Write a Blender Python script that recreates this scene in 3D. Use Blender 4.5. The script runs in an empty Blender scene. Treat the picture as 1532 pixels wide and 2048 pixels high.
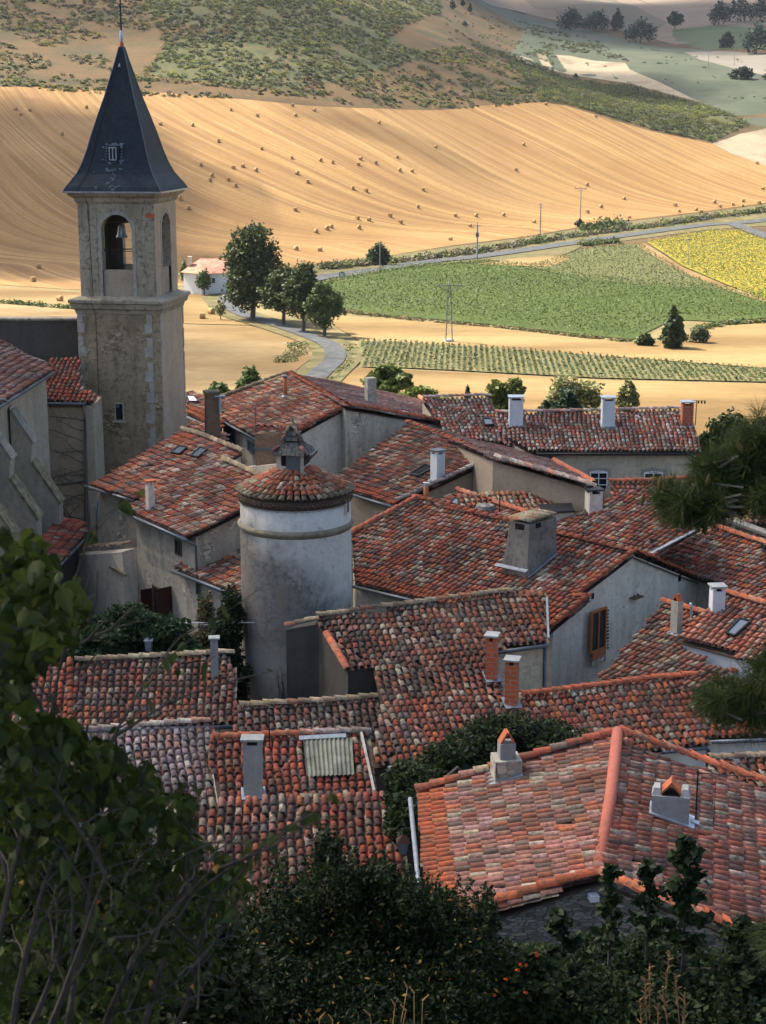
import bpy, math, random
import numpy as np
from mathutils.geometry import delaunay_2d_cdt
from mathutils import Vector
random.seed(7); RNG = np.random.default_rng(11)
S = bpy.context.scene
PI = math.pi

# ---------------------------------------------------------------- camera, sky, sun, exposure
FPX = 3300.0; PITCH = math.radians(13.5); CU, CV = 766.0, 1024.0
cam_d = bpy.data.cameras.new("camera"); cam = bpy.data.objects.new("camera", cam_d)
S.collection.objects.link(cam); S.camera = cam
cam.location = (0, 0, 0); cam.rotation_euler = (PI/2 - PITCH, 0, 0)
cam_d.sensor_fit = 'VERTICAL'; cam_d.sensor_height = 36.0; cam_d.lens = 36.0*FPX/2048.0
cam_d.dof.use_dof = True; cam_d.dof.focus_distance = 62.0; cam_d.dof.aperture_fstop = 9.0
cam_d.clip_start = 0.1; cam_d.clip_end = 6000
SUN_DIR = Vector((-0.52, 0.34, 0.78)).normalized()      # towards the sun
W = bpy.data.worlds.new("World"); S.world = W; W.use_nodes = True
wn = W.node_tree; sky = wn.nodes.new('ShaderNodeTexSky'); sky.sky_type = 'NISHITA'; sky.sun_disc = False
sky.sun_elevation = math.asin(SUN_DIR.z); sky.sun_rotation = math.atan2(SUN_DIR.x, SUN_DIR.y)
sky.air_density = 1.0; sky.dust_density = 3.5; sky.ozone_density = 0.3
bg = wn.nodes['Background']; wn.links.new(sky.outputs[0], bg.inputs[0]); bg.inputs[1].default_value = 0.12
sd = bpy.data.lights.new("sun", 'SUN'); sd.energy = 5.0; sd.angle = math.radians(0.5); sd.color = (1.0, 0.93, 0.80)
so = bpy.data.objects.new("sun", sd); S.collection.objects.link(so)
so.rotation_euler = SUN_DIR.to_track_quat('Z', 'Y').to_euler(); so.location = (0, 0, 400)
S.view_settings.view_transform = 'Standard'; S.view_settings.look = 'None'
S.view_settings.exposure = 1.25; S.view_settings.gamma = 1.0
S.cycles.max_bounces = 6; S.cycles.transparent_max_bounces = 12

# ---------------------------------------------------------------- geometry of the view (source photo pixels -> places)
_c, _s = math.cos(PITCH), math.sin(PITCH)
def ray(u, v):
    x = (u-CU)/FPX; y = -(v-CV)/FPX
    return np.array([x, _c + y*_s, -_s + y*_c])
def atz(u, v, z):
    d = ray(u, v); return d*(z/d[2])
def atY(u, v, Y):
    d = ray(u, v); return d*(Y/d[1])
def sm(a, b, x):
    t = np.clip((x-a)/(b-a), 0, 1); return t*t*(3-2*t)
def YF(x): return 330+170*sm(-90, 110, x)
def Z(x, y):
    x = np.asarray(x, float); y = np.asarray(y, float)
    near = np.where(y < 0, -2+0*y, np.where(y < 25, -2-.8*y, -22-np.clip((y-25)/115, 0, 1)*8.))
    t = y-YF(x)
    k = 12*np.log1p(np.exp(np.clip(t/12, -30, 30))); k = np.where(t > 300, t, k)
    r = sm(-20, 90, x)
    k2 = .22*np.minimum(k, 150)+np.maximum(k-150, 0)*(.22*(1-r)+.135*r)
    und = np.clip(t/80, 0, 1)*(2.2*np.sin(x/37+1)+1.6*np.sin(x/19+y/60)+1.5*np.sin(y/47+x/80))
    return near+k2+und
_ts = np.concatenate([np.linspace(5, 300, 300), np.linspace(301, 2500, 2200)])
def gat(u, v):
    d = ray(u, v); P = d[None]*_ts[:, None]; h = P[:, 2]-Z(P[:, 0], P[:, 1]); i = int(np.argmax(h < 0))
    if h[i] >= 0: return d*2500
    a, b = _ts[i-1], _ts[i]
    for _ in range(22):
        m = (a+b)/2; p = d*m
        if p[2] < float(Z(p[0], p[1])): b = m
        else: a = m
    return d*b
class Plane:
    """sloping plane through a level line l1-l2 (pixels at height z, or 3-D points)"""
    def __init__(s, l1, l2, z, sl, toward, rise=True):
        P = [np.array(l, float) if len(l) == 3 else atz(l[0], l[1], z) for l in (l1, l2)]
        m = (P[0][2]+P[1][2])/2; P[0][2] = P[1][2] = m
        s.p = P[0]; e = P[1]-P[0]; s.e = e/np.linalg.norm(e)
        n = np.array([-s.e[1], s.e[0], 0]); t = atz(toward[0], toward[1], m) if len(toward) == 2 else np.array(toward)
        if np.dot(n, t-P[0]) < 0: n = -n
        a = math.atan(sl)
        s.u = n*math.cos(a)+np.array([0, 0, math.sin(a)*(1 if rise else -1)])
        if not rise: s.u = -s.u
        s.n = np.cross(s.e, s.u)
        if s.n[2] < 0: s.n = -s.n; s.e = -s.e
    def hit(s, u, v):
        d = ray(u, v); return d*(np.dot(s.p, s.n)/np.dot(d, s.n))
    def z(s, x, y): return s.p[2]-((x-s.p[0])*s.n[0]+(y-s.p[1])*s.n[1])/s.n[2]

# ---------------------------------------------------------------- materials
class NT:
    def __init__(s, name):
        s.m = bpy.data.materials.new(name); s.m.use_nodes = True; s.t = s.m.node_tree
        s.b = s.t.nodes['Principled BSDF']; s.b.inputs['Specular IOR Level'].default_value = .25
        s.out = s.t.nodes['Material Output']
    def n(s, typ, **kw):
        x = s.t.nodes.new(typ)
        for k, v in kw.items():
            if k in x.inputs: x.inputs[k].default_value = v
            else: setattr(x, k, v)
        return x
    def l(s, a, b): s.t.links.new(a, b)
    def coord(s, scale=(1, 1, 1)):
        c = s.n('ShaderNodeNewGeometry'); m = s.n('ShaderNodeMapping'); m.inputs['Scale'].default_value = scale
        s.l(c.outputs['Position'], m.inputs['Vector']); return m.outputs[0]
    def noise(s, sc, det=5, vec=None, rough=.6, dist=0.0):
        x = s.n('ShaderNodeTexNoise'); x.inputs['Scale'].default_value = sc; x.inputs['Detail'].default_value = det
        x.inputs['Roughness'].default_value = rough; x.inputs['Distortion'].default_value = dist
        s.l(vec if vec is not None else s.coord(), x.inputs['Vector']); return x.outputs['Fac']
    def ramp(s, fac, stops, interp='LINEAR'):
        r = s.n('ShaderNodeValToRGB'); r.color_ramp.interpolation = interp; el = r.color_ramp.elements
        while len(el) < len(stops): el.new(0.5)
        for e, (p, c) in zip(el, stops): e.position = p; e.color = (*c, 1) if len(c) == 3 else c
        s.l(fac, r.inputs[0]); return r.outputs[0]
    def mix(s, f, a, b, typ='MIX'):
        x = s.n('ShaderNodeMix'); x.data_type = 'RGBA'; x.blend_type = typ
        for i, v in ((0, f), (6, a), (7, b)):
            if hasattr(v, 'node'): s.l(v, x.inputs[i])
            elif i == 0: x.inputs[0].default_value = v
            else: x.inputs[i].default_value = (*v, 1)
        return x.outputs[2]
    def bump(s, h, st=.4, d=.05):
        x = s.n('ShaderNodeBump'); x.inputs['Strength'].default_value = st; x.inputs['Distance'].default_value = d
        s.l(h, x.inputs['Height']); s.l(x.outputs[0], s.b.inputs['Normal'])
    def fin(s, col, rough=.85, metal=0.0):
        if hasattr(col, 'node'): s.l(col, s.b.inputs['Base Color'])
        else: s.b.inputs['Base Color'].default_value = (*col, 1)
        s.b.inputs['Roughness'].default_value = rough; s.b.inputs['Metallic'].default_value = metal; return s.m
def g3(v): return (v, v, v)

def mat_tiles():
    t = NT('clay_tiles'); a = t.n('ShaderNodeAttribute', attribute_name='tint').outputs['Color']
    n1 = t.noise(9, 6, rough=.7); n2 = t.noise(1.1, 4); n3 = t.noise(38, 4)
    c = t.mix(t.ramp(n1, [(.44, g3(0)), (.62, g3(.72))]), a, (.075, .055, .045))
    c = t.mix(t.ramp(n3, [(.60, g3(0)), (.70, g3(.55))]), c, (.40, .38, .30))
    c = t.mix(t.ramp(n2, [(.42, g3(0)), (.70, g3(.42))]), c, (.05, .04, .035)); c = t.mix(t.ramp(t.noise(3.2, 5, rough=.75), [(.52, g3(0)), (.66, g3(.55))]), c, (.085, .07, .05))
    t.bump(n3, .35, .01); return t.fin(c, .9)
def mat_plain(name, col, rough=.8, metal=0.0, var=.25, sc=6.0):
    t = NT(name); n = t.noise(sc, 6)
    c = t.mix(t.ramp(n, [(.3, g3(0)), (.7, g3(1))]), tuple(x*(1-var) for x in col), tuple(min(1, x*(1+var)) for x in col))
    t.bump(n, .2, .01); return t.fin(c, rough, metal)
def mat_render(name, base, dark, light, streak=.5, patch=.5, rub=0.0, bscale=1.0, vs=(1, 1, 1.7)):
    """old lime render: soft patches, rain streaks, bare rubble showing through"""
    t = NT(name); n1 = t.noise(.55*bscale, 6, rough=.65, dist=.4); n2 = t.noise(5, 7, rough=.7)
    sv = t.coord((1.2, 1.2, .20)); n3 = t.noise(1.3, 6, sv, .6, .3); n4 = t.noise(2.0, 6, rough=.7, dist=.6)
    c = t.mix(t.ramp(n1, [(.32, g3(0)), (.68, g3(1))]), tuple(base), tuple(light))
    c = t.mix(t.ramp(n3, [(.48, g3(0)), (.75, g3(streak*.8))]), c, tuple(dark)); c = t.mix(t.ramp(n4, [(.54, g3(0)), (.68, g3(.45))]), c, tuple(b*.6+d*.3 for b, d in zip(base, dark)))
    c = t.mix(t.ramp(n2, [(.50, g3(0)), (.72, g3(patch))]), c, tuple(dark))
    h = n2
    if rub > 0:
        v = t.n('ShaderNodeTexVoronoi'); v.inputs['Scale'].default_value = 3.6; v.feature = 'DISTANCE_TO_EDGE'
        vm = t.coord(vs); t.l(vm, v.inputs['Vector'])
        vc = t.n('ShaderNodeTexVoronoi'); vc.inputs['Scale'].default_value = 3.6; t.l(vm, vc.inputs['Vector'])
        st = t.mix(t.ramp(vc.outputs['Color'], [(0, g3(0)), (1, g3(1))]), tuple(x*.45 for x in base), tuple(min(1, x*1.5) for x in light))
        st = t.mix(t.ramp(v.outputs['Distance'], [(.0, g3(1)), (.09, g3(0))]), st, tuple(x*.5 for x in dark))
        nn = t.noise(.8, 4); c = t.mix(t.ramp(nn, [(.62-rub*.4, g3(0)), (.72-rub*.4, g3(.85))]), c, st)
    t.bump(h, .5, .03); return t.fin(c, .92)
def mat_leaf(name, trans=.35):
    t = NT(name); a = t.n('ShaderNodeAttribute', attribute_name='tint').outputs['Color']
    t.fin(a, .55); t.b.inputs['Specular IOR Level'].default_value = .2
    tr = t.n('ShaderNodeBsdfTranslucent'); t.l(a, tr.inputs[0]); mx = t.n('ShaderNodeMixShader'); mx.inputs[0].default_value = trans
    t.l(t.b.outputs[0], mx.inputs[1]); t.l(tr.outputs[0], mx.inputs[2]); t.l(mx.outputs[0], t.out.inputs[0]); return t.m
def mat_tint(name, rough=.9):
    t = NT(name); a = t.n('ShaderNodeAttribute', attribute_name='tint').outputs['Color']; return t.fin(a, rough)
def mat_ground(name, stops, sc=.05, fine=1.2, finek=.3, rough=.95, stretch=(1, 1, 1)):
    stops = [(p, tuple(x*.64 for x in c)) for p, c in stops]
    t = NT(name); v = t.coord(stretch); n = t.noise(sc, 6, v, .6); f = t.noise(fine, 5, v, .75)
    c = t.ramp(n, stops); c = t.mix(t.ramp(f, [(.35, g3(finek)), (.65, g3(0))]), c, tuple(x*.35 for x in stops[0][1]))
    t.bump(f, .4, .15); return t.fin(c, rough)
M = {}
M['tiles'] = mat_tiles()
M['under'] = mat_plain('mortar_bed', (.06, .04, .03), .95)
M['grey'] = mat_render('grey_render', (.60, .55, .455), (.21, .185, .15), (.70, .65, .55), .6, .5, .1)
M['greyd'] = mat_render('weathered_grey_render', (.36, .335, .28), (.11, .10, .08), (.50, .46, .37), .65, .6, .15)
M['dark'] = mat_render('blackened_and_shade_render', (.055, .052, .045), (.02, .02, .018), (.09, .082, .07), .6, .4)
M['tan'] = mat_render('ochre_render', (.48, .42, .31), (.17, .145, .105), (.60, .53, .40), .55, .5, .12)
M['brown'] = mat_render('brown_roughcast', (.33, .265, .19), (.13, .105, .08), (.42, .34, .25), .25, .45)
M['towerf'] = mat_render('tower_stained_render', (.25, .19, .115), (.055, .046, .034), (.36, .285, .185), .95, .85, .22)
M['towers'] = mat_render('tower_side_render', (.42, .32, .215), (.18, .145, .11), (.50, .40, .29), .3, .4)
M['belfry'] = mat_render('belfry_stone', (.29, .245, .17), (.06, .055, .042), (.42, .37, .275), .85, .95)
M['rubble'] = mat_render('rubble_stone', (.36, .32, .25), (.10, .09, .07), (.50, .45, .36), .3, .5, 1.2)
M['slabst'] = mat_render('dark_slabby_stone', (.15, .145, .13), (.03, .03, .028), (.26, .25, .22), .3, .7, 1.2, vs=(1.3, 1.3, 4.2))
M['white'] = mat_render('white_render', (.60, .63, .64), (.34, .36, .36), (.72, .74, .74), .3, .2)
M['quoin'] = mat_render('dressed_stone', (.32, .295, .25), (.11, .10, .085), (.43, .40, .34), .6, .7)
M['coping'] = mat_plain('lichened_coping', (.19, .165, .10), .95, 0, .55, 3.5)
M['copingp'] = mat_plain('pale_coping', (.25, .235, .19), .95, 0, .3, 2.5)
M['zinc'] = mat_plain('zinc', (.12, .14, .16), .5, .5, .2)
M['zincl'] = mat_plain('bright_zinc', (.45, .50, .54), .45, .5, .2)
M['lead'] = mat_plain('lead_sheet', (.24, .27, .30), .6, .2, .25)
M['iron'] = mat_plain('dark_iron', (.03, .03, .032), .6, .5, .2)
M['wood'] = mat_plain('weathered_wood', (.10, .075, .05), .85, 0, .35)
M['brown_wood'] = mat_plain('varnished_wood', (.40, .14, .045), .6, 0, .2)
M['paint'] = mat_plain('white_paint', (.78, .80, .82), .5, 0, .05)
M['redpaint'] = mat_plain('oxblood_paint', (.045, .012, .009), .6, 0, .2)
M['greenpaint'] = mat_plain('grey_green_paint', (.10, .13, .11), .7, 0, .2)
M['bluepaint'] = mat_plain('blue_grey_paint', (.13, .165, .21), .6, 0, .15)
M['church'] = mat_render('church_render', (.34, .30, .225), (.12, .105, .08), (.43, .38, .29), .5, .5)
M['ring'] = mat_render('mossy_ring', (.20, .17, .12), (.05, .045, .035), (.30, .27, .20), .5, .8)
M['chim'] = mat_render('sooty_render', (.16, .15, .13), (.04, .038, .034), (.27, .25, .215), .7, .8)
M['concrete'] = mat_render('cement', (.26, .27, .26), (.10, .105, .10), (.38, .39, .38), .4, .4)
M['terra'] = mat_plain('terracotta', (.42, .12, .05), .85, 0, .25)
t = NT('glass_dark'); M['glass'] = t.fin((.015, .018, .022), .12); t.b.inputs['Specular IOR Level'].default_value = .6
t = NT('skylight_glass'); M['skyglass'] = t.fin((.10, .13, .16), .15); t.b.inputs['Specular IOR Level'].default_value = .8
M['void'] = mat_plain('dark_interior', (.012, .011, .010), 1)
# slate: fine courses
t = NT('slate'); v = t.coord(); br = t.n('ShaderNodeTexNoise'); br.inputs['Scale'].default_value = 1
sx = t.n('ShaderNodeSeparateXYZ'); t.l(v, sx.inputs[0]); w = t.n('ShaderNodeMath', operation='MULTIPLY'); w.inputs[1].default_value = 9.0; t.l(sx.outputs[2], w.inputs[0])
fr = t.n('ShaderNodeMath', operation='FRACT'); t.l(w.outputs[0], fr.inputs[0])
vo = t.n('ShaderNodeTexVoronoi'); vo.inputs['Scale'].default_value = 7; t.l(v, vo.inputs['Vector'])
c = t.mix(t.ramp(vo.outputs['Color'], [(0, g3(0)), (1, g3(1))]), (.007, .013, .020), (.018, .030, .042))
c = t.mix(t.ramp(fr.outputs[0], [(0, g3(.7)), (.22, g3(0))]), c, (.006, .009, .012))
c = t.mix(t.ramp(t.noise(.9, 5), [(.5, g3(0)), (.75, g3(.45))]), c, (.020, .026, .028)); t.bump(fr.outputs[0], .5, .03); M['slate'] = t.fin(c, .62)
# brick
def mat_brick(name, sc, a, b, mo):
    t = NT(name); tc = t.n('ShaderNodeTexCoord'); mp = t.n('ShaderNodeMapping'); mp.inputs['Rotation'].default_value = (PI/2, 0, 0)
    sp = t.n('ShaderNodeSeparateXYZ'); cb = t.n('ShaderNodeCombineXYZ'); ad = t.n('ShaderNodeMath', operation='ADD')
    t.l(tc.outputs['Object'], sp.inputs[0]); t.l(sp.outputs[0], ad.inputs[0]); t.l(sp.outputs[1], ad.inputs[1]); t.l(ad.outputs[0], cb.inputs[0]); t.l(sp.outputs[2], cb.inputs[1])
    k = t.n('ShaderNodeTexBrick'); k.inputs['Scale'].default_value = sc; k.inputs['Mortar Size'].default_value = .025
    k.inputs['Color1'].default_value = (*a, 1); k.inputs['Color2'].default_value = (*b, 1); k.inputs['Mortar'].default_value = (*mo, 1); t.l(cb.outputs[0], k.inputs['Vector'])
    n = t.noise(7, 6); c = t.mix(t.ramp(n, [(.45, g3(0)), (.75, g3(.5))]), k.outputs[0], (.06, .045, .035)); t.bump(k.outputs['Fac'], -.4, .02); return t.fin(c, .9)
M['brick'] = mat_brick('hollow_brick', 1.6, (.58, .13, .05), (.48, .11, .045), (.34, .24, .18))
M['oldbrick'] = mat_brick('old_thin_brick', 3.4, (.26, .13, .07), (.16, .09, .06), (.22, .19, .14))
M['bluestone'] = mat_brick('coursed_stone', 1.5, (.30, .29, .26), (.20, .20, .18), (.11, .10, .09))
# corrugated sheet
M['corr'] = mat_plain('mossy_translucent_sheet', (.15, .155, .115), .6, 0, .6, 2.5)
M['leaf'] = mat_leaf('leaves'); M['leaffar'] = mat_leaf('far_leaves', .2)
M['bark'] = mat_plain('bark', (.10, .085, .07), .95, 0, .4, 8); M['barkl'] = mat_plain('pale_bark', (.17, .155, .14), .95, 0, .4, 8)
M['straw'] = mat_plain('baled_straw', (.42, .26, .11), .95, 0, .35, 5)
# dovecote render: white at the top, a big dark stain lower down
t = NT('dovecote_render'); v = t.coord(); n1 = t.noise(.9, 6, v, .6, .5); n2 = t.noise(6, 7, v, .7); sx = t.n('ShaderNodeSeparateXYZ'); t.l(v, sx.inputs[0])
n3 = t.noise(1.4, 6, t.coord((2.2, 2.2, .25)), .65)
def lin(src, a, b):
    m = t.n('ShaderNodeMapRange'); m.inputs[1].default_value = a; m.inputs[2].default_value = b; t.l(src, m.inputs[0]); return m.outputs[0]
def mth(op, a, b):
    m = t.n('ShaderNodeMath', operation=op)
    for i, x in ((0, a), (1, b)):
        if hasattr(x, 'node'): t.l(x, m.inputs[i])
        else: m.inputs[i].default_value = x
    return m.outputs[0]
wob = mth('ADD', mth('MULTIPLY', mth('SUBTRACT', n1, .5), 3.6), mth('MULTIPLY', mth('SUBTRACT', n2, .5), 1.6))
hz = mth('ADD', mth('ADD', sx.outputs[2], .45), wob)
xx = mth('ADD', mth('MULTIPLY', mth('ADD', sx.outputs[0], 2.5), .85), hz)       # stain edge runs down to the right
st = lin(xx, -14.1, -16.4); low = lin(sx.outputs[2], -17.7, -19.0)
c = t.mix(t.ramp(n2, [(.4, g3(0)), (.7, g3(.45))]), (.62, .60, .55), (.40, .385, .34))
c = t.mix(t.ramp(n3, [(.5, g3(0)), (.75, g3(.35))]), c, (.24, .24, .23))
sc_ = t.mix(t.ramp(n2, [(.4, g3(0)), (.64, g3(1))]), (.10, .10, .095), (.24, .215, .18)); sc_ = t.mix(t.ramp(n1, [(.5, g3(0)), (.68, g3(.7))]), sc_, (.21, .135, .085))
sf = t.ramp(st, [(.1, g3(0)), (.75, g3(.93))]); lo = t.ramp(low, [(0, g3(1)), (1, g3(.45))])
c = t.mix(mth('MULTIPLY', sf, lo), c, sc_)
c = t.mix(t.ramp(mth('ADD', n2, mth('MULTIPLY', n1, .3)), [(.72, g3(0)), (.80, g3(.3))]), c, (.05, .05, .045))
t.bump(n2, .5, .03); M['dove'] = t.fin(c, .92)

# ---------------------------------------------------------------- object helpers
COL = S.collection
def mesh_obj(name, V, F, mat, parent=None, origin=(0, 0, 0), tint=None, smooth=False, fattr=None, mats=None, midx=None):
    V = np.asarray(V, float)-np.asarray(origin, float)
    me = bpy.data.meshes.new(name)
    if isinstance(F, np.ndarray):
        n, k = F.shape; me.vertices.add(len(V)); me.vertices.foreach_set('co', V.astype(np.float32).ravel())
        me.loops.add(n*k); me.loops.foreach_set('vertex_index', F.astype(np.int32).ravel())
        me.polygons.add(n); me.polygons.foreach_set('loop_start', np.arange(0, n*k, k, dtype=np.int32))
        me.update(calc_edges=True)
    else:
        me.from_pydata([tuple(p) for p in V], [], [tuple(int(i) for i in f) for f in F])
    if tint is not None:
        T = np.ones((len(tint), 4), np.float32); T[:, :3] = tint
        a = me.attributes.new('tint', 'FLOAT_COLOR', 'FACE'); a.data.foreach_set('color', T.ravel())
    if fattr is not None:
        a = me.attributes.new(fattr[0], 'FLOAT', 'POINT'); a.data.foreach_set('value', np.asarray(fattr[1], np.float32))
    for m in (mats or [mat]): me.materials.append(m)
    if midx is not None: me.polygons.foreach_set('material_index', np.asarray(midx, np.int32))
    if smooth: me.polygons.foreach_set('use_smooth', np.ones(len(me.polygons), bool))
    me.validate(); me.update()
    o = bpy.data.objects.new(name, me); COL.objects.link(o)
    if parent is not None: o.parent = parent
    return o
class Thing:
    def __init__(s, name, label, cat, loc, group=None):
        s.o = bpy.data.objects.new(name, None); COL.objects.link(s.o); s.o.empty_display_size = .3
        s.loc = np.array(loc, float); s.o.location = tuple(s.loc); tag(s.o, label, cat, group)
    def add(s, name, V, F, mat, parent=None, **kw):
        return mesh_obj(name, V, F, mat, parent or s.o, s.loc, **kw)
def tag(o, label, cat, group=None, kind=None):
    if label: o['label'] = label
    if cat: o['category'] = cat
    if group: o['group'] = group
    if kind: o['kind'] = kind
def copy_tree(o, loc, rz=None):
    c = o.copy(); COL.objects.link(c); c.location = loc
    if rz is not None: c.rotation_euler = (0, 0, rz)
    for ch in list(o.children):
        d = ch.copy(); COL.objects.link(d); d.parent = c
        for g in list(ch.children):
            e = g.copy(); COL.objects.link(e); e.parent = d
    return c
class MB:
    """collects verts / faces"""
    def __init__(s): s.V = []; s.F = []
    def q(s, pts, faces):
        b = len(s.V); s.V += [tuple(p) for p in pts]; s.F += [tuple(b+i for i in f) for f in faces]; return s
    def box(s, c, ax, ay, az):
        """centre, three half-axis vectors"""
        c = np.array(c, float); ax, ay, az = (np.array(a, float) for a in (ax, ay, az))
        P = [c+i*ax+j*ay+k*az for k in (-1, 1) for j in (-1, 1) for i in (-1, 1)]
        F = [(0, 2, 3, 1), (4, 5, 7, 6), (0, 1, 5, 4), (2, 6, 7, 3), (0, 4, 6, 2), (1, 3, 7, 5)]
        if np.dot(np.cross(ax, ay), az) < 0: F = [f[::-1] for f in F]
        return s.q(P, F)
    def frustum(s, c, ex, ey, w0, d0, w1, d1, h):
        c = np.array(c, float); z = np.array([0, 0, 1.])
        P = [c+ex*sx*w0/2+ey*sy*d0/2 for sx, sy in ((-1, -1), (1, -1), (1, 1), (-1, 1))]+[c+z*h+ex*sx*w1/2+ey*sy*d1/2 for sx, sy in ((-1, -1), (1, -1), (1, 1), (-1, 1))]
        return s.q(P, [(0, 3, 2, 1), (4, 5, 6, 7), (0, 1, 5, 4), (1, 2, 6, 5), (2, 3, 7, 6), (3, 0, 4, 7)])
    def tube(s, pts, rad, n=6, caps=True):
        pts = [np.array(p, float) for p in pts]; m = len(pts)
        if not hasattr(rad, '__len__'): rad = [rad]*m
        b = len(s.V); prev = None
        for i, p in enumerate(pts):
            d = pts[min(i+1, m-1)]-pts[max(i-1, 0)]; L = np.linalg.norm(d); d = d/(L if L > 0 else 1)
            if prev is None:
                a = np.cross(d, [0, 0, 1.]) if abs(d[2]) < .9 else np.cross(d, [1., 0, 0])
            else: a = prev-d*np.dot(prev, d)
            a = a/np.linalg.norm(a); prev = a; bb = np.cross(d, a)
            for k in range(n):
                t = 2*PI*k/n; s.V.append(tuple(p+rad[i]*(a*math.cos(t)+bb*math.sin(t))))
        for i in range(m-1):
            for k in range(n):
                k2 = (k+1) % n; s.F.append((b+i*n+k, b+i*n+k2, b+(i+1)*n+k2, b+(i+1)*n+k))
        if caps: s.F.append(tuple(b+k for k in range(n-1, -1, -1))); s.F.append(tuple(b+(m-1)*n+k for k in range(n)))
        return s
    def lathe(s, c, prof, n=32, a0=0.0):
        b = len(s.V); m = len(prof)
        for (r, z) in prof:
            for k in range(n):
                t = a0+2*PI*k/n; s.V.append((c[0]+r*math.cos(t), c[1]+r*math.sin(t), c[2]+z))
        for i in range(m-1):
            for k in range(n):
                k2 = (k+1) % n; s.F.append((b+i*n+k, b+i*n+k2, b+(i+1)*n+k2, b+(i+1)*n+k))
        s.F.append(tuple(b+k for k in range(n-1, -1, -1))); s.F.append(tuple(b+(m-1)*n+k for k in range(n))); return s
    def to(s, th, name, mat, parent=None, **kw): return th.add(name, s.V, s.F, mat, parent, **kw)

PAL = {
 'old': [((.30, .085, .05), 5), ((.36, .17, .115), 5), ((.40, .30, .20), 4), ((.15, .11, .09), 5), ((.11, .055, .04), 5), ((.24, .08, .045), 6), ((.40, .12, .05), 3), ((.44, .38, .28), .8)],
 'mixed': [((.37, .085, .045), 6), ((.38, .17, .12), 6), ((.42, .32, .22), 5.5), ((.17, .13, .11), 4), ((.14, .06, .045), 3), ((.28, .08, .045), 6), ((.44, .13, .05), 4), ((.46, .39, .30), .7)],
 'pink': [((.42, .19, .15), 8), ((.46, .27, .23), 5), ((.40, .12, .07), 3), ((.47, .38, .28), 3), ((.20, .13, .10), 2.5), ((.44, .14, .065), 3), ((.30, .12, .085), 3)],
 'ridge': [((.48, .125, .055), 6), ((.42, .10, .045), 4), ((.40, .16, .09), 2)],
 'warm': [((.50, .17, .10), 8), ((.52, .25, .17), 5), ((.46, .12, .06), 5), ((.54, .40, .28), 3), ((.27, .15, .10), 2.5), ((.38, .14, .09), 3)],
 'cone': [((.46, .15, .07), 6), ((.40, .11, .05), 5), ((.44, .24, .15), 4), ((.50, .40, .27), 3), ((.30, .16, .09), 3)],
 'new': [((.50, .115, .04), 8), ((.44, .10, .04), 4), ((.46, .15, .07), 2)],
 'red': [((.42, .09, .045), 8), ((.34, .075, .04), 5), ((.36, .16, .11), 3), ((.16, .09, .07), 2), ((.42, .33, .23), 1)],
 'dark': [((.11, .06, .045), 6), ((.15, .11, .09), 5), ((.24, .085, .055), 4), ((.28, .15, .11), 3), ((.30, .25, .18), 2), ((.07, .055, .05), 3)],
 'pale': [((.36, .25, .23), 6), ((.30, .24, .22), 5), ((.42, .34, .30), 5), ((.24, .19, .18), 4), ((.40, .20, .15), 3), ((.48, .42, .36), 3)],
 'back': [((.46, .13, .08), 6), ((.44, .22, .17), 5), ((.50, .42, .34), 4), ((.40, .33, .26), 2), ((.24, .11, .08), 4), ((.20, .15, .13), 2), ((.55, .50, .45), 1.5)],
 'lichen': [((.26, .20, .12), 5), ((.17, .13, .09), 4), ((.34, .28, .19), 3), ((.30, .12, .07), 1)],
}
def pick(pal, n):
    cs = np.array([c for c, w in PAL[pal]]); w = np.array([w for c, w in PAL[pal]], float)
    c = cs[RNG.choice(len(cs), n, p=w/w.sum())]
    return c*(.84 if pal in ('pink', 'new') else 1.08)*RNG.uniform(.78, 1.2, (n, 1))*RNG.uniform(.93, 1.07, (n, 3))
def inpoly(x, y, P):
    x = np.asarray(x); y = np.asarray(y); r = np.zeros(x.shape, bool); n = len(P)
    for i in range(n):
        x0, y0 = P[i]; x1, y1 = P[(i+1) % n]
        if y0 == y1: continue
        c = ((y0 > y) != (y1 > y)) & (x < (x1-x0)*(y-y0)/(y1-y0)+x0); r ^= c
    return r
SP, RW = .225, .33
def tile_mesh(O, A, B, N, scale=1.0, tap=.16):
    """O (n,3) lower-end centres; A across, B upslope, N normal (n,3). returns verts, quads, faces per tile"""
    n = len(O); K = 6; L = .43*scale
    ang = np.linspace(0, PI, K); px = -np.cos(ang); pz = np.sin(ang)
    parts = []
    jz = RNG.uniform(.0, .014, n)
    for (r, t, z0) in ((.092, 0, .045), (.092*(1-tap), L, -.005), (.076, .004, .045)):
        r *= scale
        P = O[:, None, :]+A[:, None, :]*(px*r)[None, :, None]+N[:, None, :]*((pz*r*.86+z0*scale)[None, :, None]+jz[:, None, None])+B[:, None, :]*t
        parts.append(P)
    V = np.concatenate(parts, 1)                    # n,18,3
    i = np.arange(K-1); q1 = np.stack([i, i+1, K+i+1, K+i], 1); q2 = np.stack([2*K+i, 2*K+i+1, i+1, i], 1)
    # dark inner mouth
    q = np.concatenate([q1, q2], 0)
    F = (q[None]+(np.arange(n)*3*K)[:, None, None]).reshape(-1, 4)
    return V.reshape(-1, 3), F, 2*(K-1)
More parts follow.
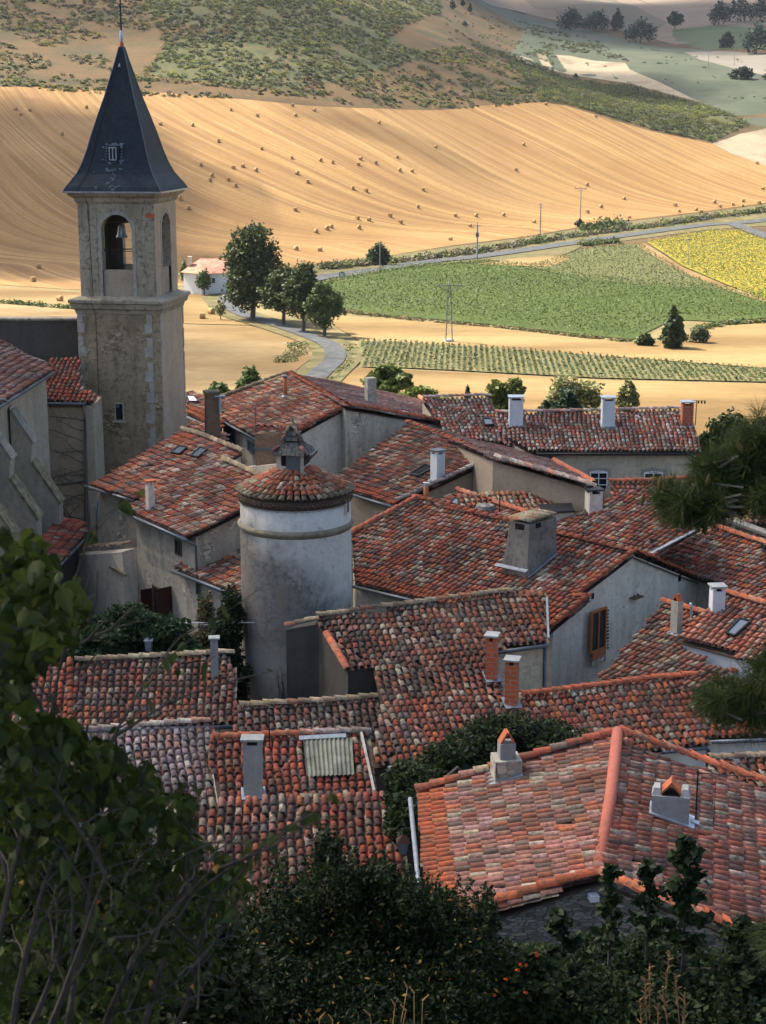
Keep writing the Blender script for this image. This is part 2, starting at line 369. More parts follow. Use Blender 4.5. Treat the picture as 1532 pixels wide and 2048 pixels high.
def tile_roof(pl, pts, pal, eavepal=None, off=0.0, sag=.05, patches=(), sp=SP):
    """rows of barrel tiles over the polygon pts (3-D, on plane pl)"""
    P = np.array(pts); s = (P-pl.p)@pl.e; t = (P-pl.p)@pl.u; poly = list(zip(s, t))
    ns = int((s.max()-s.min())/sp)+3; nt = int((t.max()-t.min())/RW)+3
    I, J = np.meshgrid(np.arange(ns), np.arange(nt), indexing='ij'); I = I.ravel(); J = J.ravel()
    ph = RNG.uniform(0, .03, ns)
    s0 = s.min()+sp*(I+.5); t0 = t.min()+RW*J+ph[I]-.02
    wob = .03*np.sin(t0*1.3+I*.11)+.02*np.sin(t0*2.9+1+I*.07)
    n = len(I); a = .045; yaw = RNG.normal(0, a, n); slip = RNG.random(n) < .02; yaw[slip] *= 4
    keep = inpoly(s0, t0+.17, poly)
    s1 = s0+wob+RNG.normal(0, .007, n); I, J, s1, t1, yaw = I[keep], J[keep], s1[keep], (t0+RNG.normal(0, .018, n)-slip*.09)[keep], yaw[keep]
    n = len(I)
    def lift(ss, tt): return sag*(np.sin(ss*.9+1.3)*np.sin(tt*.8+.4)+.5*np.sin(ss*2.1+tt*1.1)) - off
    O = pl.p+np.outer(s1, pl.e)+np.outer(t1, pl.u)+np.outer(lift(s1, t1), pl.n)
    tiltj = RNG.normal(0, .012, n)
    A = np.outer(np.cos(yaw), pl.e)+np.outer(np.sin(yaw), pl.u); B = np.outer(-np.sin(yaw), pl.e)+np.outer(np.cos(yaw), pl.u)+np.outer(tiltj, pl.n)
    Nn = np.repeat(pl.n[None], n, 0)
    V, F, k = tile_mesh(O, A, B, Nn)
    col = pick(pal, n)
    # tiles come in batches: tone drifts over the roof
    dr = 1+.20*np.sin(s1*.7+.5)*np.sin(t1*.9+2)+.13*np.sin(s1*2.3+t1*1.7)+.10*np.sin(s1*5.1+2)
    col = col*dr[:, None]
    for (pu, pp) in patches:                        # relaid areas: pixel polygons on the same plane
        Q = np.array([pl.hit(*q) for q in pu]); m = inpoly(s1, t1, list(zip((Q-pl.p)@pl.e, (Q-pl.p)@pl.u)))
        if m.any(): col[m] = pick(pp, int(m.sum()))
    if eavepal:
        m = t1 < eavepal[1]; col[m] = pick(eavepal[0], int(m.sum()))
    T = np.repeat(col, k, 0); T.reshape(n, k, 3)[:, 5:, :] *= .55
    # channels between the barrels
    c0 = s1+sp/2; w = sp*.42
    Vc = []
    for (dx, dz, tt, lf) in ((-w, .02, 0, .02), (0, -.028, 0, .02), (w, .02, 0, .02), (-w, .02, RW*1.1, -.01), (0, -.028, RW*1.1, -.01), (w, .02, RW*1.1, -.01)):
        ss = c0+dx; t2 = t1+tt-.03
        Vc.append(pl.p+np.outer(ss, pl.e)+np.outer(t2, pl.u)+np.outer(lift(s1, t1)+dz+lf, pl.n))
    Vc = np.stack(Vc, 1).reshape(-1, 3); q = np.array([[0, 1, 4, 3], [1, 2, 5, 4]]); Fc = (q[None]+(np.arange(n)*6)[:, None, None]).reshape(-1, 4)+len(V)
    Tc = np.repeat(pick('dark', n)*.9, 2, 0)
    return np.concatenate([V, Vc]), np.concatenate([F, Fc]), np.concatenate([T, Tc])
def ridge_tiles(line, pal='red', r=1.25, up=.02):
    """half-round cap tiles laid along a polyline of 3-D points"""
    Os, As, Bs, Ns = [], [], [], []
    for a, b in zip(line, line[1:]):
        a = np.array(a, float); b = np.array(b, float); d = b-a; L = np.linalg.norm(d)
        if L < .05: continue
        d /= L; x = np.cross(d, [0, 0, 1]); x /= np.linalg.norm(x); nn = np.cross(x, d)
        k = max(1, int(round(L/.37)))
        for i in range(k):
            Os.append(a+d*(i*L/k)+nn*(up+RNG.uniform(-.01, .01))+x*RNG.uniform(-.012, .012)); As.append(x); Bs.append(d); Ns.append(nn)
    O, A, B, N = (np.array(q) for q in (Os, As, Bs, Ns))
    V, F, k = tile_mesh(O, A, B, N, r, .1); T = np.repeat(pick(pal, len(O)), k, 0); return V, F, T
def inset_poly(P, ins):
    n = len(P); P = [np.array(p[:2]) for p in P]; area = sum(P[i][0]*P[(i+1) % n][1]-P[(i+1) % n][0]*P[i][1] for i in range(n))
    sg = 1 if area > 0 else -1; ln = []
    for i in range(n):
        a, b = P[i], P[(i+1) % n]; d = (b-a)/max(1e-6, np.linalg.norm(b-a)); nn = np.array([-d[1], d[0]])*sg; ln.append((a+nn*ins[i], d))
    out = []
    for i in range(n):
        (a, d), (b, e) = ln[i-1], ln[i]; cr = d[0]*e[1]-d[1]*e[0]
        if abs(cr) < .12: out.append(b)
        else: out.append(a+d*(((b-a)[0]*e[1]-(b-a)[1]*e[0])/cr))
    return out
GB = -27.0
def roof_on(th, pl, out, pal, wallmat, ins=None, base=GB, ridge=(), eave=None, patches=(), sag=.05, wall=True, off=0.0, thick=.035, walls=None):
    """one slope of tiles with the walls that stand under it; out = pixel outline (first edge = eave)"""
    pts = [pl.hit(*q) if len(q) == 2 else np.array(q, float) for q in out]
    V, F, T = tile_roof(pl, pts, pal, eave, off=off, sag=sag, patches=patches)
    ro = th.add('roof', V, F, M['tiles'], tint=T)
    # bed under the tiles
    n = len(pts); up = [p-pl.n*.11 for p in pts]; dn = [p-pl.n*(.11+thick) for p in pts]
    th.add('roof_bed', up+dn, [tuple(range(n)) if pl.n[2] > 0 else ()]+[tuple(range(2*n-1, n-1, -1))]+[(i, n+i, n+(i+1) % n, (i+1) % n) for i in range(n)], M['under'], ro)
    if wall:
        ins = ins or [.35]+[.07]*(n-1); fp = inset_poly(pts, ins)
        top = [(x, y, pl.z(x, y)-.148) for x, y in fp]; bot = [(x, y, base) for x, y in fp]
        th.add('wall', top+bot, [tuple(range(n)), tuple(range(2*n-1, n-1, -1))]+[(i, n+i, n+(i+1) % n, (i+1) % n) for i in range(n)], M[wallmat])
    for line in ridge:
        pal2 = line[0]; L = [pl.hit(*q)+pl.n*.095 if len(q) == 2 else np.array(q)+pl.n*.05 for q in line[1:]]
        V, F, T = ridge_tiles(L, 'ridge' if pal2 == 'red' else pal2, 1.35); th.add('ridge_tiles', V, F, M['tiles'], ro, tint=T)
    return pts, ro
def gutter(th, pl, pix, drop=.02, outw=.06, mat='zinc', r=.07):
    P = [pl.hit(*q) if len(q) == 2 else np.array(q) for q in pix]; o = -pl.u*np.array([1, 1, 0]); o = o/np.linalg.norm(o)
    MB().tube([p+o*outw+np.array([0, 0, -.05-drop]) for p in P], r, 8).to(th, 'gutter', M[mat], smooth=True)
def pipe(th, pts, r=.05, mat='zinc', name='downpipe'):
    return MB().tube(pts, r, 8).to(th, name, M[mat], smooth=True)
def chimney(th, pl, u, v, wpx, hpx, mat, dep=None, cap='slab', taper=1.0, lean=None, skirt=True, capmat='concrete', ang=None, name='chimney'):
    """stack standing on plane pl, base centre at pixel (u,v), wpx wide and hpx high in the photo"""
    p = pl.hit(u, v) if hasattr(pl, 'hit') else np.array(pl, float); D = p[1]*_c-p[2]*_s
    e = pl.e.copy() if hasattr(pl, 'e') else np.array([1., 0, 0]); 
    if ang is not None: e = np.array([math.cos(ang), math.sin(ang), 0])
    f = np.array([-e[1], e[0], 0]); h = hpx/FPX*D/_c
    w = wpx/FPX*D
    if dep is None: k = abs(e[0])+abs(f[0])*1.0; w = w/k; dep = w
    else: w = max(.2, (w-abs(f[0])*dep)/max(.2, abs(e[0])))
    b = p-np.array([0, 0, .5])
    o = MB().frustum(b, e, f, w*taper, dep*taper, w, dep, h+.5).to(th, name, M[mat])
    top = p+np.array([0, 0, h])
    z = np.array([0, 0, 1.])
    if cap in ('slab', 'open'):
        m = MB()
        for sx in (-1, 1):
            for sy in (-1, 1): m.box(top+e*sx*(w/2-.06)+f*sy*(dep/2-.06)+z*.07, e*.055, f*.055, z*.075)
        m.to(th, 'cap_pier', M[mat], o)
        MB().box(top+z*.17, e*(w/2+.06), f*(dep/2+.06), z*.028).to(th, 'cap_slab', M[capmat], o)
        MB().box(top+z*.004, e*(w/2-.09), f*(dep/2-.09), z*.01).to(th, 'flue', M['void'], o)
    if cap == 'tent':
        m = MB()
        for s in (-1, 1): m.box(top+e*s*w*.23+z*w*.36, (e*s*-.42+z*.78)*w*.5, f*dep*.42, np.cross(f, (e*s*-.42+z*.78))*.03)
        m.to(th, 'tile_cap', M['terra'], o); MB().box(top+z*.004, e*(w*.35), f*(dep*.35), z*.012).to(th, 'flue', M['void'], o)
    if cap == 'tiles':
        Os = []; 
        for i in range(int(w/.2)+1):
            for j in (-1, 1): Os.append((i, j))
        m = int(w/.2)+1; O = np.array([top+e*((i+.5)*w/m-w/2)+f*j*(dep/2+.10)+z*.10 for i, j in Os]); A = np.array([e*(-j) for i, j in Os]); B = np.array([-f*j+z*.35 for i, j in Os]); N = np.repeat(z[None], len(Os), 0)
        V, F, k = tile_mesh(O, A, B, N, 1.0); th.add('tile_cap', V, F, M['tiles'], o, tint=np.repeat(pick('old', len(O)), k, 0))
    if skirt and hasattr(pl, 'u'):
        uu = pl.u*np.array([1, 1, 0]); uu /= np.linalg.norm(uu); aa = abs(np.dot(e, pl.e)) > .7
        hw, hd = ((w*taper, dep*taper) if aa else (dep*taper, w*taper))
        MB().box(p+pl.n*.10, pl.e*(hw/2+.08), pl.u*(hd/2+.09), pl.n*.012).to(th, 'flashing', M['lead'], o)
    return o, top
def skylight(th, pl, pix, mat='skyglass', name='skylight'):
    P = [pl.hit(*q)+pl.n*.14 for q in pix]; C = sum(P)/4
    fr = MB()
    for i in range(4):
        a, b = P[i], P[(i+1) % 4]; d = b-a; x = np.cross(pl.n, d/np.linalg.norm(d)); fr.box((a+b)/2-x*0.0, d/2, x*.03, pl.n*.05)
    o = fr.to(th, name, M['iron']); Q = [p+(C-p)*.08 for p in P]; th.add('pane', [q+pl.n*.01 for q in Q], [(0, 1, 2, 3)] if np.dot(np.cross(P[1]-P[0], P[2]-P[1]), pl.n) > 0 else [(3, 2, 1, 0)], M[mat], o); return o
class VPlane:
    def __init__(s, a, b):
        a = np.array(a, float); b = np.array(b, float); d = b-a; d[2] = 0; s.d = d/np.linalg.norm(d); s.p = a; s.n = np.array([s.d[1], -s.d[0], 0])
        if np.dot(s.n, -a) < 0: s.n = -s.n
    def hit(s, u, v):
        r = ray(u, v); return r*(np.dot(s.p, s.n)/np.dot(r, s.n))
def window(th, vp, pix, frame='paint', glass='glass', nx=2, ny=2, surround=None, fw=.05, arch=0.0, name='window', sill=None):
    """pix: four pixels tl,tr,br,bl on the wall vp"""
    TL, TR, BR, BL = [vp.hit(*q) for q in pix]; w = np.dot((TR-TL+BR-BL)/2, vp.d); h = ((TL-BL)[2]+(TR-BR)[2])/2; c = (TL+TR+BR+BL)/4
    d = vp.d*(1 if w > 0 else -1); w = abs(w); z = np.array([0, 0, 1.]); n = vp.n
    fr = MB(); t = fw
    fr.box(c+n*.02-d*(w/2-t/2), d*t/2, n*.045, z*h/2); fr.box(c+n*.02+d*(w/2-t/2), d*t/2, n*.045, z*h/2)
    fr.box(c+n*.02+z*(h/2-t/2), d*(w/2-t), n*.044, z*t/2); fr.box(c+n*.02-z*(h/2-t/2), d*(w/2-t), n*.044, z*t/2)
    for i in range(1, nx): fr.box(c+n*.022+d*(w*(i/nx-.5)), d*t*.45, n*.03, z*(h/2-t))
    for j in range(1, ny): fr.box(c+n*.018+z*(h*(j/ny-.5)), d*(w/2-t), n*.026, z*t*.3)
    if arch > 0:
        k = 10; P = []
        for i in range(k+1):
            x = -w/2+w*i/k; y = h/2+arch*(1-(2*i/k-1)**2); P.append((x, y))
        V = []
        for dz in (-.02, .06):
            V += [c+n*dz+d*x+z*y for x, y in P]+[c+n*dz+d*x+z*(y-t*1.0 if 0 < i < k else h/2-t*.2) for i, (x, y) in enumerate(P)]
        m = k+1; F = []
        for i in range(k): F += [(2*m+i, 2*m+i+1, 3*m+i+1, 3*m+i), (i, i+1, 2*m+i+1, 2*m+i)]
        fr.q(V, F); th_glass = [c+n*.012+d*x+z*y for x, y in P]
    o = fr.to(th, name, M[frame])
    g = MB().box(c+n*.002, d*(w/2-t*.4), n*.008, z*(h/2-t*.4))
    if arch > 0: g.q([c+n*.009+d*x+z*(y-.02) for x, y in P]+[c+n*.009+d*x+z*(h/2-.03) for x, y in P], [(i, i+1, k+1+i+1, k+1+i) for i in range(k)])
    g.to(th, 'pane', M[glass], o)
    if surround:
        m = MB(); s = .14
        for sx in (-1, 1): m.box(c+d*sx*(w/2+s/2)-z*0.0, d*s/2, n*.028, z*(h/2+.02))
        if arch > 0:
            k = 8
            for i in range(k):
                x = -w/2-s+(w+2*s)*(i+.5)/k; y = h/2+arch*(1-(2*(i+.5)/k-1)**2)+s*.5; m.box(c+d*x+z*y, d*(w+2*s)/k/2*.97, n*.03, z*s*.62)
        else: m.box(c+z*(h/2+s/2), d*(w/2+s), n*.03, z*s/2)
        m.to(th, 'stone_surround', M[surround], o)
    if sill: MB().box(c-z*(h/2+.04)+n*.05, d*(w/2+.1), n*.10, z*.035).to(th, 'sill', M[sill], o)
    return o

# ---------------------------------------------------------------- terrain and fields
def struct(name, V, F, mat, **kw):
    o = mesh_obj(name, V, F, mat, **kw); o['kind'] = 'structure'; return o
M['scrubground'] = mat_ground('dry_hill_ground', [(.34, (.085, .075, .024)), (.46, (.155, .10, .036)), (.56, (.22, .125, .046)), (.68, (.11, .10, .030))], .04, .9, .5)
def mat_swath():
    t = NT('stubble_swaths'); a = t.n('ShaderNodeAttribute', attribute_name='s').outputs['Fac']
    g = t.n('ShaderNodeNewGeometry'); sp = t.n('ShaderNodeSeparateXYZ'); t.l(g.outputs['Position'], sp.inputs[0])
    def st(k, ky, det=4):
        cb = t.n('ShaderNodeCombineXYZ')
        for i, (src, kk) in enumerate(((a, k), (sp.outputs[1], ky))):
            m = t.n('ShaderNodeMath', operation='MULTIPLY'); m.inputs[1].default_value = kk; t.l(src, m.inputs[0]); t.l(m.outputs[0], cb.inputs[i])
        return t.noise(1.0, det, cb.outputs[0], .55)
    b = st(.085, .004, 3); m_ = st(.33, .004, 5); f = st(1.5, .02, 5); n = t.noise(.9, 6, rough=.75); big = t.noise(.018, 4)
    c = t.ramp(m_, [(.32, (.27, .135, .048)), (.46, (.42, .24, .09)), (.56, (.62, .38, .16)), (.68, (.34, .185, .07))])
    c = t.mix(t.ramp(b, [(.44, g3(0)), (.60, g3(.55))]), c, (.38, .20, .08))
    c = t.mix(t.ramp(f, [(.40, g3(.42)), (.55, g3(0))]), c, (.30, .175, .08))
    c = t.mix(t.ramp(f, [(.56, g3(0)), (.66, g3(.35))]), c, (.78, .60, .36))
    c = t.mix(t.ramp(n, [(.36, g3(.45)), (.60, g3(0))]), c, (.26, .16, .07))
    c = t.mix(t.ramp(big, [(.5, g3(0)), (.72, g3(.3))]), c, (.72, .48, .23)); c = t.mix(1.0, c, (.60, .575, .47), 'MULTIPLY')
    return t.fin(c, .95)
M['swath'] = mat_swath()
def mat_crop(name, a, b, cgap, ang, pitch, gap=.35, spots=None):
    """rows of crop: a,b leaf colours, cgap soil between rows, ang row direction"""
    a, b, cgap = (tuple(v*.6 for v in q) for q in (a, b, cgap))
    t = NT(name); g = t.n('ShaderNodeNewGeometry'); mp = t.n('ShaderNodeMapping'); mp.inputs['Rotation'].default_value = (0, 0, -ang); t.l(g.outputs['Position'], mp.inputs[0])
    sp = t.n('ShaderNodeSeparateXYZ'); t.l(mp.outputs[0], sp.inputs[0]); w = t.n('ShaderNodeMath', operation='MULTIPLY'); w.inputs[1].default_value = 1/pitch; t.l(sp.outputs[1], w.inputs[0])
    f = t.n('ShaderNodeMath', operation='FRACT'); t.l(w.outputs[0], f.inputs[0])
    n1 = t.noise(.035, 5); n2 = t.noise(1.4, 6, rough=.8); c = t.mix(t.ramp(n1, [(.35, g3(0)), (.65, g3(1))]), a, b)
    c = t.mix(t.ramp(n2, [(.38, g3(.6)), (.6, g3(0))]), c, tuple(x*.35 for x in a)); c = t.mix(t.ramp(f.outputs[0], [(0, g3(gap)), (.3, g3(0)), (.75, g3(0)), (1, g3(gap))]), c, cgap)
    if spots: c = t.mix(t.ramp(t.noise(2.2, 3), [(.50, g3(0)), (.58, g3(spots[1]))]), c, spots[0])
    t.bump(n2, .6, .3); return t.fin(c, .9)
M['corn'] = mat_crop('maize', (.09, .15, .016), (.14, .205, .03), (.20, .18, .07), .16, 1.6)
M['soy'] = mat_crop('pale_green_crop', (.16, .19, .05), (.24, .25, .08), (.30, .22, .10), .5, 2.2)
M['sunf'] = mat_crop('sunflower_crop', (.17, .20, .03), (.26, .26, .03), (.13, .16, .03), -.35, 2.0, .3, ((.55, .40, .02), .75))
M['corn2'] = mat_ground('warm_soil_between_rows', [(.3, (.17, .17, .06)), (.6, (.30, .26, .11))], .2, 1.2, .3)
M['stub'] = mat_ground('pale_stubble', [(.36, (.25, .15, .048)), (.5, (.385, .25, .092)), (.64, (.50, .345, .14))], .06, 1.1, .3, stretch=(.35, 1, 1))
M['stubpale'] = mat_ground('whitish_stubble', [(.36, (.34, .27, .17)), (.5, (.50, .42, .28)), (.64, (.42, .34, .22))], .06, .8, .2)
M['stubdull'] = mat_ground('dull_stubble', [(.38, (.30, .19, .07)), (.5, (.42, .29, .13)), (.62, (.52, .38, .19))], .05, 1.0, .35, stretch=(.4, 1, 1))
M['meadow'] = mat_ground('dry_meadow', [(.3, (.24, .20, .08)), (.5, (.36, .28, .12)), (.7, (.46, .35, .17))], .07, 1.5, .4)
M['farfield'] = mat_ground('blue_green_far_field', [(.3, (.075, .095, .055)), (.5, (.12, .14, .085)), (.7, (.20, .19, .12))], .022, .3, .3)
M['fargreen'] = mat_ground('far_meadow', [(.3, (.09, .13, .045)), (.6, (.16, .20, .08))], .03, .3, .25)
M['fartan'] = mat_ground('far_tan_field', [(.3, (.26, .19, .13)), (.6, (.36, .27, .19))], .03, .3, .2)
M['fargrey'] = mat_ground('far_fallow_field', [(.3, (.26, .23, .18)), (.6, (.34, .30, .24))], .03, .3, .2)
M['verge'] = mat_ground('grass_verge', [(.3, (.12, .13, .04)), (.5, (.24, .20, .08)), (.7, (.34, .26, .12))], .3, 1.6, .5)
M['asph'] = mat_ground('sun_bleached_asphalt', [(.35, (.10, .105, .11)), (.6, (.17, .175, .18))], .5, 2.5, .4)
M['soil'] = mat_ground('courtyard_earth', [(.3, (.06, .05, .04)), (.6, (.10, .085, .065))], .5, 2, .4)

def terrain():
    xs = np.concatenate([np.arange(-420, -160, 12), np.arange(-160, 180, 4), np.arange(180, 620, 12)]); ys = np.concatenate([np.arange(-60, 720, 4), np.arange(720, 1400, 14)])
    X, Y = np.meshgrid(xs, ys, indexing='xy'); V = np.stack([X, Y, Z(X, Y)], -1).reshape(-1, 3); nx = len(xs); ny = len(ys)
    i = (np.arange(ny-1)[:, None]*nx+np.arange(nx-1)[None]).ravel(); F = np.stack([i, i+1, i+nx+1, i+nx], 1)
    cy = V[F].mean(1)[:, 1]
    struct('ground', V, F, M['scrubground'], smooth=True, mats=[M['scrubground'], M['meadow'], M['soil']], midx=np.where(cy < 96, 2, np.where(cy < 320, 1, 0)))
terrain()
def drape(name, pix, mat, lvl, step=5.0, world=None, sattr=False):
    if world is None:
        P = []
        for i in range(len(pix)):
            a, b = pix[i], pix[(i+1) % len(pix)]; k = max(1, int(math.hypot(b[0]-a[0], b[1]-a[1])/40))
            for j in range(k): P.append(gat(a[0]+(b[0]-a[0])*j/k, a[1]+(b[1]-a[1])*j/k)[:2])
    else: P = [np.array(p[:2], float) for p in world]
    # densify in the world
    Q = []
    for i in range(len(P)):
        a, b = P[i], P[(i+1) % len(P)]; k = max(1, int(np.linalg.norm(b-a)/step))
        for j in range(k): Q.append(a+(b-a)*j/k)
    Q = np.array(Q); 
    gx, gy = np.meshgrid(np.arange(Q[:, 0].min(), Q[:, 0].max(), step), np.arange(Q[:, 1].min(), Q[:, 1].max(), step)); gx = gx.ravel()+.3; gy = gy.ravel()+.3
    m = inpoly(gx, gy, [tuple(q) for q in Q]); pts = [Vector(q) for q in Q]+[Vector((x, y)) for x, y in zip(gx[m], gy[m])]
    n = len(Q); r = delaunay_2d_cdt(pts, [(i, (i+1) % n) for i in range(n)], [], 1, 1e-4)
    V2 = np.array([tuple(v) for v in r[0]]); F = np.array([f for f in r[2] if len(f) == 3]); z = Z(V2[:, 0], V2[:, 1])+.06*lvl
    a, b, c = V2[F[:, 0]], V2[F[:, 1]], V2[F[:, 2]]; ar = (b-a)[:, 0]*(c-a)[:, 1]-(b-a)[:, 1]*(c-a)[:, 0]
    F[ar < 0] = F[ar < 0][:, ::-1]
    V = np.column_stack([V2, z]); fa = None
    if sattr:
        tt = V2[:, 1]-YF(V2[:, 0]); s = V2[:, 0]+.42*tt-24*np.exp(-np.clip(tt, -5, 400)/20); s += 1.2*np.sin(V2[:, 1]/23)+.8*np.sin(V2[:, 0]/15+1); fa = ('s', s)
    return struct(name, V, F, mat, smooth=True, fattr=fa)
drape('far_fields', [(870, -30), (1000, 15), (1105, 45), (1200, 65), (1300, 92), (1532, 108), (1700, 130), (1700, 330), (1532, 255), (1480, 245), (1400, 205), (1260, 165), (1150, 150), (1060, 130), (1015, 112), (1050, 60), (960, 10)], M['farfield'], 1, 12)
drape('far_hill', [(880, -30), (1000, 15), (1110, 40), (1250, 60), (1350, 90), (1540, 70), (1700, 70), (1700, -80), (880, -80)], M['fartan'], 1.6, 14)
drape('far_brown_slope', [(960, -40), (1120, 42), (1300, 72), (1335, 45), (1260, 10), (1200, -40)], mat_ground('far_brown_scrub', [(.3, (.16, .14, .09)), (.6, (.24, .19, .13))], .03, .3, .3), 2.4, 12)
drape('far_green_meadow', [(1345, 60), (1430, 50), (1560, 62), (1700, 70), (1700, 110), (1532, 98), (1400, 100), (1345, 82)], M['fargreen'], 2.4, 10)
drape('far_grey_field', [(1368, 105), (1450, 103), (1532, 108), (1700, 112), (1700, 165), (1532, 152), (1470, 138), (1400, 120)], M['fargrey'], 2.4, 8)
drape('pale_far_patch', [(1018, 112), (1060, 107), (1140, 112), (1190, 122), (1250, 126), (1260, 140), (1320, 165), (1400, 205), (1260, 168), (1140, 150), (1060, 130)], M['stubpale'], 2.4, 8)
drape('whitish_field', [(1425, 287), (1480, 268), (1532, 257), (1700, 235), (1700, 380), (1532, 332), (1460, 306)], M['stubpale'], 1.2, 6)
drape('stubble_field', [(-110, 168), (0, 174), (90, 174), (170, 176), (250, 180), (340, 187), (420, 194), (500, 200), (620, 212), (700, 216), (766, 218), (850, 221), (900, 219), (960, 212), (1020, 208), (1080, 205), (1130, 211), (1165, 222), (1200, 233), (1300, 262), (1425, 288), (1532, 331), (1700, 385), (1700, 400), (1532, 406), (1400, 424), (1200, 447), (1060, 472), (900, 492), (760, 514), (700, 520), (640, 526), (560, 542), (450, 562), (370, 572), (150, 580), (0, 570), (-110, 566)], M['swath'], 1, 4, sattr=True)
drape('stubble_strip', [(-110, 570), (0, 573), (150, 585), (330, 590), (450, 585), (440, 612), (465, 640), (560, 665), (520, 652), (372, 648), (300, 640), (150, 612), (0, 602), (-110, 600)], M['stub'], 1.5, 4)
drape('dull_stubble_field', [(-110, 606), (0, 608), (150, 620), (370, 650), (520, 655), (590, 672), (640, 705), (600, 735), (560, 770), (480, 800), (372, 790), (150, 760), (-110, 720)], M['stubdull'], 1.2, 4)
drape('roadside_verge', [(640, 528), (700, 522), (900, 495), (1060, 475), (1200, 450), (1400, 427), (1532, 409), (1700, 402), (1700, 445), (1480, 455), (1400, 462), (1250, 482), (1166, 492), (1130, 510), (960, 528), (850, 536), (740, 553), (640, 575), (600, 572), (600, 545)], M['verge'], 1.6, 4)
drape('maize_field', [(640, 573), (700, 556), (766, 541), (866, 531), (976, 525), (1060, 538), (1130, 552), (1271, 570), (1406, 577), (1480, 587), (1540, 596), (1700, 615), (1700, 650), (1532, 637), (1440, 645), (1366, 641), (1326, 650), (1266, 680), (1216, 676), (1000, 652), (850, 638), (766, 630), (690, 622), (655, 605)], M['corn'], 2.2, 4)
drape('pale_green_field', [(1050, 533), (1130, 512), (1160, 500), (1200, 494), (1281, 489), (1330, 522), (1380, 552), (1440, 575), (1480, 588), (1406, 578), (1271, 571), (1130, 552)], M['soy'], 2.8, 4)
drape('bare_patch', [(950, 530), (1040, 517), (1130, 512), (1140, 520), (1100, 535), (1010, 533)], M['stub'], 3.2, 4)
drape('farm_track', [(1270, 492), (1290, 488), (1366, 536), (1450, 572), (1540, 604), (1540, 610), (1440, 578), (1350, 540)], M['stub'], 3.6, 3)
drape('sunflower_field', [(1294, 486), (1380, 469), (1420, 463), (1480, 463), (1532, 482), (1700, 520), (1700, 650), (1532, 602), (1450, 570), (1366, 534)], M['sunf'], 4, 4)
drape('sandy_stubble_field', [(640, 632), (700, 634), (850, 645), (1000, 658), (1200, 682), (1290, 690), (1420, 655), (1532, 643), (1700, 650), (1700, 745), (1532, 738), (1300, 720), (1100, 706), (850, 690), (720, 683), (680, 660)], M['stub'], 1.8, 4)
drape('young_maize_strip', [(716, 684), (800, 686), (1000, 699), (1100, 707), (1300, 722), (1532, 741), (1700, 752), (1700, 774), (1532, 766), (1200, 758), (900, 742), (800, 737), (722, 736)], M['corn2'], 2.6, 3)
drape('straw_coloured_meadow', [(650, 760), (690, 735), (716, 736), (900, 745), (1200, 761), (1532, 769), (1700, 776), (1700, 960), (1300, 900), (900, 860), (700, 800)], M['stub'], 1.2, 3)
def road(name, pix, w, lvl, mat, z=None):
    P = [gat(*p)[:2] for p in pix]; Q = []
    for i in range(len(P)-1):                         # Catmull-Rom
        p0, p1, p2, p3 = P[max(0, i-1)], P[i], P[i+1], P[min(len(P)-1, i+2)]
        for j in range(8):
            t = j/8; Q.append(.5*((2*p1)+(-p0+p2)*t+(2*p0-5*p1+4*p2-p3)*t*t+(-p0+3*p1-3*p2+p3)*t**3))
    Q.append(P[-1]); Q = np.array(Q); d = np.gradient(Q, axis=0); d /= np.linalg.norm(d, axis=1)[:, None]; nn = np.stack([-d[:, 1], d[:, 0]], 1)
    V = []; k = 4
    for a, b in zip(Q, nn):
        for j in range(k+1):
            p = a+b*w*(j/k-.5); V.append((p[0], p[1], float(Z(*p))+.06*lvl))
    F = [(i*(k+1)+j+1, i*(k+1)+j, (i+1)*(k+1)+j, (i+1)*(k+1)+j+1) for i in range(len(Q)-1) for j in range(k)]
    struct(name, V, F, mat)
road('country_road', [(596, 566), (640, 557), (690, 550), (760, 540), (850, 526), (960, 514), (1100, 494), (1250, 472), (1400, 452), (1480, 447), (1600, 430)], 5.4, 4.2, M['asph'])
road('side_road', [(1466, 449), (1500, 462), (1532, 474), (1600, 500)], 4.2, 4.4, M['asph'])
road('lane_verge', [(596, 580), (455, 590), (452, 608), (480, 630), (560, 655), (620, 675), (665, 695), (672, 720), (640, 752), (590, 800)], 6.4, 3.0, M['verge'])
road('village_lane', [(500, 575), (462, 590), (456, 606), (480, 628), (560, 654), (620, 675), (662, 695), (670, 720), (640, 750), (590, 800)], 2.7, 4.6, M['asph'])

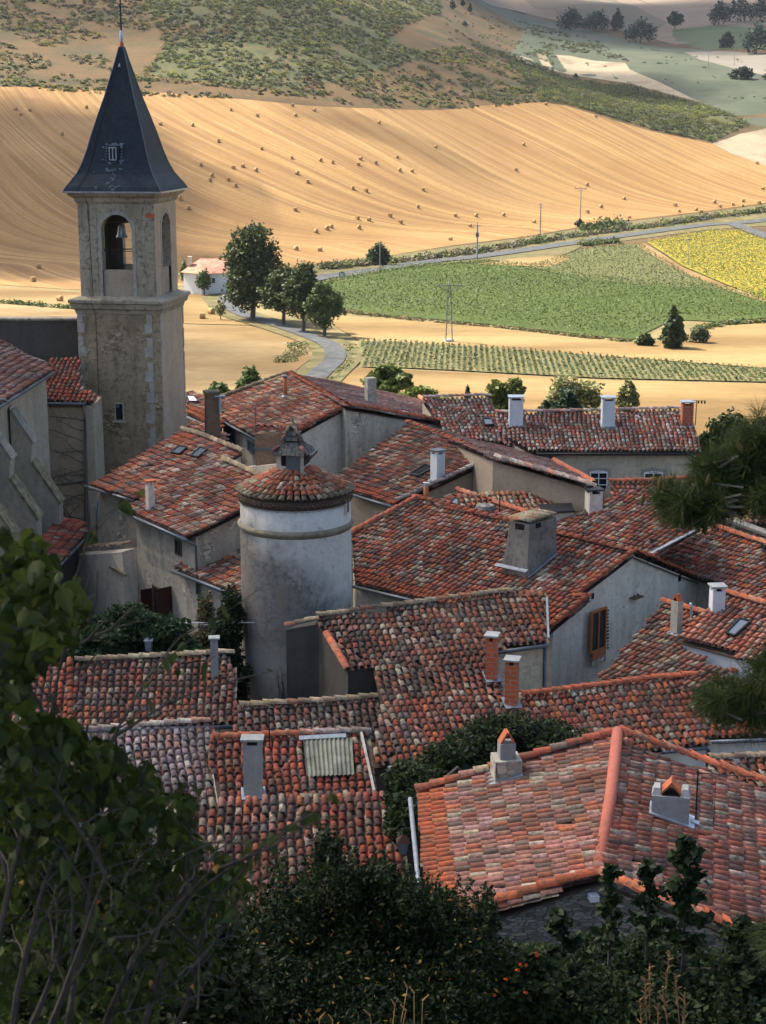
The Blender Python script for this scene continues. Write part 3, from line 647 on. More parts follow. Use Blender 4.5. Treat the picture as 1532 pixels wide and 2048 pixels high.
# ---------------------------------------------------------------- foliage generators
def leafcards(P, size, cols, up=.35, asp=.55, jit=.4, shape='diamond'):
    """P (n,3) leaf places; returns verts, quads, tints"""
    n = len(P); nrm = RNG.normal(size=(n, 3)); nrm[:, 2] = np.abs(nrm[:, 2])+up; nrm /= np.linalg.norm(nrm, axis=1)[:, None]
    a = np.cross(nrm, RNG.normal(size=(n, 3))); a /= np.linalg.norm(a, axis=1)[:, None]; b = np.cross(nrm, a)
    s = size*RNG.uniform(1-jit, 1+jit, n)[:, None]
    V = np.stack([P-a*s, P-b*s*asp+nrm*s*.12, P+a*s, P+b*s*asp+nrm*s*.12], 1).reshape(-1, 3); F = np.arange(4*n).reshape(-1, 4)
    c = np.array(cols); k = c[RNG.integers(0, len(c), n)]*RNG.uniform(.7, 1.3, (n, 1)); return V, F, k
def crown_pts(blobs, n, shell=.55):
    """random points in ellipsoids (cx,cy,cz,rx,ry,rz), thicker towards their skins, broken into clumps"""
    B = np.array(blobs, float); vol = B[:, 3]*B[:, 4]*B[:, 5]; w = vol**.75; k = RNG.choice(len(B), n, p=w/w.sum())
    d = RNG.normal(size=(n, 3)); d /= np.linalg.norm(d, axis=1)[:, None]; r = shell+(1-shell)*RNG.random(n)**.7; r *= RNG.choice([1, .6], n, p=[.8, .2])
    ph = RNG.uniform(0, 6, 3)
    lump = 1+.22*np.sin(d[:, 0]*5+ph[0]+k)*np.sin(d[:, 1]*6+ph[1])+.16*np.sin(d[:, 2]*7+ph[2]+k*2)
    P = B[k, :3]+d*B[k, 3:]*(r*lump)[:, None]
    return P
def tree(name, label, cat, base, blobs, n, size, cols, trunk=.2, top=None, limbs=5, group=None, mat='leaffar', th=None, bark='bark', up=.35, asp=.6, crown='crown'):
    th = th or Thing(name, label, cat, base, group); base = np.array(base, float)
    B = np.array(blobs, float); m = MB(); cc = B[:, :3].mean(0); hz = (B[:, 2]-B[:, 5]).min()
    tp = np.array([cc[0], cc[1], (hz+cc[2])/2+.3]) if top is None else np.array(top)
    mid = (base+tp)/2+np.array([trunk*.8, -trunk*.4, 0])
    m.tube([base-[0, 0, .3], mid, tp], [trunk*1.25, trunk, trunk*.6], 7)
    for i in range(limbs):
        b = B[i % len(B)]; e = b[:3]+RNG.normal(size=3)*b[3:]*.35; q = tp*.6+e*.4+[0, 0, .1*np.linalg.norm(e-tp)]; m.tube([mid*.3+tp*.7, q, e], [trunk*.5, trunk*.3, trunk*.1], 5)
    m.to(th, 'trunk', M[bark])
    P = crown_pts(blobs, n, shell=.35 if mat == 'leaffar' else .5); V, F, T = leafcards(P, size, cols, up, asp); th.add(crown, V, F, M[mat], tint=T)
    return th
G_OAK = [(.055, .075, .022), (.075, .10, .03), (.045, .065, .02), (.10, .125, .04)]
G_OAK2 = [(.05, .07, .022), (.065, .09, .03), (.045, .062, .02), (.08, .10, .035)]
G_LIGHT = [(.16, .20, .05), (.20, .23, .07), (.12, .16, .045), (.26, .26, .09)]
G_SCRUB = [(.07, .10, .025), (.10, .13, .035), (.14, .15, .04), (.055, .075, .03), (.17, .18, .045)]
G_DRY = [(.14, .11, .08), (.17, .14, .09), (.10, .10, .06)]
def pxtree(name, label, cat, u, vb, vt, wpx, spec, n, size, cols, Y=None, group=None, trunk=.2, **kw):
    """tree whose foot is at pixel (u,vb) on the ground; spec = blobs in units of the tree box (x -1..1, z 0..1, r)"""
    b = gat(u, vb) if Y is None else atY(u, vb, Y); D = b[1]; h = atY(u, vt, D)[2]-b[2]; w = wpx/FPX*D*1.03
    bl = [(b[0]+x*w/2, b[1]+y*w/2, b[2]+z*h, rx*w/2, rx*w/2*.9, rz*h) for (x, y, z, rx, rz) in spec]
    return tree(name, label, cat, b, bl, n, size, cols, trunk, top=(b[0], b[1], b[2]+h*.5), group=group, **kw)
ROUND = [(0, 0, .68, .62, .30), (-.45, .1, .52, .5, .24), (.45, -.1, .55, .5, .25), (0, -.3, .42, .6, .2), (.15, .2, .85, .4, .15)]
BUSHY = [(0, 0, .5, .7, .45), (-.5, .1, .35, .5, .33), (.5, -.1, .38, .5, .35), (.1, -.3, .75, .4, .25)]
CONE = [(0, 0, .25, .95, .25), (0, 0, .45, .75, .25), (.05, 0, .65, .5, .22), (0, 0, .85, .3, .17)]
OPEN = [(-.5, 0, .55, .42, .26), (.1, .2, .75, .42, .24), (.55, -.1, .6, .4, .28), (0, -.2, .4, .5, .22), (-.2, .1, .9, .25, .12)]

# scrub on the hill: uncountable
def scrub():
    zones = [([(270, -10), (880, -10), (880, 30), (770, 80), (860, 110), (700, 160), (560, 190), (480, 178), (270, 160), (330, 90)], .80, 0, 1.0),
             ([(-20, -10), (280, -10), (300, 60), (180, 80), (-20, 100)], .62, 1, 1.0), ([(-20, 100), (200, 110), (330, 175), (-20, 172)], .42, 0, .8),
             ([(560, 190), (700, 160), (900, 90), (1100, 90), (1110, 150), (1060, 200), (960, 208), (850, 218), (700, 212)], .55, 0, 1.0),
             ([(1010, 120), (1110, 150), (1260, 170), (1400, 208), (1495, 248), (1425, 284), (1300, 258), (1200, 228), (1130, 207), (1080, 200)], 1.0, 0, 1.2),
             ([(880, 10), (1100, 50), (1220, 100), (1250, 128), (1150, 120), (1020, 108), (900, 90)], .14, 0, .8),
             ([(1020, 40), (1200, 85), (1260, 125), (1180, 118), (1080, 80)], .35, 1, .8),
             ([(0, 160), (500, 190), (900, 212), (1090, 200), (1090, 204), (900, 217), (500, 198), (0, 172)], .8, 0, .8),
             ([(900, 90), (1000, 40), (1400, 100), (1532, 130), (1532, 250), (1300, 160), (1100, 110)], .03, 0, .7)]
    C = []
    for pix, dens, kind, k in zones:
        P = [gat(*p)[:2] for p in pix]; A = np.array(P); x0, y0 = A.min(0); x1, y1 = A.max(0); n = int((x1-x0)*(y1-y0)*dens/3.2)
        n = min(n, 11000); x = RNG.uniform(x0, x1, n); y = RNG.uniform(y0, y1, n); m = inpoly(x, y, [tuple(p) for p in P])
        cl = np.sin(x/9+3)*np.sin(y/11+x/23)+.6*np.sin(x/4.3+y/5.1)+.3*np.sin(x/2.1)
        m &= (cl > (0.30-dens*1.5)) ; 
        for a, b in zip(x[m], y[m]): C.append((a, b, k*RNG.uniform(.35, 1.25)*(1 if dens < .9 else 1.2), kind))
    C = np.array(C); n = len(C); r = C[:, 2]; z = Z(C[:, 0], C[:, 1]); per = 52
    base = np.array(G_SCRUB)[RNG.integers(0, 5, n)]; dry = (RNG.random(n) < np.where(C[:, 3] > 0, .5, .12)); base[dry] = np.array(G_DRY)[RNG.integers(0, 3, dry.sum())]
    yel = RNG.random(n) < .10; base[yel] = (.26, .25, .04); base = base*np.array([.98, 1.0, .75]); tone = (.85+.3*np.sin(C[:, 0]/14)*np.sin(C[:, 1]/17)); base = base*tone[:, None]
    d = RNG.normal(size=(n, per, 3)); d /= np.linalg.norm(d, axis=2)[..., None]; d[..., 2] = np.abs(d[..., 2])
    P = np.stack([C[:, 0], C[:, 1], z+r*.1], 1)[:, None]+d*(r[:, None]*RNG.uniform(.5, 1.1, (n, per)))[..., None]*np.array([1.15, 1.15, .9])
    V, F, _ = leafcards(P.reshape(-1, 3), .20, [(1, 1, 1)], 1.9, .85, .4); T = np.repeat(base, per, 0)*RNG.uniform(.8, 1.2, (n*per, 1))
    o = mesh_obj('scrub', V, F, M['leaffar'], tint=T); tag(o, 'green and olive scrub bushes scattered over the dry hillside above the stubble', 'scrub', kind='stuff'); print('scrub', n)
scrub()
M['bushground'] = mat_ground('green_hill_cover', [(.3, (.07, .085, .028)), (.5, (.13, .135, .045)), (.7, (.20, .17, .07))], .09, .8, .5)
drape('green_hillside', [(270, -30), (880, -30), (885, 20), (775, 60), (800, 88), (850, 112), (700, 160), (560, 178), (480, 172), (300, 150), (330, 90), (420, 60), (300, 30)], M['bushground'], .6, 8)
drape('green_hillside', [(1120, 160), (1260, 178), (1400, 212), (1492, 247), (1425, 283), (1300, 257), (1200, 227), (1130, 206), (1090, 190)], M['bushground'], 3.0, 6)
def crop_plants(name, label, pix, ang, pitch, step, h, size, cols, heads=None, thin=0.0, lean=.5):
    P = [gat(*p)[:2] for p in pix]; A = np.array(P); c, s = math.cos(ang), math.sin(ang); R = A@np.array([[c, -s], [s, c]])
    a0, b0 = R.min(0); a1, b1 = R.max(0); a, b = np.meshgrid(np.arange(a0, a1, step), np.arange(b0, b1, pitch)); a = a.ravel()+RNG.uniform(-.5, .5, a.size)*step; b = b.ravel()+RNG.normal(0, pitch*.10, b.size)
    x = c*a-s*b; y = s*a+c*b; m = inpoly(x, y, [tuple(p) for p in P]); m &= RNG.random(x.size) > thin; x, y = x[m], y[m]; n = len(x)
    z = Z(x, y); k = 3; Q = np.stack([x, y, z], 1)[:, None]+RNG.normal(size=(n, k, 3))*np.array([.16, .16, .0])*size*2.2; Q[..., 2] += h*RNG.uniform(.35, 1.05, (n, k)); 
    V, F, T = leafcards(Q.reshape(-1, 3), size, [tuple(v*.62 for v in c_) for c_ in cols], lean+1.0, .55); tone = np.repeat(.85+.22*np.sin(x/17+y/31)*np.sin(y/9), k)[:, None]; T = T*tone
    if heads: m = RNG.random(len(T)) < heads[0]; T[m] = np.array(heads[1])*RNG.uniform(.8, 1.2, (int(m.sum()), 1))
    o = mesh_obj(name, V, F, M['leaffar'], tint=T); tag(o, label, 'crop', kind='stuff'); print(name, n)
crop_plants('maize_plants', 'tall green maize standing in the wide field below the country road', [(640, 573), (700, 556), (766, 541), (866, 531), (976, 525), (1060, 538), (1130, 552), (1271, 570), (1406, 577), (1480, 587), (1540, 596), (1600, 603), (1600, 642), (1532, 637), (1440, 645), (1366, 641), (1326, 650), (1266, 680), (1216, 676), (1000, 652), (850, 638), (766, 630), (690, 622), (655, 605)], .2, 1.1, .5, 1.2, .19, [(.11, .18, .018), (.14, .21, .028), (.17, .23, .035), (.09, .15, .016)])
crop_plants('pale_crop', 'pale green crop between the maize and the sunflowers', [(1050, 533), (1130, 512), (1160, 500), (1200, 494), (1281, 489), (1330, 522), (1380, 552), (1440, 575), (1480, 588), (1406, 578), (1271, 571), (1130, 552)], .6, 1.2, .6, .6, .2, [(.18, .21, .06), (.24, .25, .08), (.14, .17, .05)], None, .25)
crop_plants('sunflowers', 'yellow sunflowers in bloom in the field at the right edge', [(1296, 486), (1380, 470), (1420, 464), (1480, 464), (1532, 483), (1600, 500), (1600, 622), (1532, 602), (1450, 570), (1366, 534)], -.4, 1.2, .6, 1.1, .19, [(.16, .19, .03), (.20, .22, .035), (.10, .14, .02)], (.36, (.44, .32, .02)))
crop_plants('young_maize', 'rows of young green plants in the long strip behind the village', [(722, 684), (800, 686), (1000, 699), (1100, 707), (1300, 722), (1532, 741), (1600, 745), (1600, 770), (1532, 766), (1200, 758), (900, 742), (800, 737), (728, 736)], 1.52, .72, .30, .55, .18, [(.13, .18, .05), (.17, .22, .07), (.10, .14, .04), (.22, .25, .09)], None, .1)
def band(name, label, pix, n, r, cols, per=40, size=.3, hz=.9, kind='stuff', cat='hedge'):
    """low bushes along a pixel line"""
    P = [gat(*p) for p in pix]; L = [np.linalg.norm(b-a) for a, b in zip(P, P[1:])]; tot = sum(L); C = []
    for i in range(n):
        s = RNG.random()*tot; k = 0
        while s > L[k] and k < len(L)-1: s -= L[k]; k += 1
        q = P[k]+(P[k+1]-P[k])*(s/L[k]); q = q[:2]+RNG.normal(size=2)*r*.5; C.append((q[0], q[1], r*RNG.uniform(.5, 1.3)))
    C = np.array(C); z = Z(C[:, 0], C[:, 1]); d = RNG.normal(size=(n, per, 3)); d /= np.linalg.norm(d, axis=2)[..., None]; d[..., 2] = np.abs(d[..., 2])
    Q = np.stack([C[:, 0], C[:, 1], z], 1)[:, None]+d*(C[:, 2][:, None]*RNG.uniform(.5, 1.1, (n, per)))[..., None]*np.array([1.1, 1.1, hz])
    V, F, _ = leafcards(Q.reshape(-1, 3), size, [(1, 1, 1)], .5, .7); T = np.repeat(np.array(cols)[RNG.integers(0, len(cols), n)], per, 0)*RNG.uniform(.7, 1.3, (n*per, 1))
    o = mesh_obj(name, V, F, M['leaffar'], tint=T); tag(o, label, cat, kind=kind)
band('roadside_growth', 'rough green hedge growth along the far side of the country road', [(640, 540), (760, 528), (830, 522), (960, 505), (1060, 488), (1180, 470), (1300, 455), (1420, 436), (1560, 418)], 330, 1.6, G_SCRUB+G_DRY, 40, .3)
band('roadside_growth', 'dark green hedge clumps between the road and the bale field, right of centre', [(1180, 462), (1200, 458), (1255, 455)], 26, 2.2, G_OAK, 90, .3, 1.2)
band('roadside_growth', 'green bramble strip below the road beside the pale green crop', [(1165, 492), (1200, 488), (1232, 486)], 26, 1.4, G_SCRUB[:3], 70, .25)
band('dry_grass_bank', 'dry grass and brambles on the bank above the village lane', [(560, 725), (600, 705), (590, 690)], 60, 1.0, [(.34, .26, .12), (.22, .20, .08), (.12, .14, .04)], 60, .15, .5, cat='grass bank')
band('field_edge_growth', 'thin green weeds along the edge of the left stubble strip', [(-60, 604), (0, 606), (80, 612), (150, 618)], 40, .9, G_SCRUB, 40, .2, .7, cat='weeds')
band('field_edge_growth', 'rough weeds and bare soil patches right of the tall dark cypress', [(1400, 660), (1450, 650), (1532, 645), (1600, 640)], 60, 1.0, G_SCRUB, 40, .22, .6, cat='weeds')
band('field_edge_growth', 'green weeds at the foot of the straw-coloured meadow behind the back roofs', [(760, 790), (850, 800), (905, 805)], 30, .8, G_LIGHT, 50, .14, .8, cat='weeds')

band('field_edge_growth', 'dry grass margin along the lower edge of the maize field', [(655, 610), (700, 626), (850, 642), (1000, 656), (1216, 680), (1270, 684)], 160, .7, [(.16, .15, .05), (.24, .18, .08), (.10, .11, .03)], 40, .15, .5, cat='field margin')
band('field_edge_growth', 'grass and weeds beside the village lane where it bends', [(700, 690), (700, 720), (676, 745), (640, 772)], 60, .6, [(.16, .15, .05), (.26, .19, .08), (.09, .12, .03)], 40, .12, .5, cat='weeds')
band('field_edge_growth', 'rough grass between the country road and the maize field', [(650, 566), (760, 545), (870, 532), (980, 524)], 110, .9, [(.16, .15, .05), (.22, .17, .07), (.08, .10, .03)], 40, .16, .5, cat='field margin')
# trees of the plain
th = pxtree('poplar_tree', 'tallest broad dark green tree of the roadside clump, beside the white farmhouse', 'tree', 505, 640, 447, 128, [(0, 0, .78, .72, .2), (0, 0, .5, .8, .3), (-.3, .1, .62, .6, .18), (.35, 0, .60, .6, .2), (-.05, -.2, .42, .75, .2), (.1, .1, .9, .45, .1), (-.25, 0, .25, .6, .14), (.4, -.2, .3, .6, .16)], 16000, .27, G_OAK2, trunk=.35)
pxtree('round_tree', 'second dark tree of the roadside clump, just right of the tallest', 'tree', 566, 652, 530, 96, ROUND, 7000, .25, G_OAK2, group='trees on the lane side', trunk=.25)
pxtree('round_tree', 'leafy dark tree with a bare lower trunk, third from the left in the clump', 'tree', 606, 664, 526, 92, ROUND, 7000, .25, G_OAK2, group='trees on the lane side', trunk=.25)
pxtree('round_tree', 'rightmost tree of the roadside clump with a slim forked trunk', 'tree', 648, 674, 566, 86, OPEN+[(.1, 0, .6, .5, .25)], 6000, .22, [(.08, .11, .035), (.10, .13, .045)], group='trees on the lane side', trunk=.22)
pxtree('small_tree', 'small pale green tree in front of the white farmhouse wall', 'tree', 408, 592, 538, 34, ROUND, 900, .28, [(.12, .16, .06), (.09, .13, .05)], trunk=.12)
pxtree('small_tree', 'narrow young tree against the right side of the bell tower', 'tree', 369, 575, 520, 18, ROUND, 600, .25, [(.12, .16, .05), (.16, .19, .06)], trunk=.1)
pxtree('bare_shrub', 'thin half-bare shrub beside the lane near the two fallen bales', 'shrub', 441, 640, 600, 26, OPEN, 420, .16, [(.2, .18, .09), (.16, .17, .07)], trunk=.07)
pxtree('round_bush', 'round dark bush standing beside the country road near the first pole', 'bush', 757, 530, 483, 48, BUSHY, 2000, .32, G_OAK, trunk=.15)
pxtree('round_bush', 'small round dark bush at the foot of the furthest power pole', 'bush', 1159, 454, 437, 19, BUSHY, 500, .3, G_OAK, trunk=.1)
pxtree('cypress_tree', 'tall dark conical tree by the sandy field right of centre', 'tree', 1346, 697, 614, 54, CONE+[(.3, 0, .4, .5, .25), (-.3, 0, .35, .5, .25)], 4500, .26, [(.045, .07, .025), (.06, .085, .03)], trunk=.2)
pxtree('round_bush', 'low dark bush left of the tall conical tree', 'bush', 1290, 692, 667, 36, BUSHY, 1000, .25, G_OAK, trunk=.1)
pxtree('round_bush', 'grey green bush right of the tall conical tree', 'bush', 1398, 686, 650, 44, BUSHY, 900, .22, [(.11, .13, .07), (.14, .16, .08)], trunk=.1)
far = [('dense far tree left of the row at the top right edge of the hill', 1141, 62, 12, 50, 1), ('long dark clump of far trees between two rounder ones', 1190, 62, 20, 60, 1), ('slim far tree rising from the end of the dark clump', 1234, 62, 17, 24, 1), ('large round far tree standing alone right of the dark clump', 1280, 86, 34, 66, 1), ('two-headed small far tree on the brown slope', 1349, 60, 23, 34, 0), ('dark far wood tree at the left of the top right group', 1437, 50, 0, 42, 1), ('dark far wood tree in the middle of the top right group', 1475, 44, -14, 60, 1), ('dark far wood tree at the right of the top right group', 1520, 42, -10, 50, 1), ('big dark tree at the right edge below the far wood', 1512, 108, 42, 58, 1), ('small round far tree left of the big edge tree', 1453, 96, 63, 28, 1), ('dark hedge-like bush below the far grey field', 1483, 158, 133, 48, 1), ('long dark bush at the right edge above the green field', 1555, 160, 140, 60, 1)]
for lb, u, vb, vt, w, dk in far:
    pxtree('far_tree', lb, 'tree', u, vb, vt, w, BUSHY if dk else OPEN, 900, .8, [(.025, .045, .03), (.035, .058, .035), (.05, .07, .045)], group='trees on the far hills', trunk=.3, limbs=2)
for lb, u, vb, vt, w in [('small dark pine on the ridge top, left of three', 905, 18, -4, 14), ('small dark pine on the ridge top, taller one', 940, 24, 6, 10), ('small dark pine at the top edge of the scrub ridge', 925, 12, -8, 12), ('lone small bush on the tan ridge slope', 929, 52, 42, 12), ('dark bush at the tip of the pale far patch', 1151, 157, 147, 9)]:
    pxtree('ridge_pine', lb, 'tree', u, vb, vt, w, CONE, 260, .5, [(.03, .05, .025), (.05, .07, .03)], group='small pines on the scrub ridge', trunk=.12, limbs=1)
# trees just behind the roofs
pxtree('leafy_tree', 'light green tree behind the back houses near the lane bend', 'tree', 775, 800, 733, 104, OPEN, 5200, .17, [(.11, .14, .04), (.14, .17, .05), (.09, .12, .03)], Y=112, trunk=.16)
pxtree('low_bush', 'low bright green bush spreading right of the light green tree', 'bush', 838, 806, 770, 80, BUSHY, 2600, .14, [(.17, .21, .05), (.13, .17, .04)], Y=114, trunk=.08)
pxtree('tiny_cypress', 'tiny dark cypress tip behind the long tiled roof', 'tree', 935, 800, 771, 12, CONE, 500, .10, [(.03, .06, .03), (.04, .07, .03)], Y=100, trunk=.05)
pxtree('leafy_tree', 'yellow green rounded tree behind the left chimney of the long roof', 'tree', 1010, 850, 755, 84, [(-.4, 0, .7, .5, .26), (.4, 0, .72, .5, .26), (0, 0, .45, .7, .26), (.1, 0, .25, .6, .2)], 5200, .15, [(.14, .16, .035), (.10, .13, .03), (.19, .19, .05)], Y=100, trunk=.14)
pxtree('leafy_tree', 'airy yellowish tree with a dark shrub in front, behind the long roof', 'tree', 1146, 860, 748, 118, [(-.3, 0, .75, .5, .24), (.4, 0, .68, .5, .24), (.7, .2, .5, .3, .2), (-.6, 0, .5, .35, .2), (0, .3, .45, .6, .2)], 3600, .14, [(.24, .24, .10), (.20, .22, .08), (.28, .26, .12)], Y=106, trunk=.14)
pxtree('dark_shrub', 'dark blue-green shrub in front of the airy yellowish tree', 'shrub', 1132, 850, 778, 70, BUSHY, 2600, .13, [(.04, .07, .035), (.05, .08, .04)], Y=100, trunk=.08)
pxtree('dark_shrub', 'small dark shrub left of the airy yellowish tree', 'shrub', 1090, 850, 796, 34, BUSHY, 900, .12, [(.04, .07, .03), (.06, .09, .035)], Y=99, trunk=.06)
pxtree('leafy_tree', 'small yellowish tree behind the middle of the long roof, right of its white chimney', 'tree', 1252, 850, 760, 50, ROUND, 2600, .13, [(.22, .22, .08), (.17, .18, .05), (.27, .25, .11)], Y=102, trunk=.1)
pxtree('leafy_tree', 'dense green tree beside the bell tower behind the small skylight roof', 'tree', 502, 805, 734, 62, BUSHY, 3200, .16, [(.07, .11, .03), (.10, .14, .04)], Y=110, trunk=.14)
pxtree('low_bush', 'broad green bush between the bell tower and the old dark chimney', 'bush', 437, 808, 766, 66, BUSHY, 2600, .15, [(.09, .13, .035), (.07, .10, .03)], Y=108, trunk=.1)
pxtree('leafy_tree', 'dark tree at the right end of the long roof, partly behind the pine', 'tree', 1450, 985, 826, 150, ROUND+BUSHY, 7500, .16, [(.055, .08, .025), (.08, .10, .03), (.11, .13, .04)], Y=84, trunk=.2)

# hay bales: one is built, the others are copies
def bales():
    px = [(31, 217), (41, 227), (60, 219), (173, 213), (124, 267), (346, 188), (321, 247), (385, 249), (437, 281), (462, 218), (515, 230), (585, 209), (591, 229), (629, 219), (758, 244), (523, 296), (584, 314), (641, 319), (665, 323), (721, 316), (717, 327), (751, 324), (594, 345), (616, 362), (401, 328), (467, 334), (486, 331), (512, 339), (424, 350), (420, 359), (456, 358), (471, 370), (706, 375), (732, 380), (591, 418), (360, 396), (377, 415), (715, 435), (738, 438), (718, 454), (662, 452), (654, 456), (632, 462), (640, 499), (592, 497), (78, 533), (66, 560), (120, 599)]
    px += [(u/2+766, v/2) for u, v in [(652, 412), (852, 462), (562, 574), (211, 585), (57, 625), (67, 678), (117, 681), (533, 677), (161, 755), (139, 824), (28, 860), (70, 886), (290, 859), (372, 860), (482, 857), (604, 885), (270, 954), (816, 735), (964, 791), (872, 824), (866, 868), (901, 873), (986, 866), (1168, 818), (1185, 841), (1252, 835), (1274, 842), (1347, 822), (1326, 805), (1399, 814), (1438, 820), (1440, 800), (1505, 808), (1519, 750)]]
    lab = {(346, 188): 'straw bale alone by the upper field edge just right of the spire', (1092, 206): 'straw bale on the crest where scrub meets the stubble', (1192, 231): 'straw bale against the scrub edge, right of the crest bale', (1046.5, 287): 'straw bale high on the slope, alone above the middle of the field', (871.5, 292.5): 'straw bale alone in the upper middle of the field', (120, 599): 'straw bale on the low stubble strip left of the bell tower', (66, 560): 'pale straw bale at the foot of the field left of the bell tower', (640, 499): 'straw bale nearest the bottom corner of the stubble field', (758, 244): 'straw bale high on the slope below the upper field edge, centre'}
    src = None
    px += [(423, 625), (405, 634), (940.5, 450), (1174.5, 422.5), (1514, 324.5)]
    lab.update({(423, 625): 'larger straw bale beside the lane, right of the bell tower', (405, 634): 'straw bale lying low beside the lane next to the tower', (940.5, 450): 'dark straw bale on its side above the second power pole', (1174.5, 422.5): 'dark straw bale just right of the furthest power pole', (1514, 324.5): 'straw bale on the whitish field at the right edge'})
    for u, v in px:
        near = v > 590; q = gat(u, v+4); r = .78
        if src is None:
            src = Thing('hay_bale', 'round straw bale', 'hay bale', (0, 0, 0), 'round straw bales on the stubble')
            m = MB(); n = 16; pr = [(0.0, -.62), (.70, -.62), (.77, -.58), (.78, 0), (.77, .58), (.70, .62)]
            for i, (rr, zz) in enumerate([(.66, -.66), (.77, -.60), (.79, -.2), (.78, .2), (.77, .60), (.66, .66)]):
                for k in range(n): t = 2*PI*k/n; w = 1+.025*math.sin(3*t+i); m.V.append((zz, rr*w*math.cos(t), .74+rr*w*math.sin(t)))
            for i in range(5):
                for k in range(n): m.F.append((i*n+k, i*n+(k+1) % n, (i+1)*n+(k+1) % n, (i+1)*n+k))
            m.F.append(tuple(range(n))[::-1]); m.F.append(tuple(5*n+k for k in range(n))); m.to(src, 'bale_body', M['straw'])
            o = src.o
        else: o = copy_tree(src.o, (0, 0, 0))
        o.location = (q[0], q[1], float(Z(q[0], q[1]))); o.rotation_euler = (0, 0, random.uniform(-1.2, 1.2))
        s = random.uniform(.93, 1.06); s *= .64; o.scale = (s, s, s); o['label'] = lab.get((u, v), 'round straw bale lying in the rows of the golden stubble hillside')
bales()

# farmhouse in the plain
def farmhouse():
    b = gat(408, 590); Y = b[1]; z0 = float(b[2]); k = Y*1.02/FPX
    th = Thing('farmhouse', 'small white farmhouse with a pale red tiled roof behind the roadside trees', 'house', (b[0], Y, z0))
    def X(u): return (u-CU)*k
    def zz(v): return atY(408, v, Y)[2]
    x0, x1, x2 = X(373), X(412), X(470); e = zz(546); r = zz(526)+.3; dp = 9.0
    # gable side faces left-front, long side to the right
    V = [(x0, Y+3, z0), (x1, Y, z0), (x2, Y+2, z0), (x2, Y+dp, z0), (x0+1, Y+dp+2, z0), (x0, Y+3, e), (x1, Y, e), (x2, Y+2, e), (x2, Y+dp, e), (x0+1, Y+dp+2, e)]
    th.add('wall', V, [(0, 1, 6, 5), (1, 2, 7, 6), (2, 3, 8, 7), (3, 4, 9, 8), (4, 0, 5, 9)], M['white'])
    a = (x0-.5, Y+2.6, e-.1); bb = (x1, Y-.6, e-.1); c = (x2+.5, Y+1.5, e-.1); d = (x2, Y+dp, e); f = (x0, Y+dp+2, e); R1 = ((x0+x1)/2+1, Y+5.5, r); R2 = (x2, Y+5.5, r)
    th.add('roof', [a, bb, c, d, f, R1, R2], [(0, 1, 5), (1, 2, 6, 5), (2, 3, 6), (3, 4, 5, 6), (4, 0, 5)], mat_plain('far_roof_tiles', (.42, .19, .13), .9, 0, .4, 1.2))
    vp = VPlane((x1, Y, z0), (x2, Y+2, z0)); window(th, vp, [(424, 556), (430, 556), (430, 566), (424, 566)], 'wood', 'glass', 1, 1, fw=.08)
    m = MB(); m.box((X(385), Y+4, r-.2), (.35, 0, 0), (0, .35, 0), (0, 0, .7)); m.to(th, 'chimney', M['grey'])
farmhouse()

# power poles
def pole(lb, u, vb, vt, kind, r=.16):
    b = gat(u, vb); Y = b[1]; h = atY(u, vt, Y)[2]-b[2]; th = Thing('power_pole', lb, 'power pole', b, 'power poles across the plain'); z = np.array([0, 0, 1.])
    mt = M['concrete'] if kind != 'wood' else M['wood']
    if kind == 'lattice':
        m = MB(); w0, w1 = .45, .16; N = int(h/.9)
        for sx in (-1, 1):
            for sy in (-1, 1): m.tube([b+[sx*w0, sy*w0, 0], b+[sx*w1, sy*w1, h]], .05, 4)
        for i in range(N):
            f0, f1 = i/N, (i+1)/N; a0 = w0+(w1-w0)*f0; a1 = w0+(w1-w0)*f1
            m.tube([b+[-a0, -a0, h*f0], b+[a1, -a1, h*f1]], .035, 3); m.tube([b+[a0, a0, h*f0], b+[a1, -a1, h*f1]], .035, 3)
        m.to(th, 'mast', M['zinc'])
    else: MB().tube([b-z*.3, b+z*h], [r*1.2, r*.75], 8).to(th, 'mast', mt)
    m = MB()
    if kind in ('lattice', 'tee'):
        a = 1.6
        m.tube([b+[-a, 0, h-.1], b+[a, .3, h-.1]], .06, 5); m.tube([b+[-a, 0, h-.1], b+[0, 0, h-1]], .04, 4); m.tube([b+[a, .3, h-.1], b+[0, 0, h-1]], .04, 4)
        for x in (-a, 0, a): m.tube([b+[x, 0, h-.1], b+[x, 0, h+.45]], .05, 5)
    elif kind == 'box':
        m.box(b+[0, -.3, h*.72], (.32, 0, 0), (0, .25, 0), (0, 0, .45)); m.tube([b+[-.9, 0, h-.3], b+[.9, 0, h-.3]], .06, 5); m.tube([b+[0, 0, h], b+[0, 0, h+.5]], .06, 5)
    else: m.tube([b+[-.55, 0, h-.2], b+[.55, 0, h-.2]], .05, 5); m.tube([b+[-.5, 0, h-.9], b+[.5, 0, h-.9]], .05, 5)
    m.to(th, 'crossarm', M['zinc'])
    if kind == 'lattice': MB().lathe(b-z*.1, [(.75, 0), (.7, .35), (.5, .5)], 8).to(th, 'footing', M['concrete'])
pole('tall lattice power pylon with a V-shaped crossarm standing in the sandy strip', 898, 684, 570, 'lattice')
pole('pale concrete pole with a transformer box beside the road, centre', 954, 521, 449, 'box', .2)
pole('grey pole with a short double crossarm right of the transformer pole', 1080, 478, 407, 'post', .17)
pole('furthest dark pole with a wide crossarm in the stubble above the hedge', 1160, 452, 376, 'tee', .15)
pole('thin pale pole beside the round roadside bush', 760, 540, 484, 'post', .09)
pole('thin faint pole standing in the sunflower field', 1376, 532, 470, 'post', .07)
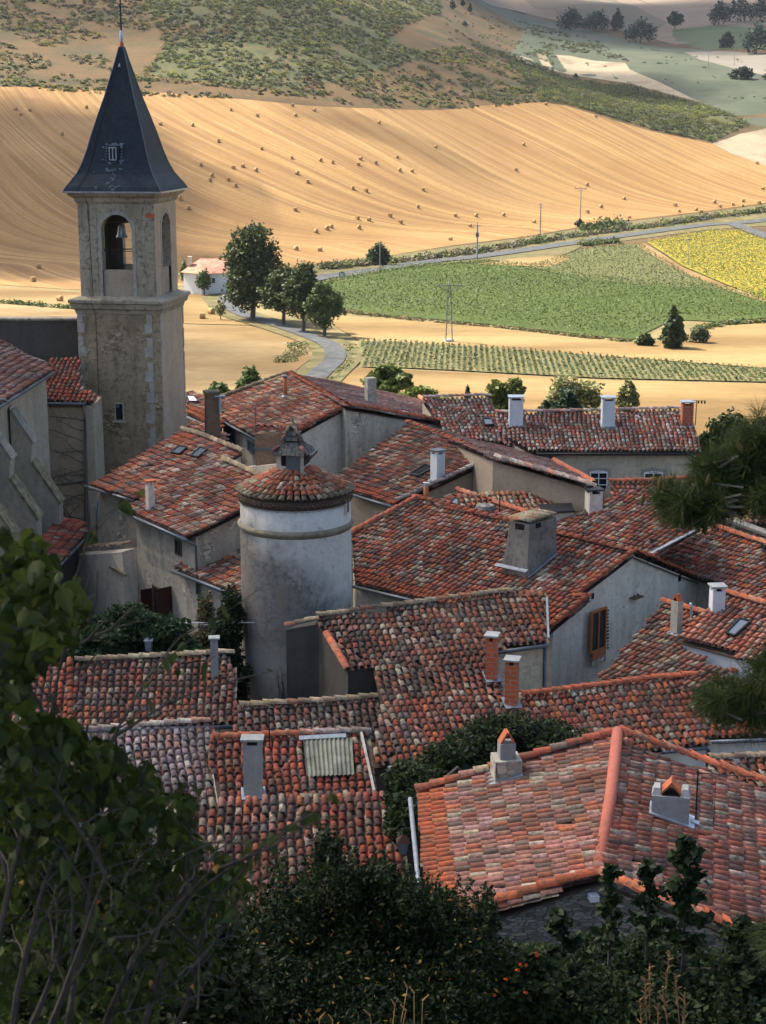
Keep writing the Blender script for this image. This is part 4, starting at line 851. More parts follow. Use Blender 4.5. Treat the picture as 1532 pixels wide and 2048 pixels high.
pole('faint far pole on the blue green slope, left one', 1416, 137, 92, 'post', .12)
pole('faint far pole near the dark bush, right one', 1468, 132, 96, 'post', .12)
def roadsign():
    b = gat(684, 560); th = Thing('road_sign', 'round blue road sign by the bend of the country road', 'sign', b)
    MB().tube([b, b+[0, 0, 1.6]], .05, 6).to(th, 'post', M['zinc'])
    m = MB(); n = 20; V = [(b[0]+.62*math.cos(2*PI*k/n), b[1]-.06-d, b[2]+1.0+.62*math.sin(2*PI*k/n)) for d in (0, .05) for k in range(n)]
    th.add('sign_disc', V, [tuple(range(n))[::-1], tuple(range(n, 2*n))]+[(k, (k+1) % n, n+(k+1) % n, n+k) for k in range(n)], M['bluepaint'])
    m = MB()
    for a in (-.5, 0, .5): m.box((b[0]+a*.45, b[1]-.12, b[2]+1.0), (.06, 0, .04), (0, .01, 0), (-.05, 0, .3))
    m.to(th, 'sign_arrows', M['paint'])
roadsign()

# ---------------------------------------------------------------- the bell tower
zv = np.array([0, 0, 1.])
def at_u(N, d, u):
    """point N+d*t that projects to column u"""
    k = (u-CU)/FPX; f0 = N[1]*_c-N[2]*_s; fd = d[1]*_c-d[2]*_s
    t = (k*f0-N[0])/(d[0]-k*fd); return N+d*t
TA = math.radians(8.6); TX = np.array([math.cos(TA), -math.sin(TA), 0]); TY = np.array([math.sin(TA), math.cos(TA), 0])
def zat(v, Y, u=260): return float(atY(u, v, Y)[2])
M['lausa'] = mat_plain('grey_lichened_slabs', (.095, .09, .08), .95, 0, .6, 9)
M['palewood'] = mat_plain('pale_old_paint', (.30, .33, .36), .7, 0, .3)
M['slatepale'] = mat_plain('bleached_slate', (.10, .125, .15), .7, 0, .5)
def bell_tower():
    N = atY(320, 640, 78.0); Yn = 78.0
    L = at_u(N, TX, 155); Rr = at_u(N, TY, 373); W = np.linalg.norm(L-N); D = W*1.0
    C = (N-TX*W/2+TY*D/2); C[2] = 0
    th = Thing('bell_tower', 'tall square stone bell tower with an open belfry and a dark slate spire', 'bell tower', (C[0], C[1], -24))
    def ring(hw, z): return [C+TX*sx*hw+TY*sy*hw+zv*z for sx, sy in ((-1, -1), (1, -1), (1, 1), (-1, 1))]
    def loft(m, prof):
        b = len(m.V)
        for hw, z in prof: m.V += [tuple(p) for p in ring(hw, z)]
        for i in range(len(prof)-1):
            for k in range(4): m.F.append((b+4*i+k, b+4*i+(k+1) % 4, b+4*i+4+(k+1) % 4, b+4*i+4+k))
        m.F.append((b+3, b+2, b+1, b)); e = b+4*(len(prof)-1); m.F.append((e, e+1, e+2, e+3)); return m
    zc = zat(606, Yn); ze = zat(384, Yn-.3); h = W/2
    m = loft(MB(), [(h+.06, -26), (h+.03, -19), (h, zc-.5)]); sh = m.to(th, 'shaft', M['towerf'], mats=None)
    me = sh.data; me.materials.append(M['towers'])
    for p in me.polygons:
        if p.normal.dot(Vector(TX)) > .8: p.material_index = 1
    # quoins
    q, q2, q3, q4 = MB(), MB(), MB(), MB(); z = -19.5; i = 0
    while z < zc-.7:
        hh = .24; a = (.42 if i % 2 else .26)*random.uniform(.85, 1.1); b2 = (.26 if i % 2 else .42)*.45
        q.box(C-TX*(h+.012-a/2)-TY*(h+.02)+zv*(z+hh), TX*a/2, TY*.012, zv*hh*.96)
        q2.box(C+TX*(h+.014-a/2-.40)-TY*(h+.02)+zv*(z+hh), TX*a/2, TY*.012, zv*hh*.96)
        q3.box(C+TX*(h+.02)-TY*(h-b2/2)+zv*(z+hh), TX*.014, TY*b2/2, zv*hh*.96); q4.box(C+TX*(h+.02)+TY*(h-b2/2)+zv*(z+hh), TX*.014, TY*b2/2, zv*hh*.96)
        z += hh*2*random.uniform(1.0, 1.5) if i % 2 == 0 else hh*2; i += 1
    for k in (q, q2, q3, q4): k.to(th, 'corner_stones', M['quoin'])
    hb = h*.915
    loft(MB(), [(h+.05, zc-.55), (h+.09, zc-.38), (h+.20, zc-.30), (h+.24, zc-.08), (h+.33, zc-.03), (h+.33, zc+.10), (h+.28, zc+.14), (hb+.02, zc+.26)]).to(th, 'lower_cornice', M['belfry'])
    zt = ze-.52
    loft(MB(), [(hb+.03, zt-.04), (hb+.10, zt+.05), (hb+.13, zt+.20), (hb+.33, zt+.32), (hb+.38, zt+.44), (hb+.40, zt+.47)]).to(th, 'upper_cornice', M['belfry'])
    # belfry: four arched walls
    z0 = zc+.15; Hh = zt-z0+.02; ow = .40*hb; sill = zat(543, Yn-.2)-z0; top = zat(431, Yn-.2)-z0; spr = top-ow; th_ = .42
    wl = MB(); ins = []
    for (ax, ay) in ((TX, TY), (TY, -TX), (-TX, -TY), (-TY, TX)):
        # outer plane at -ay*hb ; along ax
        def pt(x, z, dep): return C+ax*x-ay*(hb-dep)+zv*(z0+z)
        K = 12; arc = [(ow*math.cos(PI-PI*i/K), spr+ow*math.sin(PI-PI*i/K)) for i in range(K+1)]
        for dep, flip in ((0, 0), (th_, 1)):
            b = len(wl.V); e = hb-dep*0.999
            P = [(-e, 0), (-e, Hh), (e, Hh), (e, 0), (-ow, 0), (ow, 0), (-ow, sill), (ow, sill)]
            wl.V += [tuple(pt(x, zz, dep)) for x, zz in P]; ab = len(wl.V); wl.V += [tuple(pt(x, zz, dep)) for x, zz in arc]
            tb = len(wl.V); wl.V += [tuple(pt(-e+2*e*i/K, Hh, dep)) for i in range(K+1)]
            F = [(b, b+4, b+6, ab, tb), (b+5, b+3, tb+K, ab+K, b+7)]+[(ab+i, ab+i+1, tb+i+1, tb+i) for i in range(K)]
            if dep > 0: F = [f[::-1] for f in F]
            wl.F += F
            if dep == 0: A0 = (ab, b+6, b+7)
            else:
                for i in range(K): wl.F.append((A0[0]+i, ab+i, ab+i+1, A0[0]+i+1))
                wl.F += [(A0[1], b+6, ab, A0[0]), (A0[0]+K, ab+K, b+7, A0[2])]
        # sill panel, recessed
        ins.append((C-ay*(hb-.10-.1)+zv*(z0+sill/2), ax*ow*.999, ay*.1, zv*sill/2))
        # impost and archivolt strip
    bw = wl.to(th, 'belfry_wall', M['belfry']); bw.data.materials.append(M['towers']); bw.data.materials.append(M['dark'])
    oC = Vector(tuple(C-th.loc))
    for p in bw.data.polygons:
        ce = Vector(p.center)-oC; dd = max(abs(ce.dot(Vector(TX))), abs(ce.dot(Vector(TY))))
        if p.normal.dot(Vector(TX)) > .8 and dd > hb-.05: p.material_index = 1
        if abs(dd-(hb-th_)) < .02 and abs(p.normal.z) < .1: p.material_index = 2  # inner faces coloured dark to stand in for shade inside the belfry
    for a in ins: MB().box(*a).to(th, 'parapet_panel', M['brown'])
    for (ax, ay) in ((TX, TY), (TY, -TX)):
        m = MB(); K = 14
        for i in range(K):
            t = PI*(i+.5)/K; c = C+ax*(ow+.09)*math.cos(t)-ay*(hb+.012)+zv*(z0+spr+(ow+.09)*math.sin(t)); tg = -ax*math.sin(t)+zv*math.cos(t); rd = ax*math.cos(t)+zv*math.sin(t)
            m.box(c, tg*(ow+.12)*PI/K/2*.97, ay*.014, rd*.09)
        for s in (-1, 1):
            zz = 0.1; 
            while zz < spr-.05:
                hh = min(.3, spr-zz); m.box(C+ax*s*(ow+.085)-ay*(hb+.012)+zv*(z0+zz+hh/2), ax*.085, ay*.012, zv*hh*.485); zz += hh
        m.to(th, 'arch_stones', M['quoin'])
    # stone courses on the front piers
    for s in (-1, 1):
        m = MB(); zz = .08; i = 0
        while zz < Hh-.35:
            hh = random.uniform(.26, .40); a0 = ow+.2; a1 = hb-.03; sp = random.uniform(.35, .65)*(a1-a0)
            for x0, x1 in ((a0, a0+sp), (a0+sp, a1)):
                if x1-x0 > .1: m.box(C+TX*s*(x0+x1)/2-TY*(hb+.006)+zv*(z0+zz+hh/2), TX*((x1-x0)/2-.012), TY*.008*random.uniform(.6, 2.0), zv*(hh/2-.012))
            zz += hh; i += 1
        m.to(th, 'ashlar_facing', M['belfry'])
    MB().box(C+TX*(hb-.20)-TY*(hb+.02)+zv*(z0+Hh-.62), TX*.22, TY*.02, zv*.10).to(th, 'orange_repair_block', M['terra'])
    # floor/ceiling near black, interior shade put into the colour
    loft(MB(), [(hb-.43, z0+.02), (hb-.43, z0+.06)]).to(th, 'belfry_floor', M['void']); loft(MB(), [(hb-.1, z0+Hh-.06), (hb-.1, z0+Hh)]).to(th, 'belfry_ceiling', M['void'])
    # bell
    bc = at_u(C-TY*.55, TX, 235); bc[2] = zat(474, bc[1])+.1
    bl = MB().lathe(bc, [(.30, -.12), (.27, -.08), (.21, .06), (.18, .25), (.16, .42), (.10, .50), (.03, .52)], 20).to(th, 'bell', mat_plain('bell_bronze', (.30, .34, .33), .45, .6), smooth=True)
    b2 = bc+TY*.75+TX*.5-zv*.35; MB().lathe(b2, [(.26, -.12), (.23, -.08), (.18, .06), (.15, .25), (.13, .40), (.03, .46)], 20).to(th, 'bell', mat_plain('dark_bell_bronze', (.10, .13, .12), .5, .6), smooth=True)
    MB().tube([bc+TX*-1.0+zv*.62, bc+TX*1.0+zv*.62], .07, 6).box(bc+zv*.75, TX*.30, TY*.07, zv*.13).to(th, 'bell_yoke', M['wood'])
    MB().tube([C-TX*ow*1.3-TY*(hb-.3)+zv*(z0+sill+.95), C+TX*ow*1.3-TY*(hb-.3)+zv*(z0+sill+.98)], .03, 5).tube([C-TX*ow*1.3-TY*(hb-.3)+zv*(z0+sill+.86), C+TX*ow*1.3-TY*(hb-.3)+zv*(z0+sill+.87)], .02, 5).to(th, 'tie_rod', M['iron'])
    # spire: height profile taken from the photo
    B = hb+.50; D0 = FPX/(Yn*1.02); Hs = (384-76)/D0/_c*.86
    prof = [(0, 1), (.03, .955), (.07, .875), (.12, .78), (.187, .695), (.28, .61), (.387, .53), (.52, .42), (.65, .305), (.80, .19), (.92, .100), (1, .045)]
    sp = loft(MB(), [(B*w, ze+Hs*t) for t, w in prof]).to(th, 'spire', M['slate'])
    loft(MB(), [(B+.02, ze-.07), (B+.04, ze+.005)]).to(th, 'eaves_band', M['zincl'], sp)
    m = MB()
    for sx, sy in ((-1, -1), (1, -1), (1, 1)): m.tube([C+TX*sx*(B*w+.005)+TY*sy*(B*w+.005)+zv*(ze+Hs*t) for t, w in prof], .022, 5)
    m.to(th, 'hip_lead', M['zinc'], sp)
    # dormer with a white frame and loose slates round it
    tz = .26; wz = .63; P0 = C-TY*(B*wz+.02)-TX*.10+zv*(ze+Hs*tz)
    d = MB(); d.box(P0-TY*.03, TX*.27, TY*.12, zv*.36); dm = d.to(th, 'spire_window', M['iron'], sp)
    m = MB()
    for s in (-1, 0, 1): m.box(P0-TY*.17+TX*s*.16, TX*.022, TY*.02, zv*.29)
    for s in (-1, 1): m.box(P0-TY*.168+zv*s*.28, TX*.18, TY*.018, zv*.022)
    m.to(th, 'window_frame', M['palewood'], dm)
    m = MB()
    def onsp(x, t, out=.012):
        k = 0
        for (t0, w0), (t1, w1) in zip(prof, prof[1:]):
            if t0 <= t <= t1: k = w0+(w1-w0)*(t-t0)/(t1-t0); break
        return C-TY*(B*k+out)+TX*x+zv*(ze+Hs*t)
    for i in range(70):
        x = random.gauss(-.15, .28); t = random.uniform(.012, .16) if i < 34 else random.choice([random.uniform(.19, .22), random.uniform(.30, .33)])
        s = random.uniform(.02, .07); m.box(onsp(x, t), TX*s*1.1, TY*.012-zv*.0, zv*s*.8+TY*s*.3)
    for s in (-1, 1):
        for j in range(5): m.box(onsp(-.10+s*.37, .215+j*.021, .02), TX*.045, TY*.012, zv*.045)
    for j in range(4): m.box(onsp(-.30+j*.14, .318, .02), TX*.04, TY*.012, zv*.03)
    m.to(th, 'pale_slates', M['slatepale'], sp)
    m = MB(); m.box(onsp(-.03, .865, .04), TX*.05, TY*.04, zv*.02); m.tube([onsp(-.03, .87, .05), onsp(-.03, .888, .03)], [.045, .01], 4); m.to(th, 'spire_vent', M['zincl'], sp)
    top = C+zv*(ze+Hs)
    MB().lathe(top-zv*.05, [(.09, 0), (.11, .10), (.08, .28)], 12).to(th, 'red_finial_collar', M['terra'], sp)
    MB().lathe(top+zv*.24, [(.06, 0), (.09, .12), (.09, .30), (.06, .46), (.03, .52)], 12).to(th, 'white_finial', M['zincl'], sp)
    MB().tube([top+zv*.6, top+zv*3.4], [.045, .03], 6).tube([top+zv*1.1-TX*.2, top+zv*1.0+TX*.02], .02, 4).to(th, 'mast', M['iron'], sp)
    # lightning cable
    m = MB(); m.tube([onsp(-.75*B*w*.98, t, .03) for t, w in prof[:-1] for _ in (0,)][:9]+[onsp(-.05, .97, .03)], .012, 4)
    m.tube([C-TX*.75*hb-TY*(hb+.45)+zv*(ze-.1), C-TX*.72*hb-TY*(hb+.03)+zv*(zt-.1), C-TX*.68*hb-TY*(hb+.03)+zv*(z0+.2), C-TX*.65*hb-TY*(h+.36)+zv*(zc+.12), C-TX*.6*hb-TY*(h+.03)+zv*(zc-.7), C-TX*.6*hb-TY*(h+.05)+zv*-19], .012, 4).to(th, 'lightning_cable', M['iron'])
    vp = VPlane(C-TX*h-TY*(h+.03), C+TX*h-TY*(h+.03))
    window(th, vp, [(230, 805), (248, 806), (248, 842), (230, 841)], 'quoin', 'void', 1, 1, fw=.05, name='small_window', sill='quoin')
    MB().box(vp.hit(235, 811)+vp.n*.03, vp.d*.09, vp.n*.012, zv*.10).to(th, 'window_board', M['zinc'])
    return C, h, vp
TC, TH, TVP = bell_tower()

# ---------------------------------------------------------------- the church
def church():
    th = Thing('church', 'old church with stepped buttresses, creeper stems on the wall and tiled roofs, left edge', 'church', (-17, 72, -24))
    pn = Plane((0, 808), (105, 742), -11, .3, (0, 690)); far = pn.hit(105, 742); near = pn.hit(0, 808); d = (far-near)/np.linalg.norm(far-near)
    ext = near-d*9
    tl = pn.hit(98, 730); up = pn.u
    roof_on(th, pn, [tuple(ext), tuple(far), tuple(pn.hit(97, 729)), tuple(pn.hit(0, 683)), tuple(pn.hit(0, 683)-d*8+up*1.5)], 'pink', 'church', ins=[.45, .2, 0, 0, 0], base=-25)
    gutter(th, pn, [tuple(ext), tuple(far)], r=.07)
    # dark high wall behind
    a = atY(-160, 640, 80.5); b = atY(154, 650, 80.5); MB().box(((a[0]+b[0])/2, 80.9, (a[2]-22)/2), ((b[0]-a[0])/2, 0, 0), (0, .35, 0), (0, 0, (a[2]+22)/2)).to(th, 'high_wall', M['dark'])
    MB().box(((a[0]+b[0])/2, 80.9, a[2]+.03), ((b[0]-a[0])/2, 0, 0), (0, .42, 0), (0, 0, .05)).to(th, 'wall_coping', M['belfry'])
    # chapel
    ps = Plane((60, 802), (165, 803), -12.7, .34, (120, 722))
    roof_on(th, ps, [(60, 803), (187, 801), (187, 786), (158, 778), (158, 716), (104, 716), (96, 735)], 'red', 'brown', ins=[.28, .2, 0, 0, 0, 0, 0], base=-25)
    gutter(th, ps, [(58, 804), (172, 804)], r=.06)
    wy = ps.hit(100, 803)[1]+.28
    MB().box((ps.hit(180, 800)[0]-.05, wy+1.0, -18.3), (.18, 0, 0), (0, 1.2, 0), (0, 0, 5.4)).to(th, 'pier', M['church'])
    # small overlapping tiles under the eave
    O = []; 
    for r in range(2):
        for i in range(14): O.append(ps.hit(64, 806)+np.array([i*.2+r*.1, .20-r*.0, -.16-r*.13]))
    O = np.array(O); n = len(O); V, F, k = tile_mesh(O, np.repeat([[1., 0, 0]], n, 0), np.repeat([[0, 1., 0.]], n, 0), np.repeat([[0, 0, 1.]], n, 0), .9); th.add('eave_tiles', V, F, M['tiles'], tint=np.repeat(pick('dark', n), k, 0))
    # downpipe
    xw = lambda u, v: atY(u, v, wy-.10)
    pipe(th, [xw(166, 806), xw(168, 816), xw(174, 832), xw(175, 870), xw(178, 1000), xw(178, 1060)], .055, 'zincl')
    pipe(th, [xw(169, 835), xw(170, 1050)], .03, 'zinc')
    # creeper stems
    m = MB()
    for k in range(26):
        u0, v0 = (168, random.uniform(840, 1040)) if k % 3 else (random.uniform(80, 160), 1045); P = [xw(u0, v0)]; a = random.uniform(2.6, 3.5) if k % 3 else random.uniform(1.2, 1.9); u, v = u0, v0
        for j in range(random.randint(4, 9)):
            a += random.uniform(-.35, .35); u += 13*math.cos(a); v -= 9*math.sin(a)
            if u < 64 or v < 822: break
            P.append(xw(u, v))
            if random.random() < .6 and j > 0:
                b2 = a+random.choice([-.8, .8]); m.tube([P[-1], xw(max(64, u+12*math.cos(b2)), v-9*math.sin(b2)), xw(max(64, u+20*math.cos(b2)), max(820, v-18*math.sin(b2)))], [.014, .010, .005], 3)
        if len(P) > 1: m.tube(P, list(np.linspace(.022, .006, len(P))), 4)
    m.to(th, 'creeper_stems', M['bark'])
    # buttresses on the aisle wall, each with two sloping copings
    xwall = far[0]-.42
    for i, (Y, du, dv) in enumerate(((66.6, 0, 0), (62.3, -45, 33), (58.3, -92, 70))):
        def px(u, v): p = atY(u+du*.97, v+dv, Y); return (p[0], p[2])
        pr = [px(20, 822), px(64, 886), px(62, 925), px(118, 1006), px(121, 1150)]; pr = [(xwall-.2, pr[0][1]+.15)]+pr+[(pr[-1][0], -25), (xwall-.2, -25)]
        n = len(pr); V = [(x, Y+dy, z) for dy in (0, .85) for x, z in pr]
        th.add('buttress', V, [tuple(range(n)), tuple(range(2*n-1, n-1, -1))]+[(k, n+k, n+(k+1) % n, (k+1) % n) for k in range(n)], M['church'])
        for (a, b, mt) in ((pr[1], pr[2], 'copingp'), (pr[3], pr[4], 'coping')):
            A = np.array([a[0], Y+.42, a[1]]); Bq = np.array([b[0], Y+.42, b[1]]); dd = Bq-A; L = np.linalg.norm(dd); dd /= L; nn = np.array([-dd[2], 0, dd[0]]); nn *= np.sign(nn[2]) if nn[2] else 1; m = MB(); K = 5
            for k in range(K): m.box(A+dd*(L*1.03*(k+.5)/K)+nn*.03, dd*L/K*.5, (0, .45, 0), nn*random.uniform(.04, .06))
            m.to(th, 'buttress_coping', M[mt])
    return th
church()

def leanto():
    th = Thing('low_outbuilding', 'low dark building with a bright orange tiled lean-to roof below the buttresses', 'building', (-13.5, 64, -25))
    p = Plane((85, 1163), (172, 1069), -17, .3, (75, 1080)); a = p.hit(172, 1069); b = p.hit(85, 1163); d = (b-a)/np.linalg.norm(b-a)
    roof_on(th, p, [tuple(b+d*1.2), tuple(a), (170, 1048), (122, 1036), (75, 1078), (20, 1105), (-10, 1230)], 'red', 'dark', ins=[.3, 0, 0, 0, 0, 0, 0], base=-26)
    gutter(th, p, [tuple(b+d), tuple(a)], r=.06)
    th2 = Thing('small_shed', 'small shed with a bright orange ridge half hidden by leaves at the left edge', 'shed', (-12.6, 56, -25))
    p2 = Plane((20, 1225), (74, 1220), -18.0, .35, (45, 1160)); roof_on(th2, p2, [(-20, 1232), (76, 1222), (72, 1180), (-20, 1168)], 'new', 'dark', base=-26, ridge=[('new', (-20, 1170), (73, 1182))])
leanto()

# ---------------------------------------------------------------- houses
def house_beside_tower():
    th = Thing('stone_house', 'large grey-walled house with a stepped eave, at the foot of the bell tower', 'house', (-7, 63, -25))
    p = Plane((245, 1018), (375, 1075), -15, .3, (365, 865))
    roof_on(th, p, [(245, 1018), (375, 1075), (560, 985), (520, 958), (450, 925), (482, 905), (365, 863), (180, 970), (290, 1003)], 'mixed', 'greyd', ins=[.4, .12, 0, 0, 0, 0, .05, .35, .2], base=-26,
            ridge=[('lichen', (365, 864), (400, 874), (482, 906)), ('lichen', (448, 923), (520, 957))], patches=[([(365, 865), (392, 872), (350, 898), (318, 895)], 'new')], eave=None)
    # bright new first tiles on the upper eave
    pts = [p.hit(*q) for q in ((180, 970), (290, 1003), (300, 997), (192, 963))]
    V, F, T = tile_roof(p, pts, 'new', off=-.03); th.add('new_eave_tiles', V, F, M['tiles'], tint=T)
    gutter(th, p, [(243, 1019), (376, 1077)]); gutter(th, p, [(172, 969), (291, 1005)])
    vp = VPlane(atz(262, 1025, -15.2)+np.array([.35, .3, 0]), atz(375, 1075, -15.2)+np.array([.2, .25, 0]))
    gz = p.hit(375, 1077)-p.u*.06
    pipe(th, [gz+zv*-.05, gz+np.array([.3, .4, -.35]), gz+np.array([.3, .4, -1.0]), gz+np.array([.3, .4, -2.2])], .045, 'zinc')
    e0 = VPlane(p.hit(246, 1018)+p.u*np.array([1, 1, 0])*.42, p.hit(375, 1075)+p.u*np.array([1, 1, 0])*.42)
    window(th, e0, [(352, 1078), (364, 1082), (364, 1112), (352, 1108)], 'wood', 'void', 2, 1, fw=.05)
    window(th, e0, [(226, 1191), (250, 1192), (250, 1222), (226, 1220)], 'iron', 'bluepaint', 3, 4, fw=.03, name='barred_window')
    # doorway with open oxblood shutters
    o = window(th, e0, [(308, 1180), (345, 1177), (345, 1262), (308, 1256)], 'wood', 'void', 2, 1, fw=.06, name='french_window')
    a = e0.hit(345, 1215); hh = (e0.hit(345, 1177)-e0.hit(345, 1262))[2]/2
    MB().box(a+e0.n*.35+e0.d*.05, e0.n*.32+e0.d*.04, np.cross(e0.n, zv)*.025, zv*hh).to(th, 'shutter', M['redpaint'])
    a = e0.hit(308, 1218); MB().box(a+e0.n*.28-e0.d*.02, e0.n*.26, np.cross(e0.n, zv)*.025, zv*hh).to(th, 'shutter', M['redpaint'])
    # projecting lower block with a tiled top, left
    A = e0.hit(165, 1100); B = e0.hit(268, 1092); L = np.linalg.norm((B-A)[:2]); c = (A+B)/2; c[2] = 0
    tp = [A-e0.n*.1-zv*.1, B-e0.n*.1-zv*.1, B+e0.n*.5-zv*.18, A+e0.n*.5-zv*.18]; bt = [np.array([q[0], q[1], -26]) for q in tp]
    th.add('front_block', bt+tp, [(0, 3, 2, 1), (4, 5, 6, 7), (0, 1, 5, 4), (1, 2, 6, 5), (2, 3, 7, 6), (3, 0, 4, 7)], M['grey'])
    n = 9; O = np.array([A+(B-A)*((i+.5)/n)+e0.n*.62+zv*.02 for i in range(n)]); V, F, k = tile_mesh(O, np.repeat([e0.d], n, 0), np.repeat([-e0.n+zv*.25], n, 0), np.repeat([zv], n, 0), 1.35); th.add('ledge_tiles', V, F, M['tiles'], tint=np.repeat(pick('lichen', n), k, 0))
    MB().box((e0.hit(238, 1140)+e0.hit(285, 1136))/2+e0.n*.56, e0.d*.75, e0.n*.03, zv*.05).to(th, 'old_lintel', M['coping'])
    pipe(th, [e0.hit(198, 1000)+e0.n*.1, e0.hit(198, 1090)+e0.n*.1], .045, 'zinc')
    chimney(th, p, 301, 1018, 19, 48, 'grey', cap='open', capmat='terra')
    skylight(th, p, [(344, 911), (360, 898), (376, 901), (361, 914)]); skylight(th, p, [(384, 917), (402, 901), (416, 905), (398, 921)])
    # tall brick stack and the pale wall it rises from
    q = atY(538, 975, 64.5); e = np.array([.93, -.36, 0]); f = np.array([.36, .93, 0]); w = 44/FPX*67
    z1 = zat(866, 64.5, 538); st = MB().box((q[0], q[1], (z1-18)/2), e*w/2, f*w*.32, zv*((z1+18)/2)).to(th, 'chimney', M['oldbrick'])
    MB().box((q[0], q[1], z1-.62), e*(w/2+.04), f*(w*.32+.04), zv*.05).to(th, 'chimney_band', M['zinc'], st)
    n = 6; O = np.array([(q[0], q[1], z1+.12)+e*((i % 3+.5)*w/3-w/2)*1.0+f*(w*.36 if i > 2 else -w*.36) for i in range(n)]); B_ = np.array([(-f if i > 2 else f)+zv*.3 for i in range(n)]); A_ = np.array([(-e if i > 2 else e) for i in range(n)])
    V, F, k = tile_mesh(O, A_, B_, np.repeat([zv], n, 0), 1.25); th.add('tile_cap', V, F, M['tiles'], st, tint=np.repeat(pick('red', n), k, 0))
    a, b = atY(462, 930, 66.0), atY(560, 945, 62.6); d = (b-a); d[2] = 0; L = np.linalg.norm(d); d /= L; c = (a+b)/2; f = np.array([-d[1], d[0], 0])
    V = [a-f*.15-zv*.02, b-f*.15, b+f*.4, a+f*.4]; V = [np.array([x[0], x[1], -18]) for x in V]+[x+zv*(.35 if i in (1, 2) else -.12) for i, x in enumerate(V)]
    th.add('plastered_wall', V, [(0, 3, 2, 1), (4, 5, 6, 7), (0, 1, 5, 4), (1, 2, 6, 5), (2, 3, 7, 6), (3, 0, 4, 7)], M['tan'])
    return p
PA = house_beside_tower()

def annex():
    th = Thing('lean_to_annex', 'low annex with a mossy tiled lean-to roof, left of the round tower', 'building', (-6, 58, -25))
    p = Plane((350, 1138), (480, 1189), -16.5, .3, (480, 1079)); roof_on(th, p, [(350, 1138), (480, 1189), (560, 1145), (540, 1058), (480, 1078), (381, 1118)], 'mixed', 'greyd', ins=[.35, .1, 0, 0, 0, 0], base=-26)
    gutter(th, p, [(347, 1138), (482, 1191)])
    a = p.hit(381, 1116)-zv*.1; b = p.hit(540, 1056); d = b-a; L = np.linalg.norm(d); f = np.array([-d[1], d[0], 0])/L; V = [a, b, b+f*.4, a+f*.4]
    hh = .95; th.add('rubble_wall', [x-zv*2 for x in V]+[x+zv*hh for x in V], [(0, 3, 2, 1), (4, 5, 6, 7), (0, 1, 5, 4), (1, 2, 6, 5), (2, 3, 7, 6), (3, 0, 4, 7)], M['rubble'])
    MB().box((a+b)/2+zv*.12-f*.03, d/2, f*.05, zv*.06).to(th, 'flashing', M['zincl'])
    e0 = VPlane(p.hit(350, 1138)+p.u*np.array([1, 1, 0])*.36, p.hit(480, 1189)+p.u*np.array([1, 1, 0])*.36)
    window(th, e0, [(378, 1190), (405, 1200), (405, 1290), (378, 1285)], 'greenpaint', 'greenpaint', 1, 1, fw=.06, name='green_door')
annex()

